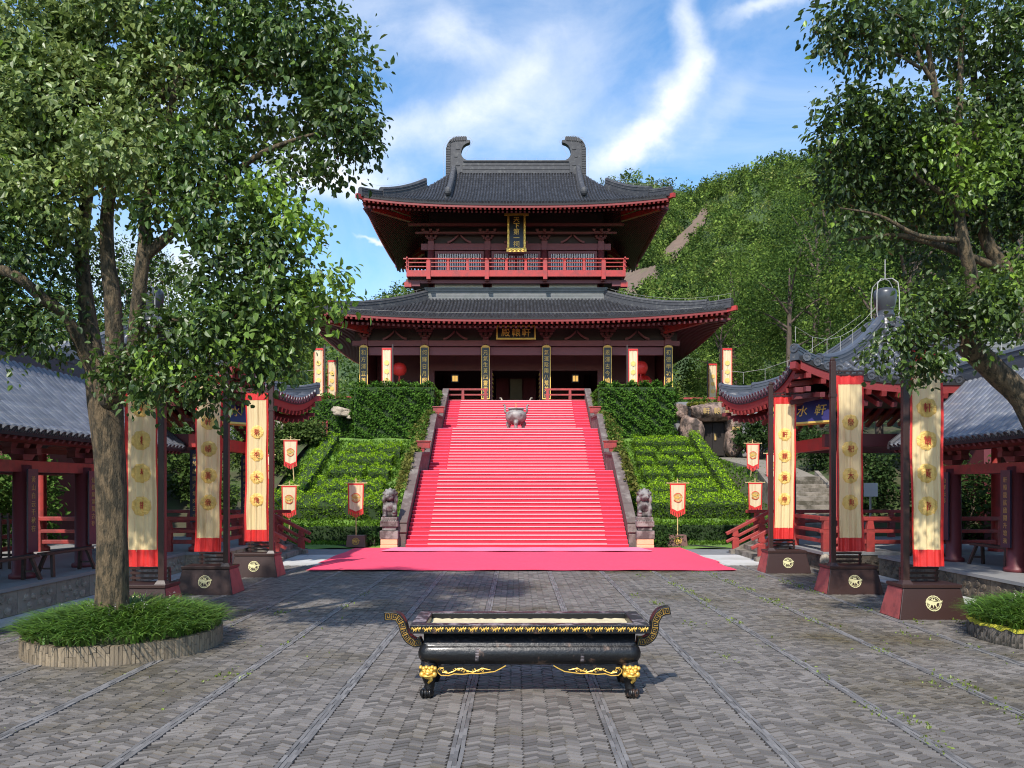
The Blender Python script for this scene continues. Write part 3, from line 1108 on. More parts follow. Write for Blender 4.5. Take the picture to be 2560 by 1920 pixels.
class HipRoof:
    """four concave slopes from an upturned eave rectangle to a top rectangle (ridge or wall band)"""

    def __init__(s, cx, cy, hx, hy, tx, ty, ze, zt, up=0.6, conc=0.62, upow=2.6):
        s.cx, s.cy, s.hx, s.hy, s.tx, s.ty, s.ze, s.zt, s.up, s.conc, s.upow = cx, cy, hx, hy, tx, ty, ze, zt, up, conc, upow

    def pt(s, side, w, t):
        """side 0 front, 1 right, 2 back, 3 left; w metres from the side's centre line; t 0 eave .. 1 top"""
        H, T = (s.hx, s.hy) if side in (0, 2) else (s.hy, s.hx), (s.tx, s.ty) if side in (0, 2) else (s.ty, s.tx)
        half = H[0]
        d = H[1] + (T[1] - H[1]) * t
        q = min(1.0, abs(w) / half)
        cw = (q ** s.upow) * s.up * max(0, 1 - t) ** 1.6
        z = s.ze + (s.zt - s.ze) * (s.conc * t + (1 - s.conc) * max(t, 0) ** 2.2) + cw
        d += 0.18 * s.up * q ** 4 * (1 - t) ** 2
        if side == 0:
            return Vector((s.cx + w, s.cy - d, z))
        if side == 2:
            return Vector((s.cx - w, s.cy + d, z))
        if side == 1:
            return Vector((s.cx + d, s.cy + w, z))
        return Vector((s.cx - d, s.cy - w, z))

    def tend(s, side, w):
        H, T = (s.hx, s.tx) if side in (0, 2) else (s.hy, s.ty)
        if abs(w) <= T:
            return 1.0
        return max(0.0, (H - abs(w)) / (H - T))

    def half(s, side, t):
        H, T = (s.hx, s.tx) if side in (0, 2) else (s.hy, s.ty)
        return H + (T - H) * t

    def base(s, name, m, parent, thick=0.14, sides=(0, 1, 2, 3), nw=24, nt=10, tmax=None):
        mb = MB()
        for sd_ in sides:
            V = []
            for layer in (0, -thick):
                for j in range(nt + 1):
                    t = j / nt * (tmax or 1.0)
                    h = s.half(sd_, t)
                    for i in range(nw + 1):
                        p = s.pt(sd_, -h + 2 * h * i / nw, t)
                        V.append((p.x, p.y, p.z + layer))
            k = (nt + 1) * (nw + 1)
            F = []
            for j in range(nt):
                for i in range(nw):
                    a, b, c, d = j * (nw + 1) + i, j * (nw + 1) + i + 1, (j + 1) * (nw + 1) + i + 1, (j + 1) * (nw + 1) + i
                    F.append((a, b, c, d))
                    F.append((k + d, k + c, k + b, k + a))
            for i in range(nw):
                F.append((i + 1, i, k + i, k + i + 1))
            mb.add(V, F)
        return mb.build(name, m, parent, smooth=False)

    def rows(s, side, pitch, r, L, tmax=1.0, wlim=None):
        """cover-tile matrices and eave-end matrices for one slope"""
        half = (s.hx if side in (0, 2) else s.hy)
        n = int(2 * half / pitch)
        Pz, Xs, Zs, Ls = [], [], [], []
        Ep, Ex = [], []
        for i in range(n + 1):
            w = -half + (i + 0.5) * (2 * half / (n + 1))
            te = min(s.tend(side, w), tmax)
            if te < 0.02:
                continue
            p0 = s.pt(side, w, 0)
            length = (s.pt(side, w, te) - p0).length
            k = max(1, round(length / L))
            pts = [s.pt(side, w, te * j / k) for j in range(k + 1)]
            for j in range(k):
                d = pts[j + 1] - pts[j]
                Pz.append(pts[j] + Vector((0, 0, 0.01)))
                Xs.append(d.normalized())
                Ls.append(d.length * 1.06 / L)
            Ep.append(p0 + Vector((0, 0, r * 0.25)))
            Ex.append((pts[1] - pts[0]).normalized())
        Pz, Xs = np.array(Pz), np.array(Xs)
        lat = {0: (1, 0, 0), 1: (0, 1, 0), 2: (-1, 0, 0), 3: (0, -1, 0)}[side]
        Yv = -np.tile(np.array(lat, float), (len(Pz), 1))
        Zv = unit(np.cross(Xs, Yv))
        Yv = np.cross(Zv, Xs)
        S = np.ones((len(Pz), 3))
        S[:, 0] = Ls
        S[:, 1:] = (1 + ng.normal(size=(len(Pz), 1)) * 0.03)
        A = xf(Pz + Yv * (ng.normal(size=(len(Pz), 1)) * r * 0.05), Xs, Yv, Zv, S)
        Ep, Ex = np.array(Ep), np.array(Ex)
        Ey = -np.tile(np.array(lat, float), (len(Ep), 1))
        Ez = unit(np.cross(Ex, Ey))
        Ey = np.cross(Ez, Ex)
        return A, xf(Ep - Ex * 0.03, Ex, Ey, Ez)

    def hip(s, i, n=14, t0=0.0, t1=1.0, lift=0.0):
        """hip line between side i and side i+1"""
        out = []
        for j in range(n + 1):
            t = t0 + (t1 - t0) * j / n
            p = s.pt(i, s.half(i, t), t)
            out.append(p + Vector((0, 0, lift)))
        return out


RIDGE = lambda w, h: [(-w, -0.1), (w, -0.1), (w, h * 0.22), (w * 0.84, h * 0.24), (w * 0.84, h * 0.46), (w * 0.94, h * 0.48), (w * 0.94, h * 0.52), (w * 0.78, h * 0.54),
                      (w * 0.78, h * 0.74), (w * 0.88, h * 0.76), (w * 0.6, h * 0.95), (0, h), (-w * 0.6, h * 0.95), (-w * 0.88, h * 0.76),
                      (-w * 0.78, h * 0.74), (-w * 0.78, h * 0.54), (-w * 0.94, h * 0.52), (-w * 0.94, h * 0.48), (-w * 0.84, h * 0.46), (-w * 0.84, h * 0.24), (-w, h * 0.22)]


def rafters(roof, side, pitch, w, h, length, drop, n_in=0.0):
    """square flying-rafter matrices under one eave"""
    half = roof.hx if side in (0, 2) else roof.hy
    n = int(2 * half / pitch)
    P, X, Y, Z = [], [], [], []
    lat = {0: (1, 0, 0), 1: (0, 1, 0), 2: (-1, 0, 0), 3: (0, -1, 0)}[side]
    for i in range(n + 1):
        q = -half + (i + 0.5) * 2 * half / (n + 1)
        p = roof.pt(side, q, 0)
        te = min(0.999, max(0.02, roof.tend(side, q)))
        p2 = roof.pt(side, q, min(te, length))
        d = (p2 - p)
        if d.length < 0.15:
            continue
        x = d.normalized()
        P.append((p + p2) / 2 + Vector((0, 0, -drop)) + x * n_in)
        X.append(x * d.length)
        y = -Vector(lat)
        Y.append(y)
        Z.append(x.cross(y))
    X = np.array(X)
    Ln = np.linalg.norm(X, axis=1)
    S = np.ones((len(P), 3))
    S[:, 0] = Ln
    return xf(np.array(P), unit(X), np.array(Y), np.array(Z), S)


def bracket(mb, c, s=1.0, tiers=3, out=0.34):
    """stacked bracket set on a column head at c (front faces -y)"""
    x, y, z = c
    mb.frustum((x, y, z), (0.30 * s, 0.30 * s), (0.46 * s, 0.46 * s), 0.2 * s)
    for k in range(tiers):
        zz = z + (0.22 + 0.30 * k) * s
        wd = (0.95 + 0.42 * k) * s
        yk = y - out * k * s
        mb.b2(x - wd / 2 + 0.12 * s, x + wd / 2 - 0.12 * s, yk - 0.07 * s, yk + 0.07 * s, zz, zz + 0.15 * s)
        mb.b2(x - 0.07 * s, x + 0.07 * s, yk - 0.30 * s, y + 0.15, zz + 0.02, zz + 0.15 * s)
        for q in (-1, 0, 1):
            mb.frustum((x + q * (wd / 2 - 0.12 * s), yk, zz + 0.15 * s), (0.17 * s, 0.17 * s), (0.25 * s, 0.25 * s), 0.15 * s)


def inverted_v(mb, c, w, h, t=0.13, d=0.12):
    """curved inverted-V strut between columns, apex up"""
    x, y, z = c
    for s in (-1, 1):
        P = []
        n = 7
        for i in range(n + 1):
            u = i / n
            P.append((s * (0.05 + (w - 0.05) * u), h * (1 - u) ** 1.7 + 0.02))
        poly = [(a, b + t) for a, b in P] + [(a, b) for a, b in reversed(P)]
        mb.prism(poly if s > 0 else poly[::-1], (x, y + d / 2, z), (1, 0, 0), (0, 0, 1), d)


def raised_bar(mb, x0, x1, y, z0, z1, d=0.1):
    mb.b2(x0, x1, y - d / 2, y + d / 2, z0, z1)


temple = thing('temple_hall', 'two-storey hall with grey hip roofs and a red balcony, above the stairs', 'temple', (0, 53.5, TERR))
FZ = TERR + 0.12
LY, UY = 47.0, 50.2
lower = HipRoof(0, 53.5, 12.37, 9.5, 5.86, 4.0, 11.92, 14.25, up=0.56)
upper = HipRoof(0, 53.5, 9.38, 7.05, 4.55, 0.02, 19.42, 24.15, up=0.46)

# --- lower storey columns, beams
COLX = [-9.36, -5.62, -1.87, 1.87, 5.62, 9.36]
for x in COLX:
    MB().lathe((x, LY, FZ), [(0.34, 0), (0.34, 0.12), (0.25, 0.16), (0.25, 3.95)], 16).build('column', 'maroon', temple, True)
for x in COLX:
    MB().lathe((x, 60.0, FZ), [(0.25, 0), (0.25, 3.95)], 10).build('column', 'maroon', temple, True)
for a, b in zip(COLX, COLX[1:]):
    m1 = MB()
    m1.b2(a + 0.2, b - 0.2, LY - 0.15, LY + 0.15, 10.73, 11.08)
    m1.build('upper_beam', 'maroon_beam', temple, bevel=0.015)
    m1 = MB()
    m1.b2(a + 0.24, b - 0.24, LY - 0.12, LY + 0.12, 10.18, 10.66)
    m1.build('lower_beam', 'maroon_beam', temple, bevel=0.015)
    m1 = MB()
    inverted_v(m1, ((a + b) / 2, LY - 0.05, 11.09), 0.74, 0.46)
    m1.build('strut', 'maroon_beam', temple)
for x in COLX:
    m1 = MB()
    m1.b2(x - 0.2, x + 0.2, LY - 0.22, LY + 0.2, 10.72, 11.12)
    if abs(x) > 9:
        m1.b2(x + (0.2 if x > 0 else -0.75), x + (0.75 if x > 0 else -0.2), LY - 0.13, LY + 0.13, 10.76, 11.06)
    m1.build('column_head', 'maroon_beam', temple, bevel=0.012)
    m1 = MB()
    bracket(m1, (x, LY, 11.12), 0.86, 2, 0.42)
    m1.build('bracket_set', 'maroon', temple)
mb = MB()
mb.b2(-10.6, 10.6, LY - 0.95, LY - 0.78, 11.86, 12.0)
mb.b2(-10.2, 10.2, LY - 0.1, LY + 0.1, 11.86, 12.02)
mb.build('eave_purlin', 'maroon', temple)
mb = MB()
mb.b2(-10.0, 10.0, LY + 0.16, LY + 0.24, 11.09, 13.0)
mb.build('bracket_panel', 'dark_wood', temple)

# --- hall interior: dark back wall with three openings and doors
mb = MB()
IY = 50.4
for x0, x1 in ((-9.6, -5.75), (5.75, 9.6)):
    mb.b2(x0, x1, 52.6, 52.8, FZ, 12.5)
mb.b2(-9.9, 9.9, 60.2, 60.4, FZ, 13.5)
mb.b2(-9.9, -9.7, 49.5, 60.4, FZ, 13.5)
mb.b2(9.7, 9.9, 49.5, 60.4, FZ, 13.5)
mb.b2(-5.75, 5.75, IY, IY + 0.2, 9.75, 13.2)
mb.b2(-9.8, 9.8, 47.2, 60.2, 12.0, 12.1)
mb.build('inner_wall', 'maroon', temple)
for x in (-5.62, -1.87, 1.87, 5.62):
    MB().b2(x - 0.22, x + 0.22, IY - 0.1, IY + 0.25, FZ, 9.75).build('door_post', 'maroon', temple)
for s in (-1, 1):
    for k in (0, 1):
        x0 = s * (2.15 + 1.62 * k)
        x1 = s * (2.15 + 1.62 * (k + 1) - 0.05)
        m1 = MB()
        m1.b2(x0, x1, IY + 0.02, IY + 0.1, FZ, FZ + 0.9)
        m1.build('door_panel', 'dark_wood', temple)
    dl = MB().b2(s * 1.62, s * 1.54, IY - 1.0, IY + 0.1, FZ, 9.7).build('door', 'maroon', temple)
    m2 = MB()
    for i in range(5):
        for j in range(9):
            m2.ball((s * 1.53, IY - 0.9 + i * 0.2, FZ + 0.3 + j * 0.28), 0.035, 6, 4)
    m2.build('stud', 'gold_paint', dl, kind='stuff')
    cu = MB()
    for i in range(10):
        cu.lathe((s * (0.55 + 0.09 * i), 54, FZ), [(0.07, 0), (0.07, 2.9)], 6)
    cu.build('curtain', 'curtain', temple, True)
MB().b2(-0.42, 0.42, 53.9, 53.95, FZ + 0.3, 9.7).build('hanging_scroll', 'hanging', temple)

# --- couplet boards on the six front columns
COUP = ['和方澤宣善一宗', '何輝日月照社稷', '元氣生黃四靈鳳鼎', '氣運陰陽八荒英山', '恩澤古今繞齊天', '初德甲功澤工海']
for x, tx in zip(COLX, COUP):
    bd = MB().b2(x - 0.26, x + 0.26, LY - 0.34, LY - 0.27, FZ + 0.55, 10.62).build('couplet_board', 'black_board', temple)
    m1 = MB()
    for sx in (-1, 1):
        m1.b2(x + sx * 0.235 - 0.022, x + sx * 0.235 + 0.022, LY - 0.355, LY - 0.34, FZ + 0.56, 10.6)
    m1.b2(x - 0.213, x + 0.213, LY - 0.355, LY - 0.34, FZ + 0.56, FZ + 0.61)
    m1.prism([(-0.29, 0), (0.29, 0), (0.2, 0.10), (0, 0.17), (-0.2, 0.10)], (x, LY - 0.26, 10.60), (1, 0, 0), (0, 0, 1), 0.09)
    m1.build('gold_border', 'gold_paint', bd)
    m1 = MB()
    k = len(tx)
    for i, ch in enumerate(tx):
        write(m1, ch, (x, LY - 0.345, 10.35 - i * (3.0 / k) - 0.05), 0.36 if k < 8 else 0.34, (1, 0, 0), (0, 0, 1), 0.02, 0.85)
    m1.build('gold_writing', 'gold_paint', bd)
# --- name board over the central bay
pb = MB().box((0, LY - 0.95, 11.38), (2.36, 0.10, 0.86), M=Matrix.Rotation(R(-8), 4, 'X')).build('name_board', 'black_board', temple)
m1 = MB()
tl = Matrix.Rotation(R(-8), 4, 'X')
for c, d in (((0, -0.07, 0.40), (2.4, 0.08, 0.1)), ((0, -0.07, -0.40), (2.4, 0.08, 0.1)), ((-1.15, -0.07, 0), (0.1, 0.08, 0.7)), ((1.15, -0.07, 0), (0.1, 0.08, 0.7))):
    m1.box(Vector((0, LY - 0.95, 11.38)) + tl @ Vector(c), d, M=tl)
m1.build('board_frame', 'gold', pb)
m1 = MB()
for i, ch in enumerate('殿轅軒'):
    write(m1, ch, Vector((0, LY - 0.95, 11.38)) + tl @ Vector(((i - 1) * 0.62, -0.062, 0)), 0.54, tl @ Vector((1, 0, 0)), tl @ Vector((0, 0, 1)))
m1.build('gold_writing', 'gold_paint', pb)

# --- lower roof
lower.base('lower_roof', 'roof_pan', temple, 0.16)
lr = [o for o in temple.children if o.name.startswith('lower_roof')][0]
TT = arc_tile(0.36, 0.085)
TD = disc_tile(0.088)
allT, allE = [], []
for sd_ in (0, 1, 3):
    A, E = lower.rows(sd_, 0.222, 0.085, 0.36)
    allT.append(A)
    allE.append(E)
pieces(lr, 'cover_tile', TT, np.concatenate(allT), 'roof_tile', 0, 'cover_tiles')
pieces(lr, 'eave_tile', TD, np.concatenate(allE), 'roof_tile', 0, 'eave_tiles')
for i in range(4):
    h = lower.hip(i, 16, 0.16, 1.0, 0.0)
    MB().sweep(h, RIDGE(0.24, 0.62)).build('hip_ridge', 'ridge_tile', lr)
    h = lower.hip(i, 8, -0.015, 0.2, 0.0)
    MB().sweep(h, RIDGE(0.2, 0.48)).build('hip_ridge', 'ridge_tile', lr)
    m1 = MB()
    a, b = lower.hip(i, 1, 0, 0.5)
    d = (a - b)
    d.z = 0
    d.normalize()
    m1.beam(a + d * 0.42 + Vector((0, 0, -0.14)), b + Vector((0, 0, -1.0)), 0.2, 0.26)
    m1.beam(a - d * 1.0 + Vector((0, 0, -0.52)), b + Vector((0, 0, -1.3)), 0.24, 0.3)
    m1.build('corner_beam', 'red_paint', lr)


def fascia(roof, side, z0, z1, inset, thick, n=40):
    """bent board under the tile edge"""
    half = roof.hx if side in (0, 2) else roof.hy
    P = [roof.pt(side, -half + 2 * half * i / n, 0) for i in range(n + 1)]
    inw = {0: Vector((0, 1, 0)), 1: Vector((-1, 0, 0)), 2: Vector((0, -1, 0)), 3: Vector((1, 0, 0))}[side]
    V, F = [], []
    for p in P:
        q = p + inw * inset
        V += [q + Vector((0, 0, z0)), q + inw * thick + Vector((0, 0, z0)), q + inw * thick + Vector((0, 0, z1)), q + Vector((0, 0, z1))]
    for i in range(n):
        for k in range(4):
            a, b = i * 4 + k, i * 4 + (k + 1) % 4
            F.append((a, b, b + 4, a + 4))
    return V, F


RT = (lambda T: ([(v[0], v[1], v[2] - 0.5) for v in T[0]], T[1]))(boxT(1, 1, 1, True))


def eave_set(roof, parent, pitch, sz, sides=(0, 1, 3, 2), limit=0, hz=0.13, mname='eave_red'):
    for sd_ in sides:
        mb = MB().add(*fascia(roof, sd_, -0.30, -0.10, 0.03, 0.06))
        mb.build('fascia', mname, parent)
    Ms = []
    for sd_ in sides:
        A = rafters(roof, sd_, pitch, sz, sz, 0.16, 0.37)
        A[:, :3, 1] *= sz
        A[:, :3, 2] *= sz
        Ms.append(A)
    pieces(parent, 'rafter', RT, np.concatenate(Ms), mname, limit, 'rafters')
    Ms = []
    for sd_ in sides:
        A = rafters(roof, sd_, pitch, sz, sz, 0.62, 0.62 + 0.06)
        A[:, :3, 1] *= sz
        A[:, :3, 2] *= sz
        A[:, :3, 3] += A[:, :3, 0] * 0.12
        Ms.append(A)
    pieces(parent, 'inner_rafter', RT, np.concatenate(Ms), 'maroon', 0, 'inner_rafters')


eave_set(lower, lr, 0.30, 0.13)
for f in (0, 1, 3):
    pass
# pale wall band round the foot of the upper storey, laid in thin courses
band = thing_band = MB()
for k in range(6):
    o = 0.02 * (k % 2)
    band.b2(-5.9 - o, 5.9 + o, 49.46 - o, 57.5 + o, 14.02 + 0.15 * k, 14.02 + 0.15 * k + 0.138)
band.b2(-5.96, 5.96, 49.38, 57.56, 14.92, 15.0)
band.build('wall_band', 'pale_band', temple)

# --- balcony
mb = MB()
mb.b2(-6.9, 6.9, 48.75, 58.2, 15.60, 15.72)
mb.build('balcony_floor', 'maroon', temple)
bf = MB()
bf.b2(-7.02, 7.02, 48.66, 48.75, 15.52, 15.92)
bf.b2(-7.02, -6.93, 48.75, 58, 15.52, 15.92)
bf.b2(6.93, 7.02, 48.75, 58, 15.52, 15.92)
bal = bf.build('balcony_front', 'red_paint', temple)
for z, w in ((16.66, 0.055), (16.42, 0.04), (16.16, 0.04)):
    m1 = MB()
    e = 0.22 if z > 16.6 else 0.1
    m1.tube([(-7.0 - e, 48.72, z), (7.0 + e, 48.72, z)], w, 8)
    m1.tube([(-6.97, 48.5, z + 0.03), (-6.97, 57.5, z + 0.03)], w, 8)
    m1.tube([(6.97, 48.5, z + 0.03), (6.97, 57.5, z + 0.03)], w, 8)
    m1.build('rail', 'red_paint', bal)
UCX = [-5.60, -1.87, 1.87, 5.60]
px_ = [-6.95] + [UCX[0] + 1.245 * i for i in range(10)] + [6.95]
for i, x in enumerate(px_):
    big = i in (1, 4, 7, 10)
    m1 = MB()
    if big:
        m1.b2(x - 0.13, x + 0.13, 48.58, 48.83, 15.34, 16.52)
    else:
        m1.frustum((x, 48.72, 15.92), (0.2, 0.14), (0.15, 0.12), 0.6)
    m1.frustum((x, 48.72, 16.50), (0.12, 0.12), (0.2, 0.16), 0.1)
    m1.build('baluster', 'red_paint', bal)
# joists and side bracket ends below the balcony
mb = MB()
for x in UCX:
    mb.b2(x - 0.12, x + 0.12, 48.85, 50.2, 15.28, 15.58)
mb.b2(-7.1, 7.1, 49.1, 49.3, 15.2, 15.42)
for s in (-1, 1):
    mb.b2(s * 6.2, s * 7.15, 49.05, 49.35, 15.0, 15.32)
mb.build('joist', 'maroon', temple)
for s in (-1, 1):
    MB().b2(s * 6.75, s * 7.2, 49.0, 49.4, 14.95, 15.25).build('bracket_end', 'red_paint', temple)
for a, b in zip(UCX, UCX[1:]):
    m1 = MB()
    m1.b2(a + 0.3, b - 0.3, 49.62, 49.68, 15.0, 15.27)
    m1.build('white_panel', 'panel_white', temple)
    MB().b2(a + 0.2, b - 0.2, 49.7, 49.8, 14.9, 15.5).build('skirting_board', 'maroon', temple)

# --- upper storey
for x in UCX:
    MB().lathe((x, UY, 14.9), [(0.24, 0), (0.22, 3.2)], 14).build('column', 'maroon', temple, True)
    m1 = MB()
    bracket(m1, (x, UY, 18.22), 0.86, 2, 0.45)
    m1.build('bracket_set', 'maroon', temple)
    m1 = MB()
    m1.b2(x - 0.2, x + 0.2, UY - 0.24, UY + 0.2, 17.62, 18.22)
    m1.build('column_head', 'maroon_beam', temple, bevel=0.012)
for s in (-1, 1):
    MB().b2(s * 5.82, s * 6.25, UY - 0.14, UY + 0.14, 17.66, 18.06).build('beam_end', 'maroon_beam', temple)
for k, (a, b) in enumerate(zip(UCX, UCX[1:])):
    MB().b2(a + 0.2, b - 0.2, UY - 0.14, UY + 0.14, 17.64, 18.08).build('upper_beam', 'maroon_beam', temple, bevel=0.015)
    m1 = MB()
    inverted_v(m1, ((a + b) / 2, UY - 0.05, 18.09), 0.78, 0.5)
    m1.build('strut', 'maroon_beam', temple)
    wf = MB()
    wf.b2(a + 0.26, b - 0.26, UY - 0.1, UY + 0.05, 17.42, 17.58)
    wf.b2(a + 0.26, b - 0.26, UY - 0.1, UY + 0.05, 15.9, 16.05)
    wf.b2(a + 0.26, a + 0.42, UY - 0.1, UY + 0.05, 16.05, 17.42)
    wf.b2(b - 0.42, b - 0.26, UY - 0.1, UY + 0.05, 16.05, 17.42)
    wo_ = wf.build('window_frame', 'maroon_beam', temple)
    MB().b2(a + 0.2, b - 0.2, UY + 0.06, UY + 0.1, 15.7, 17.7).build('window_back', 'dark_wood', wo_)
    segs = [(a + 0.44, b - 0.44)] if k != 1 else [(a + 0.44, -0.55), (0.55, b - 0.44)]
    m1 = MB()
    for x0, x1 in segs:
        n = int((x1 - x0) / 0.118)
        for i in range(n + 1):
            xx = x0 + 0.04 + i * (x1 - x0 - 0.08) / n
            m1.b2(xx - 0.026, xx + 0.026, UY - 0.07, UY - 0.02, 16.05, 17.42)
    m1.build('lattice_bars', 'lattice', wo_, kind='stuff')
    if k == 1:
        for s in (-1, 1):
            m1 = MB()
            m1.b2(s * 0.03, s * 0.5, UY - 0.1, UY - 0.03, 15.72, 17.35)
            dd = m1.build('door', 'maroon', temple)
            m2 = MB()
            for i in range(4):
                m2.b2(s * (0.10 + 0.1 * i), s * (0.135 + 0.1 * i), UY - 0.13, UY - 0.1, 16.3, 17.25)
            m2.build('door_bar', 'lattice', dd)
mb = MB()
mb.b2(-5.75, 5.75, UY + 0.12, UY + 0.2, 18.0, 20.2)
mb.b2(-5.75, -5.6, UY + 0.2, 56.8, 14.9, 20.2)
mb.b2(5.6, 5.75, UY + 0.2, 56.8, 14.9, 20.2)
mb.b2(-5.75, 5.75, 56.8, 57, 14.9, 20.2)
mb.build('upper_wall', 'dark_wood', temple)
mb = MB()
mb.b2(-7.0, 7.0, UY - 0.95, UY - 0.78, 18.98, 19.14)
mb.b2(-6.6, 6.6, UY - 0.45, UY - 0.32, 18.62, 18.74)
mb.build('eave_purlin', 'maroon', temple)

# vertical plaque
vb = MB().box((0.03, 48.55, 18.32), (0.88, 0.1, 2.2), M=Matrix.Rotation(R(-4), 4, 'X')).build('name_board', 'black_board', temple)
m1 = MB()
tl = Matrix.Rotation(R(-4), 4, 'X')
cc = Vector((0.03, 48.55, 18.32))
m1.box(cc + tl @ Vector((-0.52, -0.06, 0)), (0.13, 0.12, 2.3), M=tl)
m1.box(cc + tl @ Vector((0.52, -0.06, 0)), (0.13, 0.12, 2.3), M=tl)
m1.box(cc + tl @ Vector((0, -0.06, -1.2)), (1.25, 0.12, 0.24), M=tl)
m1.box(cc + tl @ Vector((0, -0.06, 1.12)), (1.55, 0.12, 0.12), M=tl)
for i in range(6):
    for s in (-1, 1):
        m1.ball(cc + tl @ Vector((s * 0.52, -0.13, -0.95 + i * 0.36)), (0.07, 0.04, 0.14), 8, 5)
for i in range(5):
    m1.ball(cc + tl @ Vector((-0.44 + i * 0.22, -0.13, -1.2)), (0.10, 0.05, 0.08), 8, 5)
m1.build('board_frame', 'gold', vb)
m1 = MB()
for i, ch in enumerate('天下第一祠'):
    write(m1, ch, cc + tl @ Vector((0, -0.062, 0.80 - i * 0.40)), 0.42, tl @ Vector((1, 0, 0)), tl @ Vector((0, 0, 1)))
m1.build('gold_writing', 'gold_paint', vb)

# --- upper roof: hipped skirt with a gabled top
ur = upper.base('upper_roof', 'roof_pan', temple, 0.16)
GX = 4.58                       # gable plane
TG = (9.38 - GX) / (9.38 - 4.55)
allT, allE = [], []
for sd_ in (0, 1, 3):
    A, E = upper.rows(sd_, 0.196, 0.076, 0.36)
    allT.append(A)
    allE.append(E)
pieces(ur, 'cover_tile', arc_tile(0.36, 0.076), np.concatenate(allT), 'roof_tile', 0, 'cover_tiles')
pieces(ur, 'eave_tile', disc_tile(0.08), np.concatenate(allE), 'roof_tile', 0, 'eave_tiles')
eave_set(upper, ur, 0.275, 0.12)
for i in range(4):
    h = upper.hip(i, 14, 0.19, 0.67)
    MB().sweep(h, RIDGE(0.25, 0.70)).build('hip_ridge', 'ridge_tile', ur)
    h = upper.hip(i, 8, -0.012, 0.21)
    MB().sweep(h, RIDGE(0.2, 0.5)).build('hip_ridge', 'ridge_tile', ur)
    a, b = upper.hip(i, 1, 0, 0.5)
    d = (a - b)
    d.z = 0
    d.normalize()
    m1 = MB()
    m1.beam(a + d * 0.38 + Vector((0, 0, -0.14)), b + Vector((0, 0, -1.35)), 0.2, 0.26)
    m1.beam(a - d * 0.9 + Vector((0, 0, -0.56)), b + Vector((0, 0, -1.7)), 0.24, 0.3)
    m1.build('corner_beam', 'red_paint', ur)
for s in (-1, 1):
    for f in (0, 2):
        P = []
        for j in range(13):
            t = 0.33 + (0.99 - 0.33) * j / 12
            w = s * 4.36 * (1 if f == 0 else -1)
            P.append(upper.pt(f, w, t))
        MB().sweep(P, RIDGE(0.2, 0.66)).build('gable_ridge', 'ridge_tile', ur)
        m1 = MB()
        e = P[0]
        m1.ball((e.x, e.y - 0.1 * (1 if f == 0 else -1), e.z + 0.42), (0.24, 0.2, 0.3), 10, 7)
        m1.build('ridge_end', 'ridge_tile', ur)
    g = MB()
    prof = [upper.pt(0, 4.4, 0.34 + 0.66 * j / 8) for j in range(9)]
    prof2 = [upper.pt(2, 4.4, 1 - 0.66 * j / 8) for j in range(9)]
    g.prism([(p.y - 53.5, p.z) for p in prof + prof2], (s * 4.46, 53.5, 0), (0, 1, 0), (0, 0, 1), 0.1)
    g.build('gable_wall', 'maroon', ur)
ridge_courses = MB()
for k in range(6):
    o = 0.025 * (k % 2)
    ridge_courses.b2(-3.75, 3.75, 53.5 - 0.28 + o, 53.5 + 0.28 - o, 24.0 + k * 0.135, 24.0 + k * 0.135 + 0.127)
ridge_courses.b2(-3.7, 3.7, 53.5 - 0.33, 53.5 + 0.33, 24.81, 24.9)
ridge_courses.build('main_ridge', 'ridge_tile', ur)
OUT = [(628, 330), (629, 200), (630, 110), (636, 88), (648, 70), (662, 61), (682, 56), (737, 54), (737, 69), (755, 72), (751, 84), (733, 90), (720, 100), (712, 114), (707, 132), (708, 147),
       (714, 160), (723, 170), (738, 178), (765, 182), (765, 236), (700, 243), (676, 262), (660, 292), (652, 330)]
for s in (-1, 1):
    pg = [(-s * (x - 998) * 0.01324 * 1.0, 27.30 - 0.01324 * y) for x, y in OUT]
    if s > 0:
        pg = pg[::-1]
    pg = [(-a, b) for a, b in pg][::-1]
    m1 = MB().prism(pg, (0, 53.5 + 0.22, 0), (1, 0, 0), (0, 0, 1), 0.44)
    ch = m1.build('ridge_horn', 'ridge_tile', ur)
    # ribbed outer back of the horn
    m2 = MB()
    back = [(x, y) for x, y in OUT[:8]]
    dense = []
    for (xa, ya), (xb, yb) in zip(back, back[1:]):
        L = math.hypot(xb - xa, yb - ya)
        n = max(1, int(L / 9))
        dense += [(xa + (xb - xa) * i / n, ya + (yb - ya) * i / n, xb - xa, yb - ya) for i in range(n)]
    for (xx, yy, dx, dy) in dense:
        a = math.atan2(-dy, dx)
        X = s * abs((xx + 9 * abs(math.sin(a)) - 998) * 0.01324)
        Z = 27.30 - 0.01324 * (yy + 9 * abs(math.cos(a)))
        m2.box((X, 53.5, Z), (0.085, 0.54, 0.30), M=Matrix.Rotation((a - math.pi / 2) * (1 if s < 0 else -1) + math.pi / 2, 4, 'Y'))
    m2.build('horn_ribs', 'ridge_tile', ch, kind='stuff')
    m3 = MB()
    for (x0, y0, r0) in ((690, 120, 7), (680, 160, 7), (690, 205, 7)):
        m3.ball((s * abs((x0 - 998) * 0.01324), 53.27, 27.30 - 0.01324 * y0), (0.16, 0.03, 0.05), 8, 5)
    m3.build('horn_relief', 'ridge_tile', ch)

# --- lightning wires on thin stands along ridges and eaves
def wire_run(pts, every=1, h=0.28, rad=0.006, post=True):
    mb = MB()
    top = [Vector(p) + Vector((0, 0, h)) for p in pts]
    mb.tube(top, rad, 5)
    if post:
        for p, q in zip(pts[::every], top[::every]):
            mb.tube([p, q], rad, 5)
    return mb


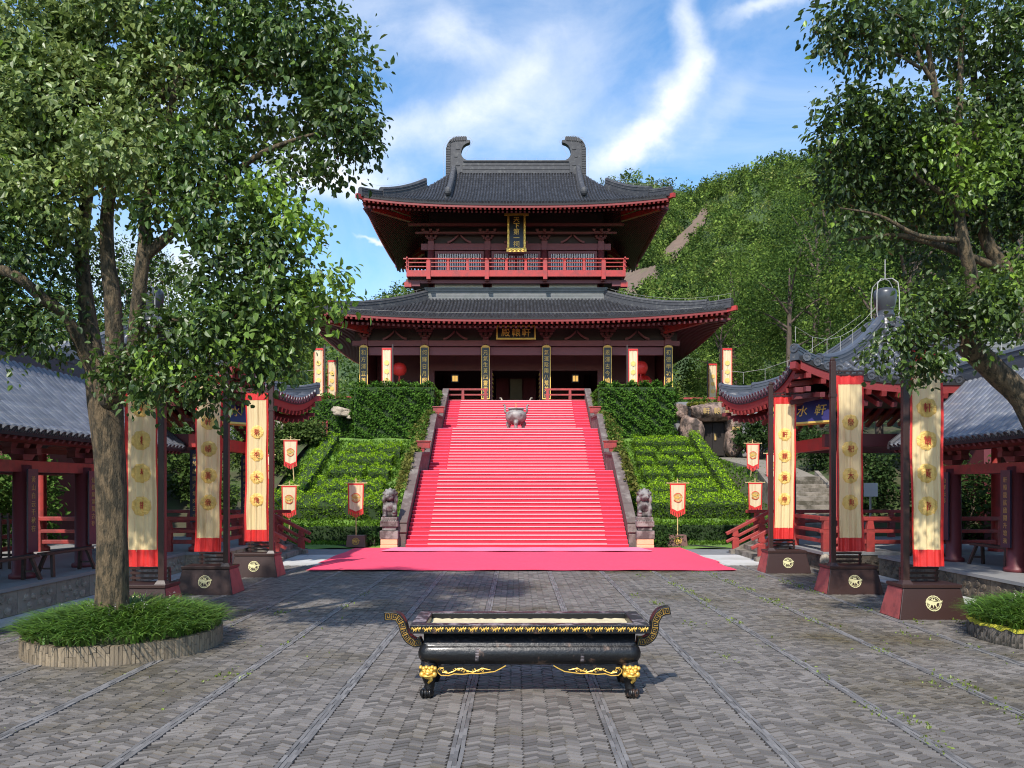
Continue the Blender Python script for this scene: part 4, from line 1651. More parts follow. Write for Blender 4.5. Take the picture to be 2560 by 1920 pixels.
wr = wire_run([(-3.6 + 0.72 * i, 53.5, 24.9) for i in range(11)])
for s in (-1, 1):
    wp_ = [upper.hip(0 if s > 0 else 3, 9, 0, 0.67)[i] for i in range(10)]
    wr.v, wr.f = wr.v, wr.f
    w2 = wire_run([p + Vector((0, 0, 0.5)) for p in wp_], 1, 0.28)
    wr.add(w2.v, w2.f)
    w2 = wire_run([p + Vector((0, 0, 0.5)) for p in lower.hip(0 if s > 0 else 3, 12, 0, 1)], 1, 0.25)
    wr.add(w2.v, w2.f)
    hp = [(-s * (x - 998) * 0.01324, 53.5, 27.30 - 0.01324 * y) for x, y in ((612, 290), (612, 100), (640, 52), (690, 40), (750, 48), (768, 72), (750, 100), (725, 140), (735, 165))]
    w3 = MB().tube([(-abs(a) if s < 0 else abs(a), b, c) for a, b, c in hp], 0.01, 5)
    wr.add(w3.v, w3.f)
w2 = wire_run([lower.pt(0, -11.5 + 23 * i / 20, 0.16) for i in range(21)], 2, 0.16)
wr.add(w2.v, w2.f)
wr.build('lightning_wire', 'wire', temple, kind='stuff')

# --- things in the hall: lanterns, drum, bell
for x in (-4.0, 3.9):
    t = thing('hall_lantern', 'small glowing square lantern hanging inside the ' + ('left' if x < 0 else 'right') + ' doorway of the hall', 'lantern', (x, 50, 9.1), 'square lanterns in the hall')
    MB().box((x, 50, 9.15), (0.34, 0.34, 0.34)).build('lamp_shade', 'lamp_glow', t)
    m1 = MB()
    for k in range(-1, 2):
        for a, b in ((-1, 0), (1, 0), (0, -1), (0, 1)):
            m1.box((x + a * 0.205 + (k * 0.19 if a == 0 else 0), 50 + b * 0.205 + (k * 0.19 if b == 0 else 0), 9.15), (0.025, 0.025, 0.5))
    for z in (8.93, 9.37):
        m1.box((x, 50, z), (0.46, 0.46, 0.04))
    m1.tube([(x, 50, 9.4), (x, 50, 11.9)], 0.012, 5)
    m1.build('frame', 'iron', t)
for x, z, lb in ((-7.35, 9.45, 'round red lantern hanging between the two leftmost columns of the hall'), (7.85, 9.55, 'round red lantern half hidden behind the right terrace banner')):
    t = thing('round_lantern', lb, 'lantern', (x, 48, z), 'round red lanterns')
    b_ = MB().lathe((x, 47.9, z), [(0.08, -0.40), (0.30, -0.34), (0.44, -0.15), (0.46, 0.02), (0.42, 0.2), (0.28, 0.36), (0.1, 0.42)], 20).build('shade', 'lantern_red', t, True)
    m1 = MB().tube([(x, 47.9, z - 0.4), (x, 47.9, z - 0.62)], 0.05, 8)
    for i in range(8):
        a = i * math.pi / 4
        m1.tube([(x + 0.05 * math.cos(a), 47.9 + 0.05 * math.sin(a), z - 0.6), (x + 0.09 * math.cos(a), 47.9 + 0.09 * math.sin(a), z - 1.05)], 0.015, 5)
    m1.build('tassel', 'fringe_red', t)
    MB().tube([(x, 47.9, z + 0.4), (x, 47.9, 11.9)], 0.012, 5).build('cord', 'iron', t)
t = thing('drum', 'large red drum standing by the rightmost column of the hall', 'drum', (8.15, 49, FZ))
MB().lathe((0, 0, 0), [(0.48, -0.46), (0.58, -0.3), (0.65, 0), (0.58, 0.3), (0.48, 0.46)], 24).build('shell', 'drum_red', t, True)
for ch_ in list(t.children):
    ch_.matrix_parent_inverse = Matrix.Identity(4)
    ch_.location = (0, 0, 1.75)
    ch_.rotation_euler = (R(90), 0, R(28))
m1 = MB()
for sx, sy in ((-1, -1), (1, -1), (1, 1), (-1, 1)):
    m1.beam((8.15 + sx * 0.4, 49 + sy * 0.35, FZ), (8.15 + sx * 0.32, 49 + sy * 0.28, FZ + 1.4), 0.09, 0.09)
m1.build('stand', 'red_rail', t)
MB().ball((8.15, 49, FZ + 2.55), (0.26, 0.26, 0.2)).build('finial', 'drum_red', t, True)
t = thing('bell', 'dark bronze bell standing beside the round lantern in the hall', 'bell', (-6.9, 49.2, FZ))
MB().lathe((-6.9, 49.2, FZ + 0.7), [(0.50, 0), (0.46, 0.2), (0.42, 0.7), (0.36, 0.98), (0.18, 1.14), (0.05, 1.17)], 20).build('body', 'bronze', t, True)
m1 = MB().tube([(-6.9 + 0.12 * math.cos(a), 49.2, FZ + 1.86 + 0.16 * math.sin(a)) for a in np.linspace(0, math.pi, 9)], 0.04, 6)
m1.b2(-7.5, -6.3, 49.0, 49.4, FZ, FZ + 0.7)
m1.build('loop', 'iron', t)

# ------------------------------------------------------------------ colonnades on both sides of the court
PLZ = 0.47


def railing(label, p0, p1, z, h=0.80, nposts=2, group=None, over=0.18, slope=0.0):
    """plank railing: wide lower post, tapered upper post, three rails"""
    p0, p1 = Vector((*p0, z)), Vector((*p1, z + slope))
    t = thing('railing', label, 'railing', p0, group)
    d = (p1 - p0)
    dn = d.normalized()
    ang = math.atan2(d.y, d.x)
    for zz, w, hh in ((h, 0.12, 0.10), (h * 0.62, 0.10, 0.085), (h * 0.30, 0.06, 0.10)):
        e = over if zz > h * 0.5 else 0.02
        MB().beam(p0 - dn * e + Vector((0, 0, zz)), p1 + dn * e + Vector((0, 0, zz)), w, hh).build('rail', 'red_rail', t, bevel=0.012)
    for i in range(nposts):
        p = p0.lerp(p1, (i + 0.0) / max(1, nposts - 1)) if nposts > 1 else p0
        m1 = MB()
        m1.box(p + Vector((0, 0, h * 0.29)), (0.2, 0.13, h * 0.58), rz=ang)
        m1.frustum((0, 0, 0), (0.2, 0.12), (0.13, 0.11), h * 0.3)
        Q = Matrix.Translation(p + Vector((0, 0, h * 0.665))) @ Matrix.Rotation(ang, 4, 'Z')
        for k in range(8, 16):
            m1.v[k] = tuple(Q @ Vector(m1.v[k]))
        m1.build('post', 'red_rail', t, bevel=0.01)
    return t


def carved_slab(L, h):
    """frieze slab with swirling cloud relief on its -y face, origin at bottom centre"""
    mb = MB()
    mb.b2(-L / 2, L / 2, 0, 0.10, 0, h)
    rr = random.Random(5)
    for (cx, cz, r) in ((-0.30, h * 0.66, 0.085), (-0.12, h * 0.60, 0.07), (0.16, h * 0.70, 0.085), (0.34, h * 0.64, 0.07), (-0.22, h * 0.26, 0.08), (0.06, h * 0.30, 0.075), (0.28, h * 0.24, 0.09)):
        for sg in (1,):
            P, Rd = [], []
            for i in range(14):
                a = i * 0.62 * sg + cx * 9
                q = r * (1 - i / 16)
                P.append((cx + q * math.cos(a), -0.004, cz + q * 0.75 * math.sin(a)))
                Rd.append(0.022)
            mb.tube(P, Rd, 5)
        mb.ball((cx, 0.0, cz), (r * 0.8, 0.034, r * 0.6), 8, 5)
    return mb


def colonnade(s, edge, eave, colx, ridge, back, ycols, ymax, dark):
    side = 'left' if s < 0 else 'right'
    t = thing('colonnade', f'open red colonnade with a grey tiled gable roof along the {side} of the court', 'corridor', (s * edge, 12, 0), 'colonnades beside the court')
    # platform with carved frieze
    y0 = -2.0
    X = lambda d: s * d
    MB().b2(X(edge + 0.11), X(back + 1.2), y0, ymax, -0.05, PLZ - 0.06).build('platform', 'grey_stone', t)
    MB().b2(X(edge - 0.03), X(back + 1.2), y0, ymax, PLZ - 0.06, PLZ).build('floor', 'platform_floor', t)
    sm = carved_slab(1.04, PLZ - 0.075).mesh('carved_slab')
    sm.materials.append(MATS['carved_stone' if s < 0 else 'carved_stone_dark'])
    for i in range(int((ymax - 3) / 1.05)):
        o = bpy.data.objects.new('carved_slab', sm)
        COL.objects.link(o)
        o.parent = t
        o.matrix_parent_inverse = t.matrix_basis.inverted()
        o.matrix_basis = Matrix.Translation((X(edge), ymax - 0.53 - i * 1.05, 0.008)) @ Matrix.Rotation(R(90 if s < 0 else -90), 4, 'Z')
    # columns
    for y in ycols:
        for d, r in ((colx, 0.155), (back, 0.13)):
            MB().lathe((X(d), y, PLZ), [(r * 1.35, 0), (r * 1.35, 0.07), (r, 0.10), (r * 0.94, 2.0)], 14).build('column', 'maroon', t, True)
            m1 = MB()
            m1.frustum((X(d), y, 2.56), (0.2, 0.24), (0.26, 0.34), 0.10)
            m1.b2(X(d) - 0.08, X(d) + 0.08, y - 0.42, y + 0.42, 2.66, 2.76)
            m1.b2(X(d) - 0.30, X(d) + 0.30, y - 0.06, y + 0.06, 2.66, 2.76)
            for q in (-0.34, 0, 0.34):
                m1.frustum((X(d), y + q, 2.76), (0.14, 0.12), (0.2, 0.18), 0.09)
            m1.build('bracket_set', 'maroon', t)
        MB().b2(X(colx) - 0.05, X(back), y - 0.06, y + 0.06, 2.36, 2.54).build('cross_beam', 'maroon', t)
        m1 = MB().b2(X(ridge) - 0.06, X(ridge) + 0.06, y - 0.06, y + 0.06, 2.55, 4.3)
        m1.build('king_post', 'maroon', t)
    ya, yb = y0, ymax
    for d in (colx, back):
        MB().b2(X(d) - 0.07, X(d) + 0.07, ya, yb, 2.35, 2.55).build('long_beam', 'red_rail' if d == colx else 'maroon', t)
        MB().b2(X(d) - 0.06, X(d) + 0.06, ya, yb, 2.86, 2.98).build('purlin', 'maroon', t)
    # roof
    hr = ridge - eave
    zr, ze = 4.66, 3.02

    def rp(u, y, sd_):
        """u 0 eave .. 1 ridge"""
        d = ridge - sd_ * hr * (1 - u)
        return Vector((X(d), y, ze + (zr - ze) * (0.80 * u + 0.20 * u * u)))
    rb = MB()
    for sd_ in (1, -1):
        V = []
        for lay in (0, -0.09):
            for j in range(7):
                for y in (ya, yb):
                    p = rp(j / 6, y, sd_)
                    V.append((p.x, p.y, p.z + lay))
        F = []
        for j in range(6):
            a = j * 2
            F += [(a, a + 1, a + 3, a + 2), (14 + a + 2, 14 + a + 3, 14 + a + 1, 14 + a), (a + 1, 14 + a + 1, 14 + a + 3, a + 3), (a, a + 2, 14 + a + 2, 14 + a)]
        F.append((0, 14, 15, 1))
        rb.add(V, F)
    roof = rb.build('roof', 'roof_pan', t)
    pitch, k = 0.19, 7
    Pz, Xs, Zs, Ls, Ep, Ex = [], [], [], [], [], []
    n = int((yb - 4.0) / pitch)
    for i in range(n):
        y = yb - 0.12 - i * pitch
        for sd_ in (1, -1):
            off = rnd.random() * 0.5 / k if sd_ > 0 else 0
            for j in range(k):
                a, b = max(0.0, (j - 0.0) / k - (off if j else 0)), min(1.0, (j + 1) / k - (off if j < k - 1 else 0))
                p, q = rp(a, y, sd_), rp(b, y, sd_)
                Pz.append(p)
                Xs.append((q - p).normalized())
                Ls.append((q - p).length * 1.05)
            Ep.append(rp(0, y, sd_) + Vector((0, 0, 0.0)))
            Ex.append((rp(0.1, y, sd_) - rp(0, y, sd_)).normalized())
    Pz, Xs = np.array(Pz), np.array(Xs)
    Yv = np.tile([0, 1.0, 0], (len(Pz), 1)) + ng.normal(size=(len(Pz), 3)) * 0.012
    Zv = unit(np.cross(Xs, Yv))
    Zv *= np.sign(Zv[:, 2:3])
    Yv = unit(np.cross(Zv, Xs))
    S = np.ones((len(Pz), 3))
    S[:, 0] = Ls
    S[:, 2] = 0.34
    pieces(roof, 'roof_tile', arc_tile(1.0, 0.0925, 0.965), xf(Pz + Zv * 0.005, Xs, Yv, Zv, S), 'corridor_tile', 300, 'roof_tiles')
    Ep, Ex = np.array(Ep), np.array(Ex)
    Ey = np.tile([0, 1.0, 0], (len(Ep), 1))
    Ez = unit(np.cross(Ex, Ey))
    Ez *= np.sign(Ez[:, 2:3])
    Ey = np.cross(Ez, Ex)
    pieces(roof, 'eave_tile', disc_tile(0.078), xf(Ep - Ex * 0.02, Ex, Ey, Ez, np.tile([1, 1, 1.15], (len(Ep), 1))), 'pavilion_tile', 120, 'eave_tiles')
    MB().sweep([(X(ridge), yb, zr - 0.06), (X(ridge), (ya + yb) / 2, zr - 0.06), (X(ridge), ya, zr - 0.06)], RIDGE(0.16, 0.42)).build('ridge', 'pavilion_tile', roof)
    for sd_ in (1, -1):
        MB().sweep([rp(u, yb + 0.02, sd_) + Vector((0, 0, 0.0)) for u in (0, 0.25, 0.5, 0.75, 1)], [(-0.09, -0.05), (0.09, -0.05), (0.09, 0.06), (0.05, 0.12), (-0.05, 0.12), (-0.09, 0.06)]).build('verge', 'ridge_tile', roof)
    # rafters
    P = []
    for i in range(int((yb - 4.0) / 0.19)):
        P.append(yb - 0.2 - i * 0.19)
    rT = RT
    Ms = []
    for y in P:
        p, q = rp(0.02, y, 1) + Vector((0, 0, -0.15)), rp(0.5, y, 1) + Vector((0, 0, -0.15))
        d = q - p
        x = d.normalized()
        yv = Vector((0, 1, 0)) * (1 if s < 0 else -1)
        z = x.cross(yv)
        Ms.append(np.array([[x.x * d.length, yv.x * 0.07, z.x * 0.07, (p.x + q.x) / 2], [x.y * d.length, yv.y * 0.07, z.y * 0.07, (p.y + q.y) / 2],
                            [x.z * d.length, yv.z * 0.07, z.z * 0.07, (p.z + q.z) / 2], [0, 0, 0, 1]]))
    pieces(roof, 'rafter', rT, np.array(Ms), 'maroon', 80, 'rafters')
    # name boards on the columns facing the court
    TX = ['軒轅龍族廬開升壇來', '山澤云影', '黃山白云千秋在', '仙都鼎湖萬古存', '天地人和', '日月同輝']
    for i, y in enumerate(ycols):
        if y > ymax - 0.5 or y < 9:
            continue
        bd = MB().b2(X(colx - 0.20), X(colx - 0.17), y - 0.14, y + 0.14, 0.93, 2.40).build('couplet_board', 'navy_board', t)
        m1 = MB()
        tx = TX[(i + (0 if s > 0 else 2)) % len(TX)]
        for j, ch in enumerate(tx):
            write(m1, ch, (X(colx - 0.202), y, 2.22 - j * 0.145), 0.12, (0, -s, 0), (0, 0, 1), 0.02)
        m1.build('gold_writing', 'dull_gold', bd)
    if dark:
        m1 = MB()
        m1.b2(X(back + 0.12), X(back + 0.2), 2, ymax - 0.2, PLZ, 2.36)
        m1.build('shade_backing', 'dark_wood', t)  # panel added so the open back of the gallery reads as dark
    return t


LCY = [13.45 + 1.9 * k for k in range(-6, 3)]
RCY = [14.45 + 2.05 * k for k in range(-6, 2)]
colonnade(-1, 8.13, 8.15, 8.74, 9.92, 11.1, LCY, 18.7, False)
colonnade(1, 8.55, 8.80, 9.50, 10.55, 11.75, RCY, 17.9, True)
for i, (a, b) in enumerate(zip(LCY, LCY[1:])):
    if b > 11:
        railing(('red railing between the rear columns of the left colonnade, ' + ['bay', 'bay', 'bay', 'bay', 'nearest bay in view', 'second bay', 'third bay', 'bay beside the pavilion'][i]), (-11.1, a + 0.2), (-11.1, b - 0.2), PLZ, 0.85, 2, 'railings of the left colonnade', 0.0)


def bench(label, x, y, L=1.25, tilt=0.0):
    t = thing('bench', label, 'bench', (x, y, PLZ), 'wooden benches in the colonnades')
    MB().box((x, y, PLZ + 0.415), (0.19, L, 0.05)).build('seat', 'bench_wood', t, bevel=0.008)
    for e in (-1, 1):
        for q in (-1, 1):
            MB().beam((x + q * 0.15, y + e * (L / 2 - 0.08), PLZ), (x + q * 0.06, y + e * (L / 2 - 0.2), PLZ + 0.40), 0.05, 0.06, (0, 1, 0)).build('leg', 'bench_wood', t)
        MB().beam((x - 0.12, y + e * (L / 2 - 0.12), PLZ + 0.15), (x + 0.12, y + e * (L / 2 - 0.12), PLZ + 0.15), 0.03, 0.04, (0, 1, 0)).build('stretcher', 'bench_wood', t)
    return t


bench('long wooden bench at the left picture edge, in front of the first column', -8.42, 12.55, 1.5)
bench('long wooden bench behind the big tree trunk between two left columns', -8.42, 14.25, 1.5)
bench('wooden bench by the navy board of the second right column', 9.62, 15.3, 1.35)
bench('wooden bench half hidden behind the nearest right banner', 9.3, 17.2, 1.1)
# folding stand with pale posts behind the right bench and on the left
for lb, x, y in (('small wooden rack with three pale posts behind the right bench', 10.5, 15.6), ('small wooden rack leaning by a rear column on the left', -10.1, 14.9)):
    t = thing('rack', lb, 'rack', (x, y, PLZ), 'small racks')
    for k in (-1, 0, 1):
        MB().beam((x + k * 0.17, y, PLZ), (x + k * 0.14, y, PLZ + 1.1), 0.035, 0.035, (0, 1, 0)).build('post', 'bamboo' if x > 0 else 'bench_wood', t)
    for z in (0.25, 1.0):
        MB().b2(x - 0.2, x + 0.2, y + 0.02, y + 0.05, PLZ + z, PLZ + z + 0.05).build('rail', 'bench_wood', t)

# ------------------------------------------------------------------ pavilions at the far corners of the court
def pavilion(s, cx, cy):
    side = 'left' if s < 0 else 'right'
    t = thing('pavilion', f'square red pavilion with pyramid roof and urn finial {side} of the court', 'pavilion', (cx, cy, 0), 'corner pavilions')
    X = lambda d: cx - s * d            # d measured towards the court
    ex = 2.55                           # platform edge towards the court
    MB().b2(X(ex - 0.1), X(-3.4), 18.75, 24.4, -0.05, PLZ - 0.07).build('platform', 'carved_stone_dark' if s > 0 else 'carved_stone', t)
    MB().b2(X(ex), X(-3.4), 18.68, 24.5, PLZ - 0.07, PLZ + 0.002).build('floor', 'platform_floor', t)
    sm = carved_slab(0.9, PLZ - 0.08).mesh('carved_slab')
    sm.materials.append(MATS['carved_stone_dark' if s > 0 else 'carved_stone'])
    for i in range(3):
        o = bpy.data.objects.new('carved_slab', sm)
        COL.objects.link(o)
        o.parent = t
        o.matrix_parent_inverse = t.matrix_basis.inverted()
        o.matrix_basis = Matrix.Translation((X(ex - 0.5 - i * 0.92), 18.70, 0.008))
    # carved corner boss
    MB().ball((X(ex - 0.06), 18.72, 0.24), (0.13, 0.13, 0.20), 12, 8).build('corner_boss', 'carved_stone', t, True)
    # steps to the court
    for i in range(3):
        MB().b2(X(ex + 0.78 - 0.26 * i), X(ex - 0.02), 21.3, 23.5, 0.0, 0.155 * (i + 1) - 0.01 * (i == 2)).build('step', 'step_stone', t, bevel=0.012)
    for y in (21.15, 23.65):
        m1 = MB()
        m1.add([(X(ex + 0.9), y - 0.12, 0), (X(ex), y - 0.12, 0), (X(ex), y + 0.12, 0), (X(ex + 0.9), y + 0.12, 0),
                (X(ex + 0.9), y - 0.12, 0.10), (X(ex), y - 0.12, PLZ + 0.03), (X(ex), y + 0.12, PLZ + 0.03), (X(ex + 0.9), y + 0.12, 0.10)],
               [(3, 2, 1, 0), (4, 5, 6, 7), (0, 1, 5, 4), (1, 2, 6, 5), (2, 3, 7, 6), (3, 0, 4, 7)])
        m1.build('step_cheek', 'step_stone', t)
    cz = 3.45
    for a, b in ((2.0, -1.75), (2.0, 1.75), (-2.0, -1.75), (-2.0, 1.75)):
        x, y = X(a), cy + b
        MB().lathe((x, y, PLZ), [(0.24, 0), (0.24, 0.1), (0.17, 0.14), (0.16, cz - PLZ)], 14).build('column', 'red_rail', t, True)
        m1 = MB()
        bracket(m1, (x, y, cz), 0.5, 2, 0.3)
        m1.build('bracket_set', 'maroon', t)
    for b in (-1.75, 1.75):
        MB().b2(X(2.4), X(-2.4), cy + b - 0.09, cy + b + 0.09, 3.08, 3.40).build('beam', 'maroon', t, bevel=0.01)
    for a in (-2.0, 2.0):
        MB().b2(X(a) - 0.09, X(a) + 0.09, cy - 2.15, cy + 2.15, 3.05, 3.38).build('beam', 'red_paint' if a > 0 else 'maroon', t, bevel=0.01)
    m1 = MB()
    m1.b2(X(2.2), X(-2.2), cy - 1.95, cy + 1.95, 4.42, 4.52)
    m1.build('ceiling', 'dark_wood', t)
    rf = HipRoof(cx, cy, 3.55, 3.25, 0.12, 0.12, 4.55, 6.52, up=0.55, conc=0.40, upow=3.0)
    r = rf.base('roof', 'roof_pan', t, 0.12, nw=18, nt=10)
    At, Et = [], []
    for sd_ in (0, 1, 2, 3):
        A, E = rf.rows(sd_, 0.255, 0.085, 0.36)
        At.append(A)
        Et.append(E)
    pieces(r, 'roof_tile', arc_tile(0.36, 0.085), np.concatenate(At), 'pavilion_tile', 300, 'roof_tiles', True)
    pieces(r, 'eave_tile', disc_tile(0.098), np.concatenate(Et), 'pavilion_tile', 120, 'eave_tiles')
    for i in range(4):
        m1 = MB().sweep(rf.hip(i, 14, 0.22, 0.97), RIDGE(0.125, 0.33))
        m1.build('hip_ridge', 'pavilion_tile', r)
        m1 = MB().sweep(rf.hip(i, 8, -0.01, 0.26), RIDGE(0.11, 0.27))
        m1.build('hip_ridge', 'pavilion_tile', r)
        for tt, zz, rr in ((-0.015, 0.18, 0.105), (0.215, 0.24, 0.105)):
            p = rf.hip(i, 1, tt, tt + 0.05)
            d = (p[0] - p[1])
            d.z = 0
            d.normalize()
            m2 = MB()
            V, F = disc_tile(rr, 0.1)
            y_ = Vector((0, 0, 1)).cross(-d)
            for v in V:
                m2.v.append(tuple(p[0] + Vector((0, 0, zz)) + (-d) * v[0] + y_ * v[1] + Vector((0, 0, 1)) * v[2]))
            m2.f = [tuple(f) for f in F]
            m2.build('ridge_end', 'pavilion_tile', r)
        a, b = rf.hip(i, 1, 0, 0.5)
        d = a - b
        d.z = 0
        d.normalize()
        MB().beam(a + d * 0.12 + Vector((0, 0, -0.22)), b + Vector((0, 0, -0.7)), 0.14, 0.16).build('corner_beam', 'eave_red', r)
    eave_set(rf, r, 0.36, 0.115, (0, 1, 3, 2), 120, mname='eave_red')
    # urn finial
    f = MB().lathe((cx, cy, 6.40), [(0.36, 0), (0.34, 0.06), (0.26, 0.10), (0.28, 0.16), (0.22, 0.24), (0.21, 0.30), (0.25, 0.34), (0.24, 0.40), (0.19, 0.43), (0.21, 0.50), (0.26, 0.62),
                                    (0.295, 0.82), (0.30, 0.95), (0.27, 1.05), (0.16, 1.10), (0.04, 1.11)], 24)
    fo = f.build('finial', 'urn_glaze', t, True)
    w = MB()
    top = Vector((cx, cy, 7.76))
    w.tube([top, (cx, cy, 8.3)], 0.012, 5)
    for k in range(4):
        a = k * math.pi / 2 + 0.6
        c, s_ = math.cos(a), math.sin(a)
        w.tube([top, (cx + 0.2 * c, cy + 0.2 * s_, 7.74), (cx + 0.36 * c, cy + 0.36 * s_, 7.6), (cx + 0.40 * c, cy + 0.40 * s_, 7.3), (cx + 0.40 * c, cy + 0.40 * s_, 6.8),
                (cx + 0.34 * c, cy + 0.34 * s_, 6.6)], 0.012, 5)
    for i in range(4):
        hp = [p + Vector((0, 0, 0.68)) for p in rf.hip(i, 6, 0.0, 0.9)]
        w.tube(hp, 0.005, 5)
        for p in hp[:5]:
            w.tube([p, p - Vector((0, 0, 0.36))], 0.005, 5)
    w.build('lightning_wire', 'wire', fo, kind='stuff')
    # blue name board towards the court
    tl_ = Matrix.Rotation(R(s * 37), 4, 'Z') @ Matrix.Rotation(R(s * 20), 4, 'Y')
    c0 = Vector((X(3.05), 18.65, 3.92))
    bo = MB().box(c0, (0.07, 1.6, 0.62), M=tl_).build('name_board', 'blue_plaque', t)
    m1 = MB()
    for c, d in (((0, 0, 0.32), (0.1, 1.66, 0.05)), ((0, 0, -0.32), (0.1, 1.66, 0.05)), ((0, 0.82, 0), (0.1, 0.05, 0.58)), ((0, -0.82, 0), (0.1, 0.05, 0.58))):
        m1.box(c0 + tl_ @ Vector(c), d, M=tl_)
    m1.build('board_frame', 'gold', bo)
    m1 = MB()
    for j, ch in enumerate('云水軒'):
        write(m1, ch, c0 + tl_ @ Vector((-s * 0.04, (1 - j) * 0.48 * (-s) * -1, 0)), 0.30, tl_ @ Vector((0, -s, 0)), tl_ @ Vector((0, 0, 1)))
    m1.build('gold_writing', 'gold_paint', bo)
    # navy boards on the court-side columns
    for b in (-1.75, 1.75):
        x, y = X(2.0), cy + b
        bd = MB().b2(x - 0.13, x + 0.13, y - 0.22, y - 0.19, 1.2, 3.0).build('couplet_board', 'navy_board', t)
        m1 = MB()
        for j, ch in enumerate('龍族廬開升壇來云水在'[:9]):
            write(m1, ch, (x, y - 0.221, 2.84 - j * 0.185), 0.14, (1, 0, 0), (0, 0, 1))
        m1.build('gold_writing', 'dull_gold', bd)
    lab = f'the {side} pavilion'
    g = 'railings of the pavilions'
    railing(f'red plank railing along the near edge of {lab}', (X(ex - 0.15), 18.85), (X(-1.9), 18.85), PLZ, 0.82, 5, g)
    railing(f'red plank railing along the far edge of {lab}', (X(ex - 0.15), 24.3), (X(-1.9), 24.3), PLZ, 0.82, 4, g, 0.35)
    railing(f'short red railing beside the near side of the steps of {lab}', (X(ex - 0.15), 18.95), (X(ex - 0.15), 20.95), PLZ, 0.82, 2, g, 0.1)
    for y, nm in ((21.15, 'near'), (23.65, 'far')):
        railing(f'sloping red railing on the {nm} side of the steps of {lab}', (X(ex + 0.72), y), (X(ex - 0.1), y), 0.10, 0.66, 2, g, 0.32, 0.42)
    return t


pavilion(-1, -9.95, 20.8)
pavilion(1, 10.1, 20.8)

# low halls behind the colonnades, only their ridges show
for s, lb in ((-1, 'low grey roofed hall rising behind the left colonnade'), (1, 'low grey roofed hall rising behind the right colonnade')):
    cx = s * 19.5
    t = thing('rear_hall', lb, 'hall', (cx, 28, 0), 'halls behind the colonnades')
    MB().b2(cx - 3.8, cx + 3.8, 25.5, 30.5, 0, 5.0).build('wall', 'maroon', t)
    rf = HipRoof(cx, 28, 5.0, 3.6, 3.0, 0.05, 4.9, 7.0, up=0.4)
    r = rf.base('roof', 'roof_pan', t, 0.12)
    At = []
    for sd_ in (0, 1, 3):
        A, E = rf.rows(sd_, 0.28, 0.09, 0.4)
        At.append(A)
    pieces(r, 'roof_tile', arc_tile(0.4, 0.09), np.concatenate(At), 'pavilion_tile', 0, 'roof_tiles')
    MB().sweep([(cx - 3.0, 28, 6.9), (cx, 28, 6.9), (cx + 3.0, 28, 6.9)], RIDGE(0.2, 0.55)).build('ridge', 'pale_band', r)
    for i in range(4):
        MB().sweep(rf.hip(i, 10, 0, 1), RIDGE(0.15, 0.4)).build('hip_ridge', 'pavilion_tile', r)

# ------------------------------------------------------------------ tall banners on stands
def emblem(mb, c, r, ux, uy, d=0.006):
    """round badge: scalloped double ring, bird-like swoosh whose beak pokes out on one side"""
    ux, uy = Vector(ux), Vector(uy)
    nz = ux.cross(uy)
    c = Vector(c)

    def ring(r0, r1, n=40, sc=0.0):
        V, F = [], []
        for i in range(n):
            a = 2 * math.pi * i / n
            k = 1 + sc * abs(math.sin(a * 8))
            for rr, off in ((r0, 0), (r1 * k, 0), (r1 * k, d), (r0, d)):
                V.append(c + (ux * math.cos(a) + uy * math.sin(a)) * rr + nz * off)
        for i in range(n):
            j = (i + 1) % n
            for k in range(4):
                q = (k + 1) % 4
                F.append((i * 4 + k, i * 4 + q, j * 4 + q, j * 4 + k))
        mb.add(V, F)
    ring(r * 0.86, r * 0.95, sc=0.05)
    ring(r * 0.70, r * 0.76)

    def poly(P):
        mb.prism([(a * r, b * r) for a, b in P], c, ux, uy, d * 1.3)
    poly([(-0.86, 0.44), (-0.60, 0.36), (-0.30, 0.36), (0.10, 0.20), (0.50, 0.22), (0.82, 0.26), (1.15, 0.38), (1.06, 0.22), (1.20, 0.18), (0.80, 0.08), (0.42, 0.02), (0.30, -0.22),
          (0.40, -0.46), (0.62, -0.62), (0.30, -0.52), (0.12, -0.20), (0.02, -0.24), (-0.06, -0.62), (-0.14, -0.24), (-0.34, -0.20), (-0.46, -0.46), (-0.82, -0.62), (-0.60, -0.42), (-0.52, -0.10), (-0.80, 0.06)])
    poly([(-0.30, 0.42), (-0.10, 0.66), (0.02, 0.40), (0.16, 0.62), (0.26, 0.34), (0.5, 0.40), (0.16, 0.26), (-0.1, 0.34)])


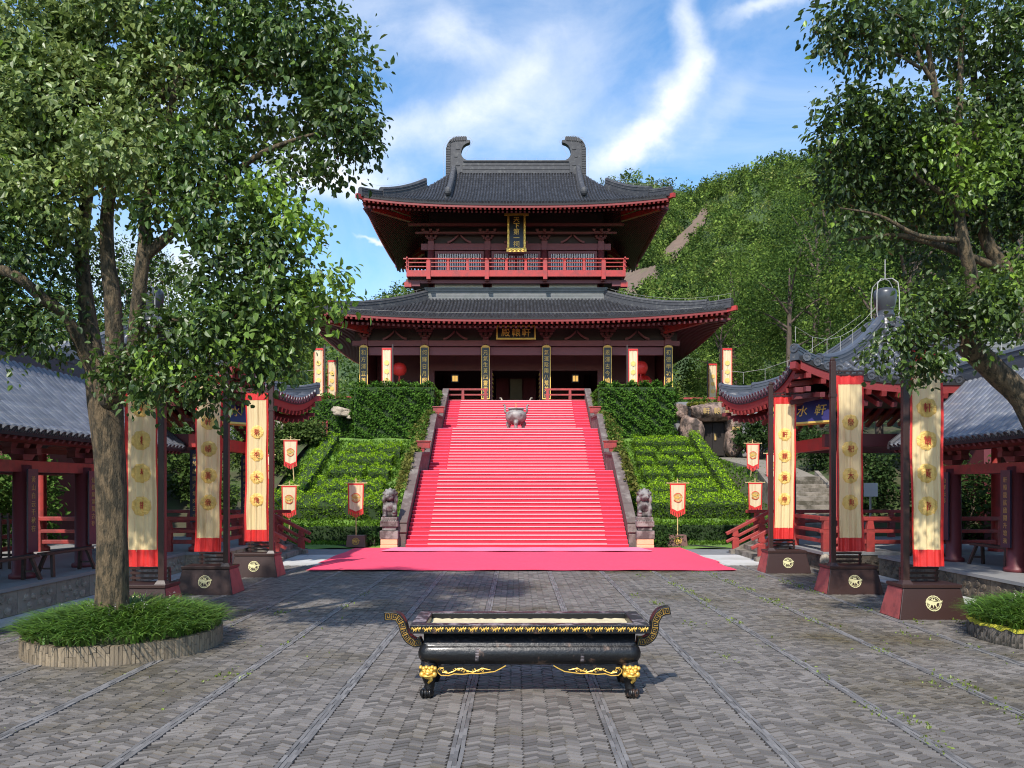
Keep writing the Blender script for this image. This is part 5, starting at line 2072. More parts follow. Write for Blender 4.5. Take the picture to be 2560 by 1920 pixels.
def banner_stand(label, x, y, text, pole_side, hz=4.26, seed=0):
    """tapered pedestal with a square pole, a top arm and a long pleated cloth facing the viewer; pole_side -1 left, +1 right"""
    rr = random.Random(seed)
    t = thing('banner_stand', label, 'banner', (x, y, 0), 'tall ceremonial banners along the court')
    ps = pole_side
    x0 = x + (0.0)
    yb = y
    # pedestal: dark front and back, painted red side panels
    m1 = MB().frustum((x0, yb + 0.34, 0.0), (1.10, 0.68), (0.90, 0.50), 0.49)
    ped = m1.build('pedestal', 'stand_brown', t, bevel=0.008)
    m1 = MB().frustum((x0, yb + 0.34, 0.49), (0.94, 0.54), (0.94, 0.54), 0.055)
    m1.build('cap', 'stand_brown', ped, bevel=0.006)
    for sx in (-1, 1):
        m1 = MB()
        m1.add([(x0 + sx * 0.552, yb + 0.02, 0.012), (x0 + sx * 0.552, yb + 0.66, 0.012), (x0 + sx * 0.456, yb + 0.58, 0.478), (x0 + sx * 0.456, yb + 0.10, 0.478)],
               [(0, 1, 2, 3) if sx > 0 else (3, 2, 1, 0)])
        m1.build('side_panel', 'stand_side', ped)
    m1 = MB()
    tilt = math.atan2(0.09, 0.49)
    emblem(m1, (x0, yb + 0.042, 0.255), 0.125, (1, 0, 0), (0, math.sin(tilt), math.cos(tilt)))
    m1.build('emblem', 'pale_gold', ped)
    # low rail on top of the pedestal
    for z in (0.60, 0.68, 0.76):
        MB().b2(x0 - 0.30, x0 + 0.34, yb + 0.50, yb + 0.53, z - 0.018, z + 0.018).build('rail', 'stand_brown', t)
    for xx in (-0.28, 0.3):
        MB().b2(x0 + xx, x0 + xx + 0.04, yb + 0.525, yb + 0.56, 0.54, 0.77).build('rail_post', 'stand_brown', t)
    # pole
    pxx = x0 + ps * 0.36
    m1 = MB()
    m1.b2(pxx - 0.05, pxx + 0.05, yb + 0.16, yb + 0.26, 0.545, hz + 0.28)
    pole = m1.build('pole', 'stand_brown', t, bevel=0.008)
    m1 = MB()
    m1.frustum((pxx, yb + 0.21, 0.545), (0.18, 0.18), (0.11, 0.11), 0.06)
    m1.b2(pxx - 0.062, pxx + 0.062, yb + 0.148, yb + 0.272, hz - 0.42, hz - 0.36)
    m1.ball((pxx, yb + 0.21, hz + 0.31), (0.055, 0.055, 0.06), 10, 6)
    m1.build('pole_collar', 'stand_brown', pole)
    bx = x0 + ps * 0.02
    m1 = MB()
    m1.b2(min(pxx, bx - ps * 0.34), max(pxx, bx - ps * 0.34), yb + 0.19, yb + 0.235, hz + 0.0, hz + 0.035)
    m1.b2(min(pxx, bx - ps * 0.32), max(pxx, bx - ps * 0.32), yb + 0.195, yb + 0.23, hz + 0.075, hz + 0.10)
    for i in range(5):
        xx = bx - ps * (0.26 - i * 0.12)
        m1.b2(xx - 0.01, xx + 0.01, yb + 0.20, yb + 0.225, hz + 0.03, hz + 0.08)
    m1.build('top_arm', 'stand_brown', t)
    # cloth
    W, H = 0.53, hz - 0.82
    cy_ = yb + 0.205
    ph = [rr.uniform(0, 6) for _ in range(6)]
    lean = rr.uniform(-0.03, 0.03)

    def surf(u, v, off=0.0):
        """u -1..1 across, v 0 top .. 1 bottom"""
        z = hz - v * H
        pl = 0.010 * math.sin(u * 8 + ph[0]) + 0.007 * math.sin(u * 15 + ph[1] + v * 2) + 0.005 * math.sin(u * 27 + ph[2] - v * 3)
        pl *= 0.8 + 1.3 * v
        sw = 0.025 * math.sin(v * 3.0 + ph[3]) * v
        return Vector((bx + u * W / 2 * (1 - 0.03 * math.sin(v * 5 + ph[4])) + lean * v * v + 0.006 * math.sin(v * 17 + ph[5]) * abs(u), cy_ - off + pl + sw, z))

    def patch(u0, u1, v0, v1, nu, nv, off, edge=None):
        V = []
        for j in range(nv + 1):
            for i in range(nu + 1):
                u, v = u0 + (u1 - u0) * i / nu, v0 + (v1 - v0) * j / nv
                V.append(surf(u, v, off))
        F = [(j * (nu + 1) + i, (j + 1) * (nu + 1) + i, (j + 1) * (nu + 1) + i + 1, j * (nu + 1) + i + 1) for j in range(nv) for i in range(nu)]
        return V, F
    cl = MB().add(*patch(-0.86, 0.86, 0.035, 0.93, 26, 40, 0.0)).build('cloth', 'cloth_cream', t, True)
    for nm, (u0, u1, v0, v1, nu, nv) in (('side_border', (-1, -0.85, 0, 1, 4, 40)), ('side_border', (0.85, 1, 0, 1, 4, 40)), ('top_border', (-0.86, 0.86, 0, 0.05, 20, 3)), ('hem', (-0.86, 0.86, 0.922, 1, 24, 5))):
        MB().add(*patch(u0, u1, v0, v1, nu, nv, 0.004)).build(nm, 'cloth_red', t, True)
    # medallions, each with one embroidered character
    for k, ch in enumerate(text):
        vc = 0.265 + k * 0.152
        V, F = [], []
        n, rings = 28, 6
        rad = 0.155
        for j in range(rings + 1):
            q = j / rings
            for i in range(n):
                a = 2 * math.pi * i / n
                r_ = rad * q * (1 + (0.04 * math.sin(a * 9 + k) if j == rings else 0))
                p = surf(r_ * math.cos(a) / (W / 2), vc - r_ * math.sin(a) / H, 0.0)
                V.append(p - Vector((0, 0.012 + 0.006 * math.sin(a * 5 + q * 9 + k) * q + (0.004 if j < rings else -0.006), 0)))
        F = []
        for j in range(rings):
            for i in range(n):
                F.append((j * n + i, (j + 1) * n + i, (j + 1) * n + (i + 1) % n, j * n + (i + 1) % n))
        md = MB().add(V, F).build('medallion', 'medallion', t, True)
        m1 = MB()
        c = surf(0, vc, 0.030)
        write(m1, ch, (c.x, c.y, c.z), 0.155, (1, 0, 0), (0, 0, 1), 0.03, 0.85)
        m1.build('character', 'thread_red', md)
    return t


A_, B_ = '軒轅黃帝', '祭祀大典'
banner_stand('nearest tall cream banner on the right, red border, beside the small planter', 6.56, 11.9, A_, -1, seed=1)
banner_stand('middle tall cream banner of the three on the right, before the pavilion', 6.56, 14.67, B_, -1, seed=2)
banner_stand('farthest tall cream banner on the right, next to the red steps', 6.53, 18.2, A_, -1, seed=3)
banner_stand('tall cream banner partly hidden by the big tree trunk', -5.98, 11.87, B_, 1, seed=4)
banner_stand('middle tall cream banner of the three on the left', -6.0, 14.6, A_, 1, seed=5)
banner_stand('farthest tall cream banner on the left, next to the red steps', -6.02, 17.4, B_, 1, seed=6)


# tall banners up on the terrace, simpler and paler
def terrace_banner(label, x, y, ztop, zb, ps):
    t = thing('terrace_banner', label, 'banner', (x, y, zb), 'pale banners on the terrace')
    MB().b2(x + ps * 0.34 - 0.04, x + ps * 0.34 + 0.04, y, y + 0.08, zb, ztop + 0.22).build('pole', 'stand_brown', t)
    MB().b2(min(x + ps * 0.34, x - ps * 0.26), max(x + ps * 0.34, x - ps * 0.26), y + 0.02, y + 0.06, ztop, ztop + 0.04).build('top_arm', 'stand_brown', t)
    H = 2.95
    V = []
    for j in range(13):
        for i in range(11):
            u = -1 + 2 * i / 10
            V.append((x + u * 0.25, y - 0.01 + 0.014 * math.sin(u * 9 + x), ztop - H * j / 12))
    F = [(j * 11 + i, (j + 1) * 11 + i, (j + 1) * 11 + i + 1, j * 11 + i + 1) for j in range(12) for i in range(10)]
    MB().add(V, F).build('cloth', 'cloth_pale', t, True)
    for sx in (-1, 1):
        MB().b2(x + sx * 0.255 - 0.022, x + sx * 0.255 + 0.022, y - 0.035, y - 0.03, ztop - H, ztop).build('side_border', 'cloth_red', t)
    MB().b2(x - 0.235, x + 0.235, y - 0.04, y - 0.036, ztop - 0.1, ztop).build('top_border', 'cloth_red', t)
    for k in range(4):
        m1 = MB().prism([(0.14 * math.cos(a), 0.14 * math.sin(a)) for a in np.linspace(0, 2 * math.pi, 17)[:-1]], (x, y - 0.032, ztop - 0.85 - k * 0.5), (1, 0, 0), (0, 0, 1), 0.012)
        m1.build('medallion', 'medallion', t)
    MB().frustum((x, y + 0.2, zb - 0.02), (0.9, 0.6), (0.75, 0.45), 0.5).build('pedestal', 'stand_brown', t)


terrace_banner('pale banner before the two leftmost columns of the hall', -7.45, 43.8, 10.05, TERR, 1)
terrace_banner('pale banner before the two rightmost columns of the hall', 6.75, 43.8, 10.0, TERR, -1)
terrace_banner('outermost pale banner left of the hall', -11.4, 43.9, 10.05, 6.4, 1)
terrace_banner('smaller pale banner set back left of the hall', -12.1, 50, 10.36, TERR, 1)
terrace_banner('smaller pale banner set back right of the hall', 13.2, 51, 10.3, TERR, -1)
terrace_banner('outermost pale banner right of the hall', 12.2, 43.9, 10.05, 6.4, -1)


# ------------------------------------------------------------------ small fringed flags
def pennant(label, x, y, ztop, zb, ped=False, tilt=0.0, turn=0.0):
    t = thing('fringed_flag', label, 'flag', (x, y, zb), 'small fringed flags on bamboo poles')
    c, s_ = math.cos(turn), math.sin(turn)
    ux = Vector((c, s_, 0))
    top = Vector((x, y, ztop))
    foot = Vector((x + tilt, y + 0.03, zb))
    MB().tube([foot, top + Vector((0, 0.03, 0.16))], 0.018, 8).build('pole', 'bamboo', t)
    m1 = MB().tube([top - ux * 0.37, top + ux * 0.37], 0.014, 8)
    for q in (-1, 1):
        m1.ball(top + ux * 0.37 * q, 0.024, 8, 5)
        m1.tube([top + ux * 0.3 * q, top + Vector((0, 0, 0.11))], 0.004, 4)
    m1.build('cross_bar', 'bamboo', t)
    W, H = 0.28, 0.92

    def sf(u, v, off):
        hh = H + 0.14 * (1 - abs(u)) * v
        p = top + ux * (u * W * (1 - 0.09 * v)) + Vector((0, 0, -0.01 - v * hh))
        return p + Vector((s_, -c, 0)) * (off + 0.012 * math.sin(u * 9 + x * 5) * v)

    def patch(u0, u1, v0, v1, nu, nv, off):
        V = [sf(u0 + (u1 - u0) * i / nu, v0 + (v1 - v0) * j / nv, off) for j in range(nv + 1) for i in range(nu + 1)]
        F = [(j * (nu + 1) + i, (j + 1) * (nu + 1) + i, (j + 1) * (nu + 1) + i + 1, j * (nu + 1) + i + 1) for j in range(nv) for i in range(nu)]
        return V, F
    MB().add(*patch(-0.86, 0.86, 0.04, 0.93, 14, 12, 0)).build('cloth', 'cloth_pale', t, True)
    for a in ((-1, -0.84, 0, 1.0), (0.84, 1, 0, 1.0), (-0.85, 0.85, 0, 0.06), (-0.85, 0.85, 0.92, 1.0)):
        MB().add(*patch(a[0], a[1], a[2], a[3], 6, 8, 0.004)).build('border', 'cloth_red', t, True)
    m1 = MB()
    for i in range(9):
        u = -0.94 + 1.88 * i / 8
        a, b = sf(u, 1.0, 0.003), sf(u, 1.0, 0.003) + Vector((0, 0, -0.13))
        m1.beam(a, b, 0.036, 0.006, (s_, -c, 0))
    m1.build('fringe', 'fringe_red', t, kind='stuff')
    m1 = MB()
    emblem(m1, sf(0, 0.5, 0.02), 0.14, ux, (0, 0, 1), 0.004)
    m1.build('emblem', 'ochre', t)
    m1 = MB()
    P = [sf(0, 0.5, 0.016) + ux * 0.155 * math.cos(a) + Vector((0, 0, 0.155 * math.sin(a))) for a in np.linspace(0.35, 2.8, 12)]
    m1.tube(P, 0.011, 5)
    P = [sf(0, 0.5, 0.016) + ux * 0.155 * math.cos(a) + Vector((0, 0, 0.155 * math.sin(a))) for a in np.linspace(3.6, 5.8, 12)]
    m1.tube(P, 0.011, 5)
    m1.build('emblem_arc', 'fringe_red', t)
    if ped:
        pd = MB().frustum((x, y + 0.2, 0.0), (0.68, 0.5), (0.60, 0.42), 0.40).build('pedestal', 'stand_small', t, bevel=0.01)
        m1 = MB()
        emblem(m1, (x, y - 0.04, 0.2), 0.125, (1, 0, 0), (0, 0.1, 0.995), 0.01)
        m1.build('emblem', 'ochre', pd)
    return t


pennant('small fringed flag on a brown block beside the left stone lion', -5.5, 26.1, 2.2, 0.38, True)
pennant('small fringed flag on a brown block beside the right stone lion', 5.62, 26.4, 2.2, 0.38, True)
pennant('small fringed flag rising behind the end of the left pavilion railing', -8.3, 27.8, 2.12, 0.3)
pennant('leaning small flag highest on the left slope', -9.2, 31, 3.98, 2.3, False, 0.14, 0.1)
pennant('small flag half hidden behind the farthest left banner', -9.65, 29.3, 3.3, 1.4, False, 0.08)
pennant('small flag highest on the right lawn near the path', 10.1, 32.4, 3.92, 2.1, False, -0.10)
pennant('small flag behind the end of the right pavilion railing', 9.35, 29.7, 2.24, 0.7)
pennant('small flag half hidden behind the farthest right banner', 10.25, 30.3, 3.4, 1.6)


# ------------------------------------------------------------------ stone lions on plinths
def lion(x, y, flip, label):
    t = thing('stone_lion', label, 'lion statue', (x, y, 0), 'guardian lions at the foot of the stairs')
    w = 0.66
    z = 0.0
    for nm, ww, h, m in (('base_course', 0.76, 0.16, 'peach_stone'), ('base_panel', 0.74, 0.26, 'peach_stone'), ('lower_block', 0.80, 0.37, 'plinth_stone'), ('waist', 0.62, 0.17, 'lion_stone'),
                         ('cushion', 0.78, 0.27, 'plinth_stone'), ('seat_slab', 0.70, 0.16, 'plinth_stone')):
        ww, h = ww * 0.76, h * 0.76
        MB().b2(x - ww / 2, x + ww / 2, y - ww / 2, y + ww / 2, z + 0.003, z + h - 0.003).build(nm, m, t, bevel=0.015)
        z += h
    m1 = MB()
    for i in range(7):
        m1.ball((x - 0.23 + 0.076 * i, y - 0.292, z - 0.15), (0.034, 0.024, 0.053), 8, 6)
    m1.build('petals', 'plinth_stone', t, kind='stuff')
    b = MB()
    f = 1 if flip else -1
    o = Vector((x, y, z - 0.02))

    def bl(cx, cy, cz, r, M=None):
        b.ball(o + Vector((cx, cy, cz)), r, 16, 12, M)
    bl(0, 0.16, 0.24, (0.27, 0.26, 0.27))           # haunches
    bl(-0.20, 0.02, 0.15, (0.11, 0.20, 0.17))
    bl(0.20, 0.02, 0.15, (0.11, 0.20, 0.17))
    bl(-0.21, -0.17, 0.05, (0.09, 0.12, 0.06))
    bl(0.21, -0.17, 0.05, (0.09, 0.12, 0.06))
    bl(0, 0.02, 0.46, (0.24, 0.22, 0.28))           # chest
    bl(0, -0.11, 0.50, (0.17, 0.13, 0.18))
    bl(0, -0.02, 0.92, (0.25, 0.24, 0.24))          # head
    bl(0, 0.08, 0.92, (0.29, 0.22, 0.28))           # mane
    bl(0, -0.20, 0.84, (0.17, 0.12, 0.11))          # muzzle
    bl(0, -0.19, 0.755, (0.13, 0.10, 0.05))         # jaw
    bl(0, -0.30, 0.885, (0.06, 0.04, 0.045))        # nose
    for s in (-1, 1):
        bl(s * 0.11, -0.22, 0.975, (0.075, 0.05, 0.045))   # brows
        bl(s * 0.105, -0.235, 0.925, 0.04)                 # eyes
        bl(s * 0.24, 0.0, 1.02, (0.06, 0.05, 0.09))        # ears
        bl(s * 0.25, -0.04, 0.74, (0.09, 0.10, 0.15))      # cheek curls
        bl(s * 0.23, -0.02, 0.60, (0.08, 0.09, 0.12))
        b.tube([o + Vector((s * 0.20, -0.06, 0.50)), o + Vector((s * 0.22, -0.16, 0.34)), o + Vector((s * 0.21, -0.19, 0.20)), o + Vector((s * 0.21, -0.21, 0.07 if s == f else 0.20))],
               [0.105, 0.095, 0.08, 0.085], 12)
        bl(s * 0.21, -0.25, 0.06 if s == f else 0.22, (0.09, 0.12, 0.06))
    for i in range(7):
        a = -0.3 + i * (math.pi + 0.6) / 6
        bl(0.27 * math.cos(a), 0.02, 0.94 + 0.24 * math.sin(a), (0.075, 0.09, 0.075))
    bl(-f * 0.21, -0.22, 0.12, 0.10)                # ball or cub under one paw
    bl(0, -0.235, 0.50, (0.055, 0.03, 0.07))        # bell on the chest
    bl(-0.1, 0.34, 0.42, (0.08, 0.09, 0.26))        # tail
    b.v = [tuple(o + (Vector(v) - o) * 0.80) for v in b.v]
    me = b.mesh('lion')
    o_ = link('lion_body', me, 'lion_stone', t, None, True)
    r = o_.modifiers.new('join', 'REMESH')
    r.mode = 'VOXEL'
    r.voxel_size = 0.014
    r.use_smooth_shade = True
    return t


lion(-4.27, 25.8, False, 'weathered stone lion on a stepped plinth left of the stairs')
lion(4.35, 25.8, True, 'weathered stone lion on a stepped plinth right of the stairs')

# ------------------------------------------------------------------ bronze tripod cauldron on the upper landing
cx, cy, cz = 0.0, 36.4, 4.79
t = thing('cauldron', 'round bronze tripod censer with two upright handles on the upper stair landing', 'censer', (cx, cy, cz))
MB().lathe((cx, cy, cz), [(0.05, 0.24), (0.22, 0.25), (0.38, 0.34), (0.47, 0.47), (0.51, 0.60), (0.505, 0.64), (0.51, 0.66), (0.50, 0.75), (0.45, 0.84), (0.36, 0.90), (0.335, 0.93), (0.335, 0.965), (0.385, 0.975), (0.385, 1.03),
                          (0.32, 1.035), (0.30, 0.96), (0.05, 0.95)], 32).build('body', 'bronze', t, True)
for k in range(3):
    a = -math.pi / 2 + k * 2 * math.pi / 3
    lx, ly = cx + 0.40 * math.cos(a), cy + 0.40 * math.sin(a)
    m1 = MB().tube([(cx + 0.37 * math.cos(a), cy + 0.37 * math.sin(a), cz + 0.42), (lx, ly, cz + 0.3), (lx, ly, cz + 0.15), (lx + 0.03 * math.cos(a), ly + 0.03 * math.sin(a), cz - 0.01)], [0.12, 0.115, 0.08, 0.09], 12)
    lg = m1.build('leg', 'bronze', t, True)
    m1 = MB()
    fx, fy = cx + 0.50 * math.cos(a), cy + 0.50 * math.sin(a)
    nx_, ny_ = -math.sin(a), math.cos(a)
    m1.ball((fx - 0.02 * math.cos(a), fy - 0.02 * math.sin(a), cz + 0.30), (0.075, 0.06, 0.12), 12, 8)
    for q in (-1, 1):
        m1.ball((fx + nx_ * 0.04 * q, fy + ny_ * 0.04 * q, cz + 0.345), 0.02, 8, 6)
    m1.ball((fx + 0.05 * math.cos(a), fy + 0.05 * math.sin(a), cz + 0.29), (0.025, 0.025, 0.03), 8, 6)
    m1.build('mask', 'bronze', lg, True)
for s in (-1, 1):
    P = [(0.46, 0.80), (0.52, 0.87), (0.535, 0.96), (0.515, 1.05), (0.535, 1.15), (0.58, 1.22)]
    m1 = MB().tube([(cx + s * a, cy, cz + b) for a, b in P], [0.05, 0.05, 0.048, 0.046, 0.046, 0.04], 8)
    m1.b2(cx + s * 0.55, cx + s * 0.64, cy - 0.04, cy + 0.04, cz + 1.17, cz + 1.22)
    m1.build('handle', 'bronze', t, True)
m1 = MB()
for i in range(3):
    m1.tube([(cx - 0.015 + 0.015 * i, cy, cz + 0.95), (cx - 0.02 + 0.02 * i, cy, cz + 1.30 - 0.03 * i)], 0.006, 5)
m1.build('incense_sticks', 'ochre', t, kind='stuff')

# railings at the head of the stairs and along the terrace
def thin_rail(label, x0, x1, y, z, posts):
    t = thing('terrace_railing', label, 'railing', ((x0 + x1) / 2, y, z), 'thin red railings on the terrace')
    for zz, r in ((0.72, 0.05), (0.42, 0.04), (0.10, 0.05)):
        MB().b2(x0, x1, y - r, y + r, z + zz - r, z + zz + r).build('rail', 'red_rail', t)
    for p in posts:
        m1 = MB()
        m1.frustum((p, y, z), (0.17, 0.14), (0.13, 0.12), 0.68)
        m1.build('post', 'red_rail', t)


thin_rail('thin red railing left of the opening at the stair head', -3.75, -1.55, 42.25, TERR, (-2.95, -1.7))
thin_rail('thin red railing right of the opening at the stair head', 1.6, 3.82, 42.25, TERR, (1.75, 3.0))
thin_rail('thin red railing at the left end of the terrace', -11.2, -8.6, 42.6, 6.36, (-10.9, -9.6))
thin_rail('thin red railing at the right end of the terrace', 8.6, 11.5, 43.2, 6.36, (8.9, 10.9))
# small pale cranes at the hall entrance
for s in (-1, 1):
    x = s * 0.86
    t = thing('crane_figure', 'small pale bird figure at the ' + ('left' if s < 0 else 'right') + ' side of the hall entrance', 'figurine', (x, 44.5, TERR), 'bird figures at the hall entrance')
    MB().tube([(x, 44.5, TERR), (x, 44.5, TERR + 0.25), (x - s * 0.03, 44.5, TERR + 0.4), (x + s * 0.02, 44.5, TERR + 0.5), (x + s * 0.12, 44.5, TERR + 0.5)], [0.05, 0.09, 0.05, 0.04, 0.015], 8).build('body', 'pale_rock', t, True)


# ------------------------------------------------------------------ black altar burner in the foreground
BX, BY = 0.135, 7.86
t = thing('altar_burner', 'long black lacquered incense burner with gold trim and four clawed feet in the foreground', 'incense burner', (BX, BY, 0))


def rbox_ring(hx, hy, z, r, n=6):
    P = []
    for (sx, sy, a0) in ((1, 1, 0), (-1, 1, 90), (-1, -1, 180), (1, -1, 270)):
        for i in range(n + 1):
            a = R(a0 + 90 * i / n)
            P.append((BX + sx * (hx - r) + r * math.cos(a), BY + sy * (hy - r) + r * math.sin(a), z))
    return P


def loft(rings, cap0=True, cap1=True):
    mb = MB()
    n = len(rings[0])
    V = [p for r_ in rings for p in r_]
    F = []
    for j in range(len(rings) - 1):
        for i in range(n):
            k = (i + 1) % n
            F.append((j * n + i, j * n + k, (j + 1) * n + k, (j + 1) * n + i))
    if cap0:
        F.append(tuple(reversed(range(n))))
    if cap1:
        F.append(tuple(range((len(rings) - 1) * n, len(rings) * n)))
    return mb.add(V, F)


bod = loft([rbox_ring(1.04, 0.28, 0.318, 0.06), rbox_ring(1.085, 0.325, 0.345, 0.09), rbox_ring(1.112, 0.355, 0.395, 0.11), rbox_ring(1.115, 0.358, 0.44, 0.11), rbox_ring(1.10, 0.345, 0.485, 0.10), rbox_ring(1.08, 0.325, 0.512, 0.09),
            rbox_ring(1.066, 0.31, 0.524, 0.05), rbox_ring(1.066, 0.31, 0.536, 0.03), rbox_ring(1.055, 0.30, 0.542, 0.02), rbox_ring(1.055, 0.30, 0.65, 0.02)]).build('body', 'lacquer', t, True)
rim = MB()
for a in ((-1.178, 1.178, -0.41, -0.29), (-1.178, 1.178, 0.29, 0.41), (-1.178, -1.03, -0.29, 0.29), (1.03, 1.178, -0.29, 0.29)):
    rim.b2(BX + a[0], BX + a[1], BY + a[2], BY + a[3], 0.651, 0.735)
rim_o = rim.build('rim', 'lacquer', t, bevel=0.006)
rw = MB()
for a in ((-1.17, 1.17, -0.40, -0.30), (-1.17, 1.17, 0.30, 0.40), (-1.17, -1.04, -0.30, 0.30), (1.04, 1.17, -0.30, 0.30)):
    rw.b2(BX + a[0], BX + a[1], BY + a[2], BY + a[3], 0.733, 0.739)
rw.build('rim_top', 'lacquer_worn', rim_o)
# ash filling with a raked surface
nx, ny = 60, 16
V = []
for j in range(ny):
    for i in range(nx):
        u, v = i / (nx - 1) * 2 - 1, j / (ny - 1) * 2 - 1
        e = max(abs(u) ** 10, abs(v) ** 6)
        V.append((BX + u * 1.028, BY + v * 0.288, 0.664 + 0.014 * e + 0.010 * math.sin(u * 9 + 1) * math.sin(v * 3) + rnd.gauss(0, 0.0035)))
F = [(j * nx + i, j * nx + i + 1, (j + 1) * nx + i + 1, (j + 1) * nx + i) for j in range(ny - 1) for i in range(nx - 1)]
link('ash', mesh_np('ash', V, F), 'ash', t, 'stuff', True)
# gold running dragons along the rim front
def dragon_relief():
    mb = MB()
    y = 0
    mb.tube([(-0.040, y, 0.002), (-0.046, y, 0.014), (-0.036, y, 0.022), (-0.028, y, 0.010), (-0.016, y, -0.004), (0.0, y, 0.004), (0.014, y, 0.012), (0.026, y, 0.006), (0.038, y, 0.010)],
            [0.003, 0.004, 0.005, 0.007, 0.009, 0.010, 0.009, 0.008, 0.006], 6)
    for a, b in (((-0.016, 0.0), (-0.026, -0.020)), ((0.004, 0.0), (-0.002, -0.022)), ((0.022, 0.004), (0.030, -0.018)), ((0.012, 0.012), (0.022, 0.028)), ((0.03, 0.01), (0.044, 0.024)), ((-0.004, 0.006), (-0.010, 0.022))):
        mb.tube([(a[0], y, a[1]), (b[0], y, b[1])], [0.006, 0.003], 5)
    mb.ball((0.036, y, 0.008), (0.011, 0.008, 0.010), 8, 6)
    return mb


dm = dragon_relief().mesh('dragon_relief')
dm.materials.append(MATS['gold'])
for i in range(21):
    o = bpy.data.objects.new('dragon_relief', dm)
    COL.objects.link(o)
    o.parent = t
    o.matrix_parent_inverse = t.matrix_basis.inverted()
    o.matrix_basis = Matrix.Translation((BX - 1.115 + i * 0.1115, BY - 0.413, 0.692)) @ Matrix.Diagonal((1.05, 0.8, 1.0, 1))
# body weld marks
m1 = MB()
for xx in (-0.52, 0.52):
    for k in range(9):
        m1.box((BX + xx, BY - 0.346 - 0.012 * math.sin(k / 8 * 3.0), 0.372 + k * 0.015), (0.035, 0.006, 0.006))
m1.build('weld_mark', 'lacquer_worn', bod, kind='stuff')


def handle(s, P, w, cyy):
    """S-shaped flat handle with a squared key pattern in gold on its front"""
    pts = [Vector((BX + s * a, 0, b)) for a, b in P]
    # smooth through points
    Q = []
    n = len(pts)
    for i in range(n - 1):
        p0, p1, p2, p3 = pts[max(i - 1, 0)], pts[i], pts[i + 1], pts[min(i + 2, n - 1)]
        for k in range(8):
            u = k / 8
            Q.append(0.5 * ((2 * p1) + (p2 - p0) * u + (2 * p0 - 5 * p1 + 4 * p2 - p3) * u * u + (3 * p1 - p0 - 3 * p2 + p3) * u ** 3))
    Q.append(pts[-1])
    Lf, Rt, T_, Nn = [], [], [], []
    for i, q in enumerate(Q):
        d = (Q[min(i + 1, len(Q) - 1)] - Q[max(i - 1, 0)]).normalized()
        nn = Vector((-d.z, 0, d.x))
        T_.append(d)
        Nn.append(nn)
        Lf.append(q + nn * w / 2)
        Rt.append(q - nn * w / 2)
    V, F = [], []
    for a, b in zip(Lf, Rt):
        for p, y in ((a, cyy - 0.06), (b, cyy - 0.06), (b, cyy + 0.06), (a, cyy + 0.06)):
            V.append((p.x, y, p.z))
    k = len(Q)
    for i in range(k - 1):
        for j in range(4):
            q = (j + 1) % 4
            F.append((i * 4 + j, i * 4 + q, (i + 1) * 4 + q, (i + 1) * 4 + j))
    F += [(3, 2, 1, 0), tuple((k - 1) * 4 + j for j in range(4))]
    h = MB().add(V, F).build('handle', 'lacquer', t, bevel=0.008)
    m2 = MB()
    for i in range(k - 1):
        p, q = Lf[i], Lf[i + 1]
        p2, q2 = Rt[i], Rt[i + 1]
    # arc length table
    S = [0.0]
    for i in range(1, k):
        S.append(S[-1] + (Q[i] - Q[i - 1]).length)

    def at(sv):
        sv = min(max(sv, 0), S[-1] - 1e-6)
        for i in range(k - 1):
            if S[i + 1] >= sv:
                u = (sv - S[i]) / (S[i + 1] - S[i])
                return Q[i].lerp(Q[i + 1], u), Nn[i].lerp(Nn[i + 1], u)
        return Q[-1], Nn[-1]

    def bar(pts2, r=0.0022):
        P3 = []
        for sv, nv in pts2:
            p, nn = at(sv)
            p = p + nn * nv
            P3.append((p.x, cyy - 0.0615, p.z))
        m2.tube(P3, r, 4)
    cells = 8
    m = 0.012
    hw = w / 2 - 0.013
    cl = (S[-1] - 2 * m) / cells
    for c in range(cells):
        a, b = m + c * cl + 0.004, m + (c + 1) * cl - 0.004
        mid = (a + b) / 2
        q = hw
        bar([(a, -q), (a, q), (b, q), (b, -q * 0.9), (a + 0.016, -q * 0.9), (a + 0.016, q * 0.45), (b - 0.018, q * 0.45), (b - 0.018, -q * 0.3)])
    m2.build('key_pattern', 'gold', h)


handle(-1, [(1.08, 0.545), (1.14, 0.525), (1.215, 0.57), (1.255, 0.645), (1.275, 0.715), (1.33, 0.79), (1.455, 0.795)], 0.082, BY - 0.20)
handle(1, [(1.08, 0.545), (1.15, 0.54), (1.225, 0.59), (1.255, 0.67), (1.262, 0.745), (1.315, 0.83), (1.41, 0.855)], 0.082, BY - 0.20)

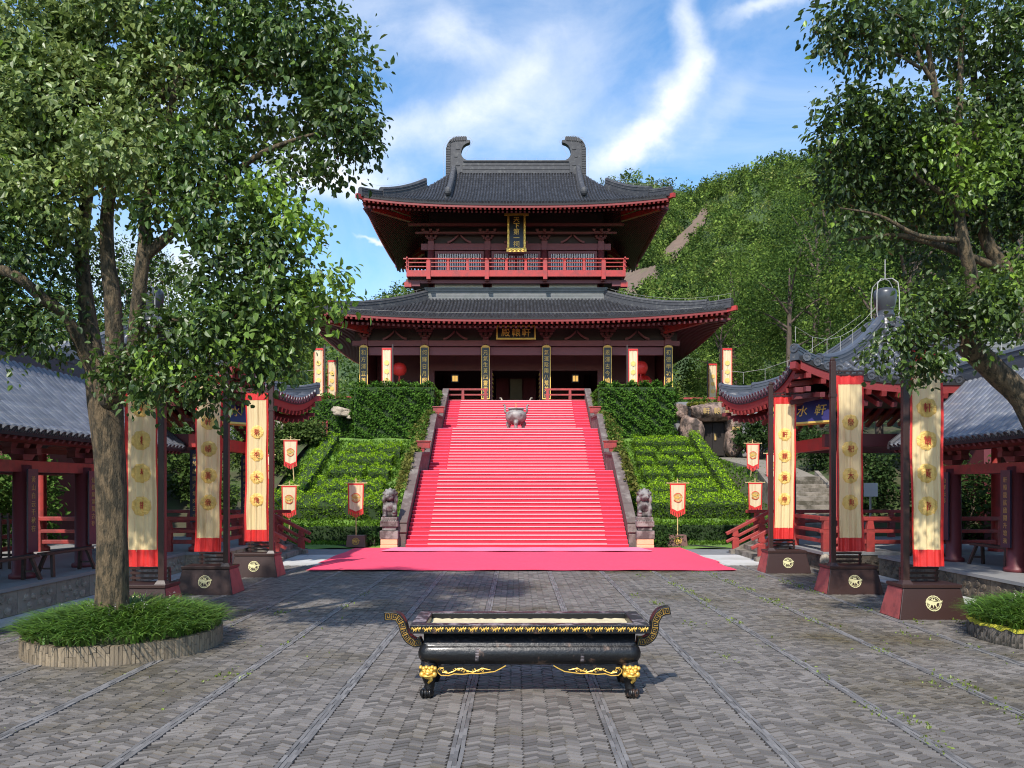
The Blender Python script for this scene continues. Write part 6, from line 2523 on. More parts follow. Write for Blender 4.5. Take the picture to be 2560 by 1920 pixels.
# scrolled aprons and clawed feet
for s in (-1, 1):
    out = [(0.905, 0.325), (0.905, 0.255), (0.875, 0.228), (0.80, 0.226), (0.745, 0.243), (0.665, 0.238), (0.585, 0.247), (0.50, 0.246), (0.42, 0.256), (0.345, 0.266), (0.285, 0.296), (0.235, 0.325)]
    pg = [(s * a, b) for a, b in out]
    if s > 0:
        pg = pg[::-1]
    for yy, nm in ((BY - 0.335, 'apron'), (BY + 0.315, 'apron')):
        ap = MB().prism(pg[::-1], (BX, yy, 0), (1, 0, 0), (0, 0, 1), -0.022 if False else 0.022).build(nm, 'lacquer', t)
        if yy > BY:
            continue
        g = MB()
        yf = yy - 0.026
        g.tube([(BX + s * a, yf, b + 0.003) for a, b in out[1:]], 0.0055, 6)
        g.tube([(BX + s * 0.905, yf, 0.255), (BX + s * 0.908, yf, 0.285), (BX + s * 0.885, yf, 0.308), (BX + s * 0.85, yf, 0.306)], 0.0055, 6)
        # vine with curls
        vine = [(0.86, 0.262), (0.80, 0.252), (0.75, 0.270), (0.71, 0.298), (0.66, 0.300), (0.62, 0.276), (0.56, 0.262), (0.51, 0.282), (0.47, 0.302), (0.42, 0.290), (0.385, 0.285)]
        g.tube([(BX + s * a, yf, b) for a, b in vine], [0.006] * 10 + [0.002], 6)
        for (cx_, cz_, r0, dr) in ((0.862, 0.282, 0.024, 1), (0.735, 0.292, 0.020, -1), (0.655, 0.272, 0.022, 1), (0.545, 0.288, 0.020, -1), (0.465, 0.275, 0.016, 1)):
            g.tube([(BX + s * (cx_ + r0 * (1 - i / 13) * math.cos(dr * i * 0.55)), yf, cz_ + r0 * (1 - i / 13) * math.sin(dr * i * 0.55)) for i in range(11)], 0.0042, 5)
        for (cx_, cz_) in ((0.83, 0.268), (0.70, 0.285), (0.61, 0.270), (0.51, 0.276)):
            g.ball((BX + s * cx_, yf, cz_), (0.018, 0.005, 0.010), 8, 5)
        g.build('gold_scroll', 'gold', ap)
for sx in (-1, 1):
    for sy in (-1, 1):
        lx, ly = BX + sx * 1.0, BY + sy * 0.29
        f = MB()
        f.tube([(lx, ly, 0.345), (lx + sx * 0.015, ly + sy * 0.015, 0.26), (lx, ly, 0.17), (lx - sx * 0.005, ly, 0.12), (lx + sx * 0.012, ly + sy * 0.012, 0.06), (lx + sx * 0.015, ly + sy * 0.015, 0.004)],
               [0.080, 0.084, 0.060, 0.050, 0.056, 0.060], 14)
        f.ball((lx + sx * 0.02, ly + sy * 0.03, 0.05), (0.075, 0.075, 0.055), 14, 8)
        for k in (-1, 0, 1):
            f.ball((lx + sx * 0.02 + k * 0.035, ly + sy * 0.085, 0.058), (0.017, 0.038, 0.045), 8, 6)
        lg = f.build('leg', 'lacquer', t, True)
        g = MB()
        fy = ly + sy * 0.045
        g.ball((lx, fy, 0.268), (0.083, 0.075, 0.066), 16, 10)
        for k in range(6):
            g.ball((lx - 0.07 + k * 0.028, fy + sy * 0.055, 0.318 - 0.01 * (k % 2)), (0.02, 0.03, 0.020), 8, 6)
        for k in (-1, 1):
            g.ball((lx + k * 0.035, fy + sy * 0.066, 0.292), (0.026, 0.018, 0.012), 8, 5)
            g.ball((lx + k * 0.034, fy + sy * 0.070, 0.274), (0.013, 0.012, 0.011), 8, 5)
            g.ball((lx + k * 0.06, fy + sy * 0.045, 0.245), (0.028, 0.03, 0.03), 8, 6)
        g.ball((lx, fy + sy * 0.085, 0.262), (0.026, 0.022, 0.018), 10, 6)
        g.ball((lx, fy + sy * 0.075, 0.236), (0.055, 0.02, 0.014), 10, 6)
        g.prism([(-0.05, 0.225), (0.05, 0.225), (0.045, 0.185), (0.005, 0.15), (-0.005, 0.165), (0.012, 0.195), (-0.03, 0.205)], (lx, fy + sy * 0.02 if sy > 0 else fy - 0.015, 0), (1, 0, 0), (0, 0, 1), 0.035 if sy < 0 else 0.02)
        g.build('lion_mask', 'gold', lg, True)

# ------------------------------------------------------------------ round planters
def planter(label, cx, cy, r, brick_m, moss):
    t = thing('planter', label, 'planter', (cx, cy, 0), 'round brick planters')
    MB().lathe((cx, cy, 0), [(r - 0.055, -0.02), (r - 0.055, 0.215), (r - 0.2, 0.215), (0.1, 0.24)], 64).build('core', 'mortar', t)
    n = int(2 * math.pi * r / 0.045)
    Ms = []
    for i in range(n):
        cut = rnd.choice((0.06, 0.08, 0.115, 0.15, 0.17, 0.225, 0.225))
        for z0, h in ((0.0, cut - 0.004), (cut, 0.235 - cut - rnd.random() * 0.006)):
            if h < 0.03:
                continue
            a = 2 * math.pi * (i + rnd.gauss(0, 0.03)) / n
            rr = r - 0.05 + rnd.gauss(0, 0.0022)
            ca_, sa_ = math.cos(a), math.sin(a)
            M = np.eye(4)
            M[:3, 0] = (-sa_, ca_, 0)
            M[:3, 1] = (-ca_, -sa_, 0)
            M[:3, 3] = (cx + rr * ca_, cy + rr * sa_, z0)
            M[:3, 2] *= h / 0.115
            Ms.append(M)
    pieces(t, 'brick', boxT(0.0405, 0.10, 0.115, True), np.array(Ms), brick_m, 300, 'bricks')
    if moss:
        V, F = [], []
        k = 120
        for i in range(k):
            a = 2 * math.pi * i / k
            for q, (dr, z) in enumerate(((-0.16, 0.236), (-0.03, 0.25 + rnd.gauss(0, 0.006)), (0.008, 0.235), (0.012, 0.21 + rnd.gauss(0, 0.012)))):
                V.append((cx + (r + dr) * math.cos(a), cy + (r + dr) * math.sin(a), z))
        for i in range(k):
            j = (i + 1) % k
            for q in range(3):
                F.append((i * 4 + q, i * 4 + q + 1, j * 4 + q + 1, j * 4 + q))
        MB().add(V, F).build('moss', 'moss', t, True, 'stuff')
    # soil mound
    MB().lathe((cx, cy, 0.19), [(r - 0.1, 0), (r * 0.7, 0.14), (r * 0.3, 0.22), (0.02, 0.24)], 32).build('soil', 'soil', t, True)
    # arching grass: strips of four quads
    B, H = 3600, None
    rr = (r - 0.03) * np.sqrt(ng.random(B))
    th = ng.random(B) * 2 * np.pi
    root = np.stack([cx + rr * np.cos(th), cy + rr * np.sin(th), 0.22 + 0.22 * (1 - (rr / r) ** 2)], 1)
    dirn = th + ng.normal(size=B) * 0.9
    L = 0.30 + 0.15 * ng.random(B)
    lean = 0.55 + 0.5 * ng.random(B)
    seg = 5
    VV = np.zeros((B, (seg + 1) * 2, 3))
    for k in range(seg + 1):
        u = k / seg
        ang = lean * u * 2.3
        hor = L * (np.sin(ang * 0.62)) * 0.75 * (u + 0.15)
        ver = L * (0.85 * u - 0.62 * u * u * lean)
        w = 0.0105 * (1 - u ** 2) + 0.0012
        c = root + np.stack([np.cos(dirn) * hor, np.sin(dirn) * hor, ver], 1)
        side = np.stack([-np.sin(dirn), np.cos(dirn), np.zeros(B)], 1) * w
        VV[:, 2 * k] = c - side
        VV[:, 2 * k + 1] = c + side
    FF = np.array([(2 * k, 2 * k + 1, 2 * k + 3, 2 * k + 2) for k in range(seg)])
    FA = (FF[None] + (np.arange(B) * (seg + 1) * 2)[:, None, None]).reshape(-1, 4)
    base = np.array([0.080, 0.165, 0.026])
    tin = base * (0.55 + 1.0 * ng.random((B, 1))) + np.array([0.06, 0.07, 0.0]) * (ng.random((B, 1)) ** 3)
    gm = link('grass', mesh_np('grass', VV.reshape(-1, 3), FA, np.repeat(tin, (seg + 1) * 2, 0)), 'grass_blade', t, 'stuff', True)
    # pale flower spikes
    k = 26
    P = []
    for _ in range(k):
        a, q = rnd.random() * 6.28, r * 0.75 * math.sqrt(rnd.random())
        x0, y0, z0 = cx + q * math.cos(a), cy + q * math.sin(a), 0.42 + 0.2 * (1 - (q / r) ** 2)
        for i in range(5):
            P.append((x0 + rnd.gauss(0, 0.008), y0 + rnd.gauss(0, 0.008), z0 + i * 0.02))
    P = np.array(P)
    V, F = bake(LEAF, leaf_frames(P, 0.016, unit(ng.normal(size=(len(P), 3))), 0))
    link('flowers', mesh_np('flowers', V, F, np.repeat(np.full((len(P), 3), (0.40, 0.36, 0.34)), NL, 0)), 'grass_blade', t, 'stuff')
    return t


planter('round tan brick planter of arching grass around the big left tree', -5.11, 9.97, 1.18, 'planter_brick', False)
planter('round dark brick planter with yellow moss rim at the right picture edge', 7.5, 10.35, 1.17, 'planter_brick_dark', True)
t = thing('floodlight', 'small white glazed floodlight lying in the grass of the right planter', 'floodlight', (6.95, 9.85, 0.5))
fl = Matrix.Translation((6.98, 9.72, 0.565)) @ Matrix.Rotation(R(28), 4, 'Z') @ Matrix.Rotation(R(-22), 4, 'X')
m1 = MB().box((0, 0, 0), (0.34, 0.16, 0.05), M=fl)
m1.build('housing', 'iron', t, bevel=0.01)
MB().box((0, 0, 0), (0.31, 0.135, 0.008), M=fl @ Matrix.Translation((0, 0, 0.03))).build('glass', 'sign_white', t)
MB().beam((6.98, 9.72, 0.3), (6.98, 9.72, 0.55), 0.03, 0.03).build('stake', 'iron', t)
t = thing('sign', 'small white notice on a thin post in front of the dark shrubs on the right', 'sign', (10.9, 25.0, 0))
MB().b2(11.45, 11.9, 25, 25.02, 1.75, 2.2).build('plate', 'sign_white', t)
MB().b2(11.65, 11.7, 25.02, 25.06, 0, 2.2).build('post', 'wire', t)

# ------------------------------------------------------------------ clipped hedges, ivy, rocks on the slopes
def leafy(name, P, O, size, colA, colB, parent, m='leaf_far', kind='stuff', droop=0.2, bright=0.0, g=None):
    n = len(P)
    V, F = bake(LEAF_FAR, leaf_frames(np.asarray(P, float), size, unit(np.asarray(O, float)), droop))
    a = np.clip(ng.random((n, 1)) + bright, 0, 1)
    c = np.array(colA) * (1 - a) + np.array(colB) * a
    c = c * (0.75 + 0.5 * ng.random((n, 1)))
    return link(name, mesh_np(name, V, F, np.repeat(c, NF, 0)), m, parent, kind)


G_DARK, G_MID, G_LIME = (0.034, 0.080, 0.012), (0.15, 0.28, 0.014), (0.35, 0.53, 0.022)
IVY_A, IVY_B = (0.034, 0.090, 0.012), (0.095, 0.19, 0.022)
AUT_A, AUT_B = (0.09, 0.11, 0.022), (0.19, 0.18, 0.04)


def hedge(label, x0, x1, y0, y1, h, colA, colB, zf=slope_z, dens=620, size=0.066, cat='hedge', group=None, wob=0.06, name='hedge'):
    cx, cy = (x0 + x1) / 2, (y0 + y1) / 2
    t = thing(name, label, cat, (cx, cy, zf(cy)), group)
    z0, z1 = zf(y0), zf(y1)
    m1 = MB().add([(x0 + .05, y0 + .05, z0 - 0.1), (x1 - .05, y0 + .05, z0 - 0.1), (x1 - .05, y1 - .05, z1 - 0.1), (x0 + .05, y1 - .05, z1 - 0.1), (x0 + .06, y0 + .06, z0 + h - .06), (x1 - .06, y0 + .06, z0 + h - .06),
                   (x1 - .06, y1 - .06, z1 + h - .06), (x0 + .06, y1 - .06, z1 + h - .06)], [(3, 2, 1, 0), (4, 5, 6, 7), (0, 1, 5, 4), (1, 2, 6, 5), (2, 3, 7, 6), (3, 0, 4, 7)])
    m1.build('twigs', 'hedge_core', t)
    P, O = [], []

    def put(n, f, nrm):
        for _ in range(int(n)):
            u, v = rnd.random(), rnd.random()
            p = f(u, v)
            bump = wob * (math.sin(p[0] * 5.1 + p[1] * 3) * math.sin(p[1] * 4.3 + p[2] * 4 + p[0]) + 0.5 * math.sin(p[0] * 13 + p[2] * 9))
            P.append([p[i] + nrm[i] * (bump + rnd.gauss(0, 0.03)) for i in range(3)])
            O.append(nrm)
    lx, ly = x1 - x0, y1 - y0
    zz = lambda y: z0 + (z1 - z0) * (y - y0) / max(ly, 1e-3)
    put(lx * ly * dens * 1.2, lambda u, v: (x0 + u * lx, y0 + v * ly, zz(y0 + v * ly) + h), (0, 0, 1))
    put(lx * h * dens, lambda u, v: (x0 + u * lx, y0, z0 + v * h), (0, -1, 0.2))
    put(ly * h * dens * 0.7, lambda u, v: (x0, y0 + u * ly, zz(y0 + u * ly) + v * h), (-1, 0, 0.2))
    put(ly * h * dens * 0.7, lambda u, v: (x1, y0 + u * ly, zz(y0 + u * ly) + v * h), (1, 0, 0.2))
    P, O = np.array(P), np.array(O)
    tp = O[:, 2] > 0.5                       # sunlit top and shaded sides put into the leaf colours
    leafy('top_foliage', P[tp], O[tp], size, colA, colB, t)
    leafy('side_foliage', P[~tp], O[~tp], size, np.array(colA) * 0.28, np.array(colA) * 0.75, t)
    return t


GH = 'clipped hedges on the slopes'
# right slope: border rows and short blocks forming a pattern
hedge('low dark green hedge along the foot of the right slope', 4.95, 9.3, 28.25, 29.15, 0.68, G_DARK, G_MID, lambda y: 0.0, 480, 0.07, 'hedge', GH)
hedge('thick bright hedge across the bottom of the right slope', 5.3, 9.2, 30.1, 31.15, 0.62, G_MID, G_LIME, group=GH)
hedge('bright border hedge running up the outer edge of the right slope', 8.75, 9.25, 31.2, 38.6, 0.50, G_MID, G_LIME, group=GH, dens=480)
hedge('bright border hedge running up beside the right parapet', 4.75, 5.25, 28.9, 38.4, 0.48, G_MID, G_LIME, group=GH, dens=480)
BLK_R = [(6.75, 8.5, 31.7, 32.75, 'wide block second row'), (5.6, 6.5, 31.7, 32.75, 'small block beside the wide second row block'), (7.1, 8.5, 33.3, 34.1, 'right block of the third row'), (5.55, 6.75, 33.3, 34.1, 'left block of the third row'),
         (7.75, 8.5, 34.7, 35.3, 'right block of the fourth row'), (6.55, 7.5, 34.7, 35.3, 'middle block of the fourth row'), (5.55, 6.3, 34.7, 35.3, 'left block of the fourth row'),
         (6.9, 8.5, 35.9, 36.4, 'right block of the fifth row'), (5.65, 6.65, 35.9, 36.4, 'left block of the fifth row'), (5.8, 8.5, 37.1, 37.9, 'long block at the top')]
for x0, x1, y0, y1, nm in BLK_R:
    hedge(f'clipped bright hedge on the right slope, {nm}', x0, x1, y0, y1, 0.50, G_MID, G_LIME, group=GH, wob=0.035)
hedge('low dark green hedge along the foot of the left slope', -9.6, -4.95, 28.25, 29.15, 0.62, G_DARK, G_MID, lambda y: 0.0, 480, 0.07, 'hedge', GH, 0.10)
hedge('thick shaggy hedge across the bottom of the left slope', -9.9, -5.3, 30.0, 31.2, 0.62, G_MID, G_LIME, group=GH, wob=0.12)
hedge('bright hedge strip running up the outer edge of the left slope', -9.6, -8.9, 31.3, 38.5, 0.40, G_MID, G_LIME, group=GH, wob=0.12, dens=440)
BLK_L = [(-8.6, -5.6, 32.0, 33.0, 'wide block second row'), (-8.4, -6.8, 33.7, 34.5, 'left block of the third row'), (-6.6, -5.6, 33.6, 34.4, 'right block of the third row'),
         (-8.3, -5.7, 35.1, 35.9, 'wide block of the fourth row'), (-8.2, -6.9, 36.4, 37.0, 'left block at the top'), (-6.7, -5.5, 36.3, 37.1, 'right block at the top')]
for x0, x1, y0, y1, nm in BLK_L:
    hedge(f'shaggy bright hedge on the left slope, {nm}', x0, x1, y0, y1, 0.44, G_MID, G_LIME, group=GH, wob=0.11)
# grass over both slopes, coloured darker for the shade in the hedge gaps
for sx0, sx1, nm in ((-10.2, -4.5, 'slope_grass_left'), (4.5, 11.6, 'slope_grass_right')):
    n = 15000
    x = sx0 + (sx1 - sx0) * ng.random(n)
    y = 27.0 + 11.6 * ng.random(n)
    z = np.array([(slope_z(b) if a < 9.2 else bank_z(a, b)) for a, b in zip(x, y)])
    leafy(nm, np.stack([x, y, z], 1), np.concatenate([ng.normal(size=(n, 2)) * 0.5, np.ones((n, 1))], 1), 0.11, (0.045, 0.10, 0.012), (0.115, 0.21, 0.02), None, 'leaf_far', 'stuff', -0.6)

# ivy over the terrace walls and the stair parapets
def ivy_box(label, x0, x1, y0, y1, z0, z1, dens, parent_name='ivy', faces='ftlr', colA=IVY_A, colB=IVY_B, size=0.12):
    t = thing(parent_name, label, 'ivy', ((x0 + x1) / 2, y0, z0), 'ivy curtains on the terrace walls')
    P, O = [], []

    def put(n, f, nrm):
        for _ in range(int(n)):
            p = f(rnd.random(), rnd.random())
            b = 0.10 * (math.sin(p[0] * 4.1 + p[2] * 2.3) * math.sin(p[2] * 3.7 - p[0] * 1.7)) + 0.08 * math.sin(p[0] * 9 + p[2] * 11)
            P.append([p[i] + nrm[i] * (0.06 + b + abs(rnd.gauss(0, 0.06))) for i in range(3)])
            O.append(nrm)
    if 'f' in faces:
        put((x1 - x0) * (z1 - z0) * dens, lambda u, v: (x0 + u * (x1 - x0), y0, z0 + v * (z1 - z0)), (0, -1, 0.25))
    if 't' in faces:
        put((x1 - x0) * 1.4 * dens, lambda u, v: (x0 + u * (x1 - x0), y0 + v * 1.2, z1 + 0.15 * (1 - v)), (0, -0.35, 1))
    if 'l' in faces:
        put((y1 - y0) * (z1 - z0) * dens * 0.7, lambda u, v: (x0, y0 + u * (y1 - y0), z0 + v * (z1 - z0)), (-1, 0, 0.25))
    if 'r' in faces:
        put((y1 - y0) * (z1 - z0) * dens * 0.7, lambda u, v: (x1, y0 + u * (y1 - y0), z0 + v * (z1 - z0)), (1, 0, 0.25))
    leafy('foliage', P, O, size, colA, colB, t, droop=0.9)
    m1 = MB()
    if 'f' in faces:
        m1.b2(x0 - 0.02, x1 + 0.02, y0 - 0.05, y0 - 0.01, z0, z1)
    if 't' in faces:
        m1.b2(x0, x1, y0, y0 + 1.2, z1 - 0.45, z1 + 0.05)
    if 'l' in faces:
        m1.b2(x0 - 0.05, x0 - 0.01, y0, y1, z0, z1)
    if 'r' in faces:
        m1.b2(x1 + 0.01, x1 + 0.05, y0, y1, z0, z1)
    m1.build('stems', 'hedge_core', t)
    return t


ivy_box('dense ivy covering the tall terrace wall left of the stairs', -8.3, -4.25, 39.2, 42, 4.4, 7.15, 560)
ivy_box('dense ivy covering the tall terrace wall right of the stairs', 4.3, 8.1, 39.2, 42, 4.4, 7.15, 560)
ivy_box('ivy covering the lower terrace wall further left, with a barred window', -12.9, -8.3, 41.2, 46, 4.1, 6.75, 330, faces='ftl')
ivy_box('ivy behind the cave rock right of the stairs', 8.1, 12.9, 42.6, 46, 4.0, 6.7, 260, faces='ftr')
for s, side in ((-1, 'left'), (1, 'right')):
    t = thing('parapet_ivy', f'yellowing creeper hanging over the outer face of the {side} stair parapet', 'ivy', (s * 4.3, 33, 3), 'creepers on the stair parapets')
    x = (SX0 - 0.46) if s < 0 else (SX1 + 0.46)
    P, O, P2, O2 = [], [], [], []
    for _ in range(5200):
        y = 27.6 + rnd.random() ** 0.9 * 13.6
        top = bal_top(y) + 0.1
        v = rnd.random()
        sp = 0.15 + 0.75 * v + 0.18 * math.sin(y * 2.1) * v
        wid = 0.25 + 0.30 * smooth((y - 28) / 5)
        if rnd.random() < 0.45:
            p = (x - s * 0.30 * rnd.random() + s * 0.1, y, top + 0.06 + 0.10 * rnd.random())
            nn = (s * 0.3, -0.3, 1)
        else:
            p = (x + s * sp * wid * 1.6, y, top - v * (1.15 + 0.3 * math.sin(y * 1.7)))
            nn = (s, -0.5, 0.4)
        if (rnd.random() < 0.30 + 0.5 * v) and y > 30:
            P2.append(p)
            O2.append(nn)
        else:
            P.append(p)
            O.append(nn)
    leafy('foliage', P, O, 0.13, AUT_A, AUT_B, t, droop=0.8)
    leafy('dark_foliage', P2, O2, 0.12, IVY_A, IVY_B, t, droop=0.8)

# barred window in the ivy
t = thing('barred_window', 'small dark window with red bars set in the ivy wall on the left', 'window', (-10.6, 41, 5))
MB().b2(-10.95, -10.15, 40.98, 41.18, 4.75, 5.62).build('opening', 'cave_dark', t)
for i in range(4):
    MB().b2(-10.92 + 0.24 * i, -10.87 + 0.24 * i, 40.93, 40.98, 4.75, 5.62).build('bar', 'red_rail', t)
for i in range(3):
    MB().b2(-10.95, -10.15, 40.88, 40.925, 4.82 + 0.33 * i, 4.87 + 0.33 * i).build('bar', 'red_rail', t)


# ------------------------------------------------------------------ carved rocks
def rock_lump(mb, c, r, seed, nu=22, nv=14, rough=0.18):
    rr = random.Random(seed)
    ph = [rr.uniform(0, 6) for _ in range(9)]
    V, F = [], []
    for j in range(nv + 1):
        a = math.pi * j / nv
        for i in range(nu):
            b = 2 * math.pi * i / nu
            x, y, z = math.sin(a) * math.cos(b), math.sin(a) * math.sin(b), math.cos(a)
            k = 1 + rough * (math.sin(3 * x + ph[0]) * math.sin(3 * y + ph[1]) + 0.7 * math.sin(5 * z + ph[2] + 3 * x) + 0.45 * math.sin(9 * x + ph[3]) * math.sin(8 * z + ph[4]) + 0.3 * math.sin(14 * y + 11 * z + ph[5]))
            q = 0.72
            sx = math.copysign(abs(x) ** q, x)
            sy = math.copysign(abs(y) ** q, y)
            sz = math.copysign(abs(z) ** q, z)
            V.append((c[0] + r[0] * sx * k, c[1] + r[1] * sy * k, c[2] + r[2] * sz * k))
    for j in range(nv):
        for i in range(nu):
            k = (i + 1) % nu
            F.append((j * nu + i, (j + 1) * nu + i, (j + 1) * nu + k, j * nu + k))
    mb.add(V, F)


t = thing('cave_rock', 'brown boulder portal with a dark doorway and gold characters right of the stairs', 'rock', (10.6, 41, 3.8))
for nm, c, r, sd_ in (('boulder', (9.55, 41.5, 4.85), (0.62, 0.8, 1.05), 1), ('boulder', (11.85, 41.5, 4.45), (0.50, 0.8, 0.72), 2), ('boulder', (11.85, 41.5, 5.5), (0.48, 0.7, 0.6), 3), ('lintel_rock', (10.75, 41.35, 6.1), (1.35, 0.75, 0.50), 4),
                      ('boulder', (9.2, 41.9, 4.3), (0.45, 0.6, 0.5), 5), ('side_rock', (9.0, 42.1, 6.15), (0.55, 0.5, 0.42), 6)):
    m1 = MB()
    rock_lump(m1, c, r, sd_, 30, 20, 0.09)
    m1.build(nm, 'rock', t, True)
MB().b2(10.0, 11.5, 41.6, 41.9, 3.7, 5.9).build('opening', 'cave_dark', t)
for k, (a, b) in enumerate(((10.15, 10.72), (10.74, 11.35))):
    dr = MB().b2(a, b, 41.50, 41.58, 3.75, 5.55).build('door', 'cave_dark', t, bevel=0.02)
    if k == 1:
        MB().b2(a + 0.08, a + 0.18, 41.44, 41.49, 4.6, 4.95).build('latch', 'dull_gold', dr)
m1 = MB()
for i, ch in enumerate('軒轅洞'):
    write(m1, ch, (10.14 + i * 0.56, 40.46 - (0.05 if i == 1 else 0), 6.1), 0.38, (1, 0, 0), (0, 0.05, 1), 0.06)
m1.build('gold_writing', 'dull_gold', t)
MB().b2(11.6, 12.05, 40.75, 40.79, 5.1, 5.28).build('plate', 'dull_gold', t)
P = np.stack([9.4 + 2.9 * ng.random(2600), 41.0 + 1.2 * ng.random(2600), 6.5 + 0.12 * ng.random(2600)], 1)
leafy('moss_cap', P, np.tile([0, -0.2, 1.0], (2600, 1)), 0.10, (0.10, 0.13, 0.02), (0.22, 0.22, 0.03), t)
for i, (zz, yy) in enumerate(((3.62, 40.5), (3.45, 40.15))):
    tag(MB().b2(10.2 - 0.1 * i, 12.1, yy, yy + 0.7, 3.2, zz).build('rock_step', 'step_stone', None, bevel=0.02), ('upper' if i == 0 else 'lower') + ' stone step before the doorway of the cave rock', 'step', 'steps before the cave rock')
for nm, c, lb in (('a', (-9.3, 40.65, 6.05), 'pale carved dragon head rock jutting from the ivy near the tall wall'), ('b', (-12.9, 40.5, 5.35), 'pale carved dragon head rock jutting from the ivy far left')):
    t = thing('dragon_rock', lb, 'carved rock', c, 'carved dragon heads in the ivy')
    m1 = MB()
    x, y, z = c
    rock_lump(m1, c, (0.42, 0.35, 0.22), 11, 24, 16, 0.14)
    rock_lump(m1, (x + 0.28, y - 0.15, z - 0.12), (0.28, 0.22, 0.16), 12, 20, 14, 0.14)
    rock_lump(m1, (x - 0.3, y - 0.1, z + 0.1), (0.22, 0.2, 0.18), 13, 18, 12, 0.16)
    rock_lump(m1, (x + 0.45, y - 0.2, z - 0.3), (0.16, 0.15, 0.1), 14, 16, 10, 0.14)
    m1.tube([(x - 0.45, y, z + 0.12), (x - 0.2, y - 0.2, z + 0.24), (x + 0.1, y - 0.25, z + 0.16), (x + 0.35, y - 0.3, z + 0.04)], 0.06, 8)
    m1.build('rock', 'pale_rock', t, True, kind='stuff')

# stone stair and path on the right bank
t = thing('garden_steps', 'straight flight of grey stone steps climbing the right bank behind the pavilion', 'steps', (11, 26.5, 0.4))
for i in range(13):
    MB().b2(9.95, 12.1, 26.3 + i * 0.33, 26.3 + (i + 1) * 0.33 + 0.12, 0.2, 0.62 + i * 0.155).build('step', 'step_stone', t, bevel=0.01)
for s in (9.8, 12.1):
    m1 = MB()
    m1.add([(s, 26.1, 0.2), (s + 0.16, 26.1, 0.2), (s + 0.16, 30.8, 0.3), (s, 30.8, 0.3), (s, 26.1, 0.72), (s + 0.16, 26.1, 0.72), (s + 0.16, 30.8, 2.72), (s, 30.8, 2.72)],
           [(3, 2, 1, 0), (4, 5, 6, 7), (0, 1, 5, 4), (1, 2, 6, 5), (2, 3, 7, 6), (3, 0, 4, 7)])
    m1.build('side_kerb', 'step_stone', t)
pth = MB()
P = [(10.2, 30.5, 2.47), (12.1, 30.5, 2.47)], [(10.25, 33.0, 2.92), (12.1, 33.0, 2.92)], [(10.1, 36.5, 3.34), (11.9, 36.5, 3.34)], [(10.0, 40.3, 3.60), (12.0, 40.3, 3.60)]
V = [q for pr in P for q in pr]
pth.add([(a, b, c - 0.3) for a, b, c in V] + V, [(8 + 2 * i, 8 + 2 * i + 1, 8 + 2 * i + 3, 8 + 2 * i + 2) for i in range(3)] + [(0, 1, 9, 8), (0, 8, 10, 2), (2, 10, 12, 4), (4, 12, 14, 6), (1, 3, 11, 9), (3, 5, 13, 11), (5, 7, 15, 13)])
o = pth.build('path', 'path_stone', None)
o['kind'] = 'structure'


# ------------------------------------------------------------------ shrubs and trees
def bark_tube(mb, pts, rad, n=12, seed=0, bumpy=0.06):
    """limb with an uneven, slightly fluted surface"""
    pts = [Vector(p) for p in pts]
    Q, Rr = [], []
    m = len(pts)
    for i in range(m - 1):
        p0, p1, p2, p3 = pts[max(i - 1, 0)], pts[i], pts[i + 1], pts[min(i + 2, m - 1)]
        for k in range(5):
            u = k / 5
            Q.append(0.5 * ((2 * p1) + (p2 - p0) * u + (2 * p0 - 5 * p1 + 4 * p2 - p3) * u * u + (3 * p1 - p0 - 3 * p2 + p3) * u ** 3))
            Rr.append(rad[i] + (rad[i + 1] - rad[i]) * u)
    Q.append(pts[-1])
    Rr.append(rad[-1])
    b = len(mb.v)
    mb.tube(Q, Rr, n)
    for i in range(len(Q)):
        for k in range(n):
            v = Vector(mb.v[b + i * n + k])
            c = Q[i]
            f = 1 + bumpy * (math.sin(k * 2.1 + seed + i * 0.7) + math.sin(k * 4.3 + i * 0.33 + seed * 2)) * 0.6
            mb.v[b + i * n + k] = tuple(c + (v - c) * f)


def shrub(label, x, y, z, w, h, colA, colB, n=2600, size=0.12, name='shrub', cat='shrub', group=None):
    t = thing(name, label, cat, (x, y, z), group)
    rr = random.Random(int(x * 100 + y * 10))
    bl_ = []
    for k in range(7):
        bl_.append(((x + rr.uniform(-0.55, 0.55) * w, y + rr.uniform(-0.5, 0.5) * w, z + h * rr.uniform(0.3, 0.72)), (w * 0.5, w * 0.5, h * 0.34)))
    P, O, _, _ = blob_points(bl_, n, None, 0.6, 14, 0.14)
    P[:, 2] = np.maximum(P[:, 2], z)
    leafy('foliage', P, O, size, colA, colB, t)
    m1 = MB()
    for k in range(4):
        m1.tube([(x + rr.uniform(-.1, .1), y + rr.uniform(-.1, .1), z - 0.1), (x + rr.uniform(-.4, .4) * w, y + rr.uniform(-.3, .3) * w, z + h * 0.6)], [0.04, 0.015], 6)
    m1.build('stems', 'bark_grey', t)
    return t


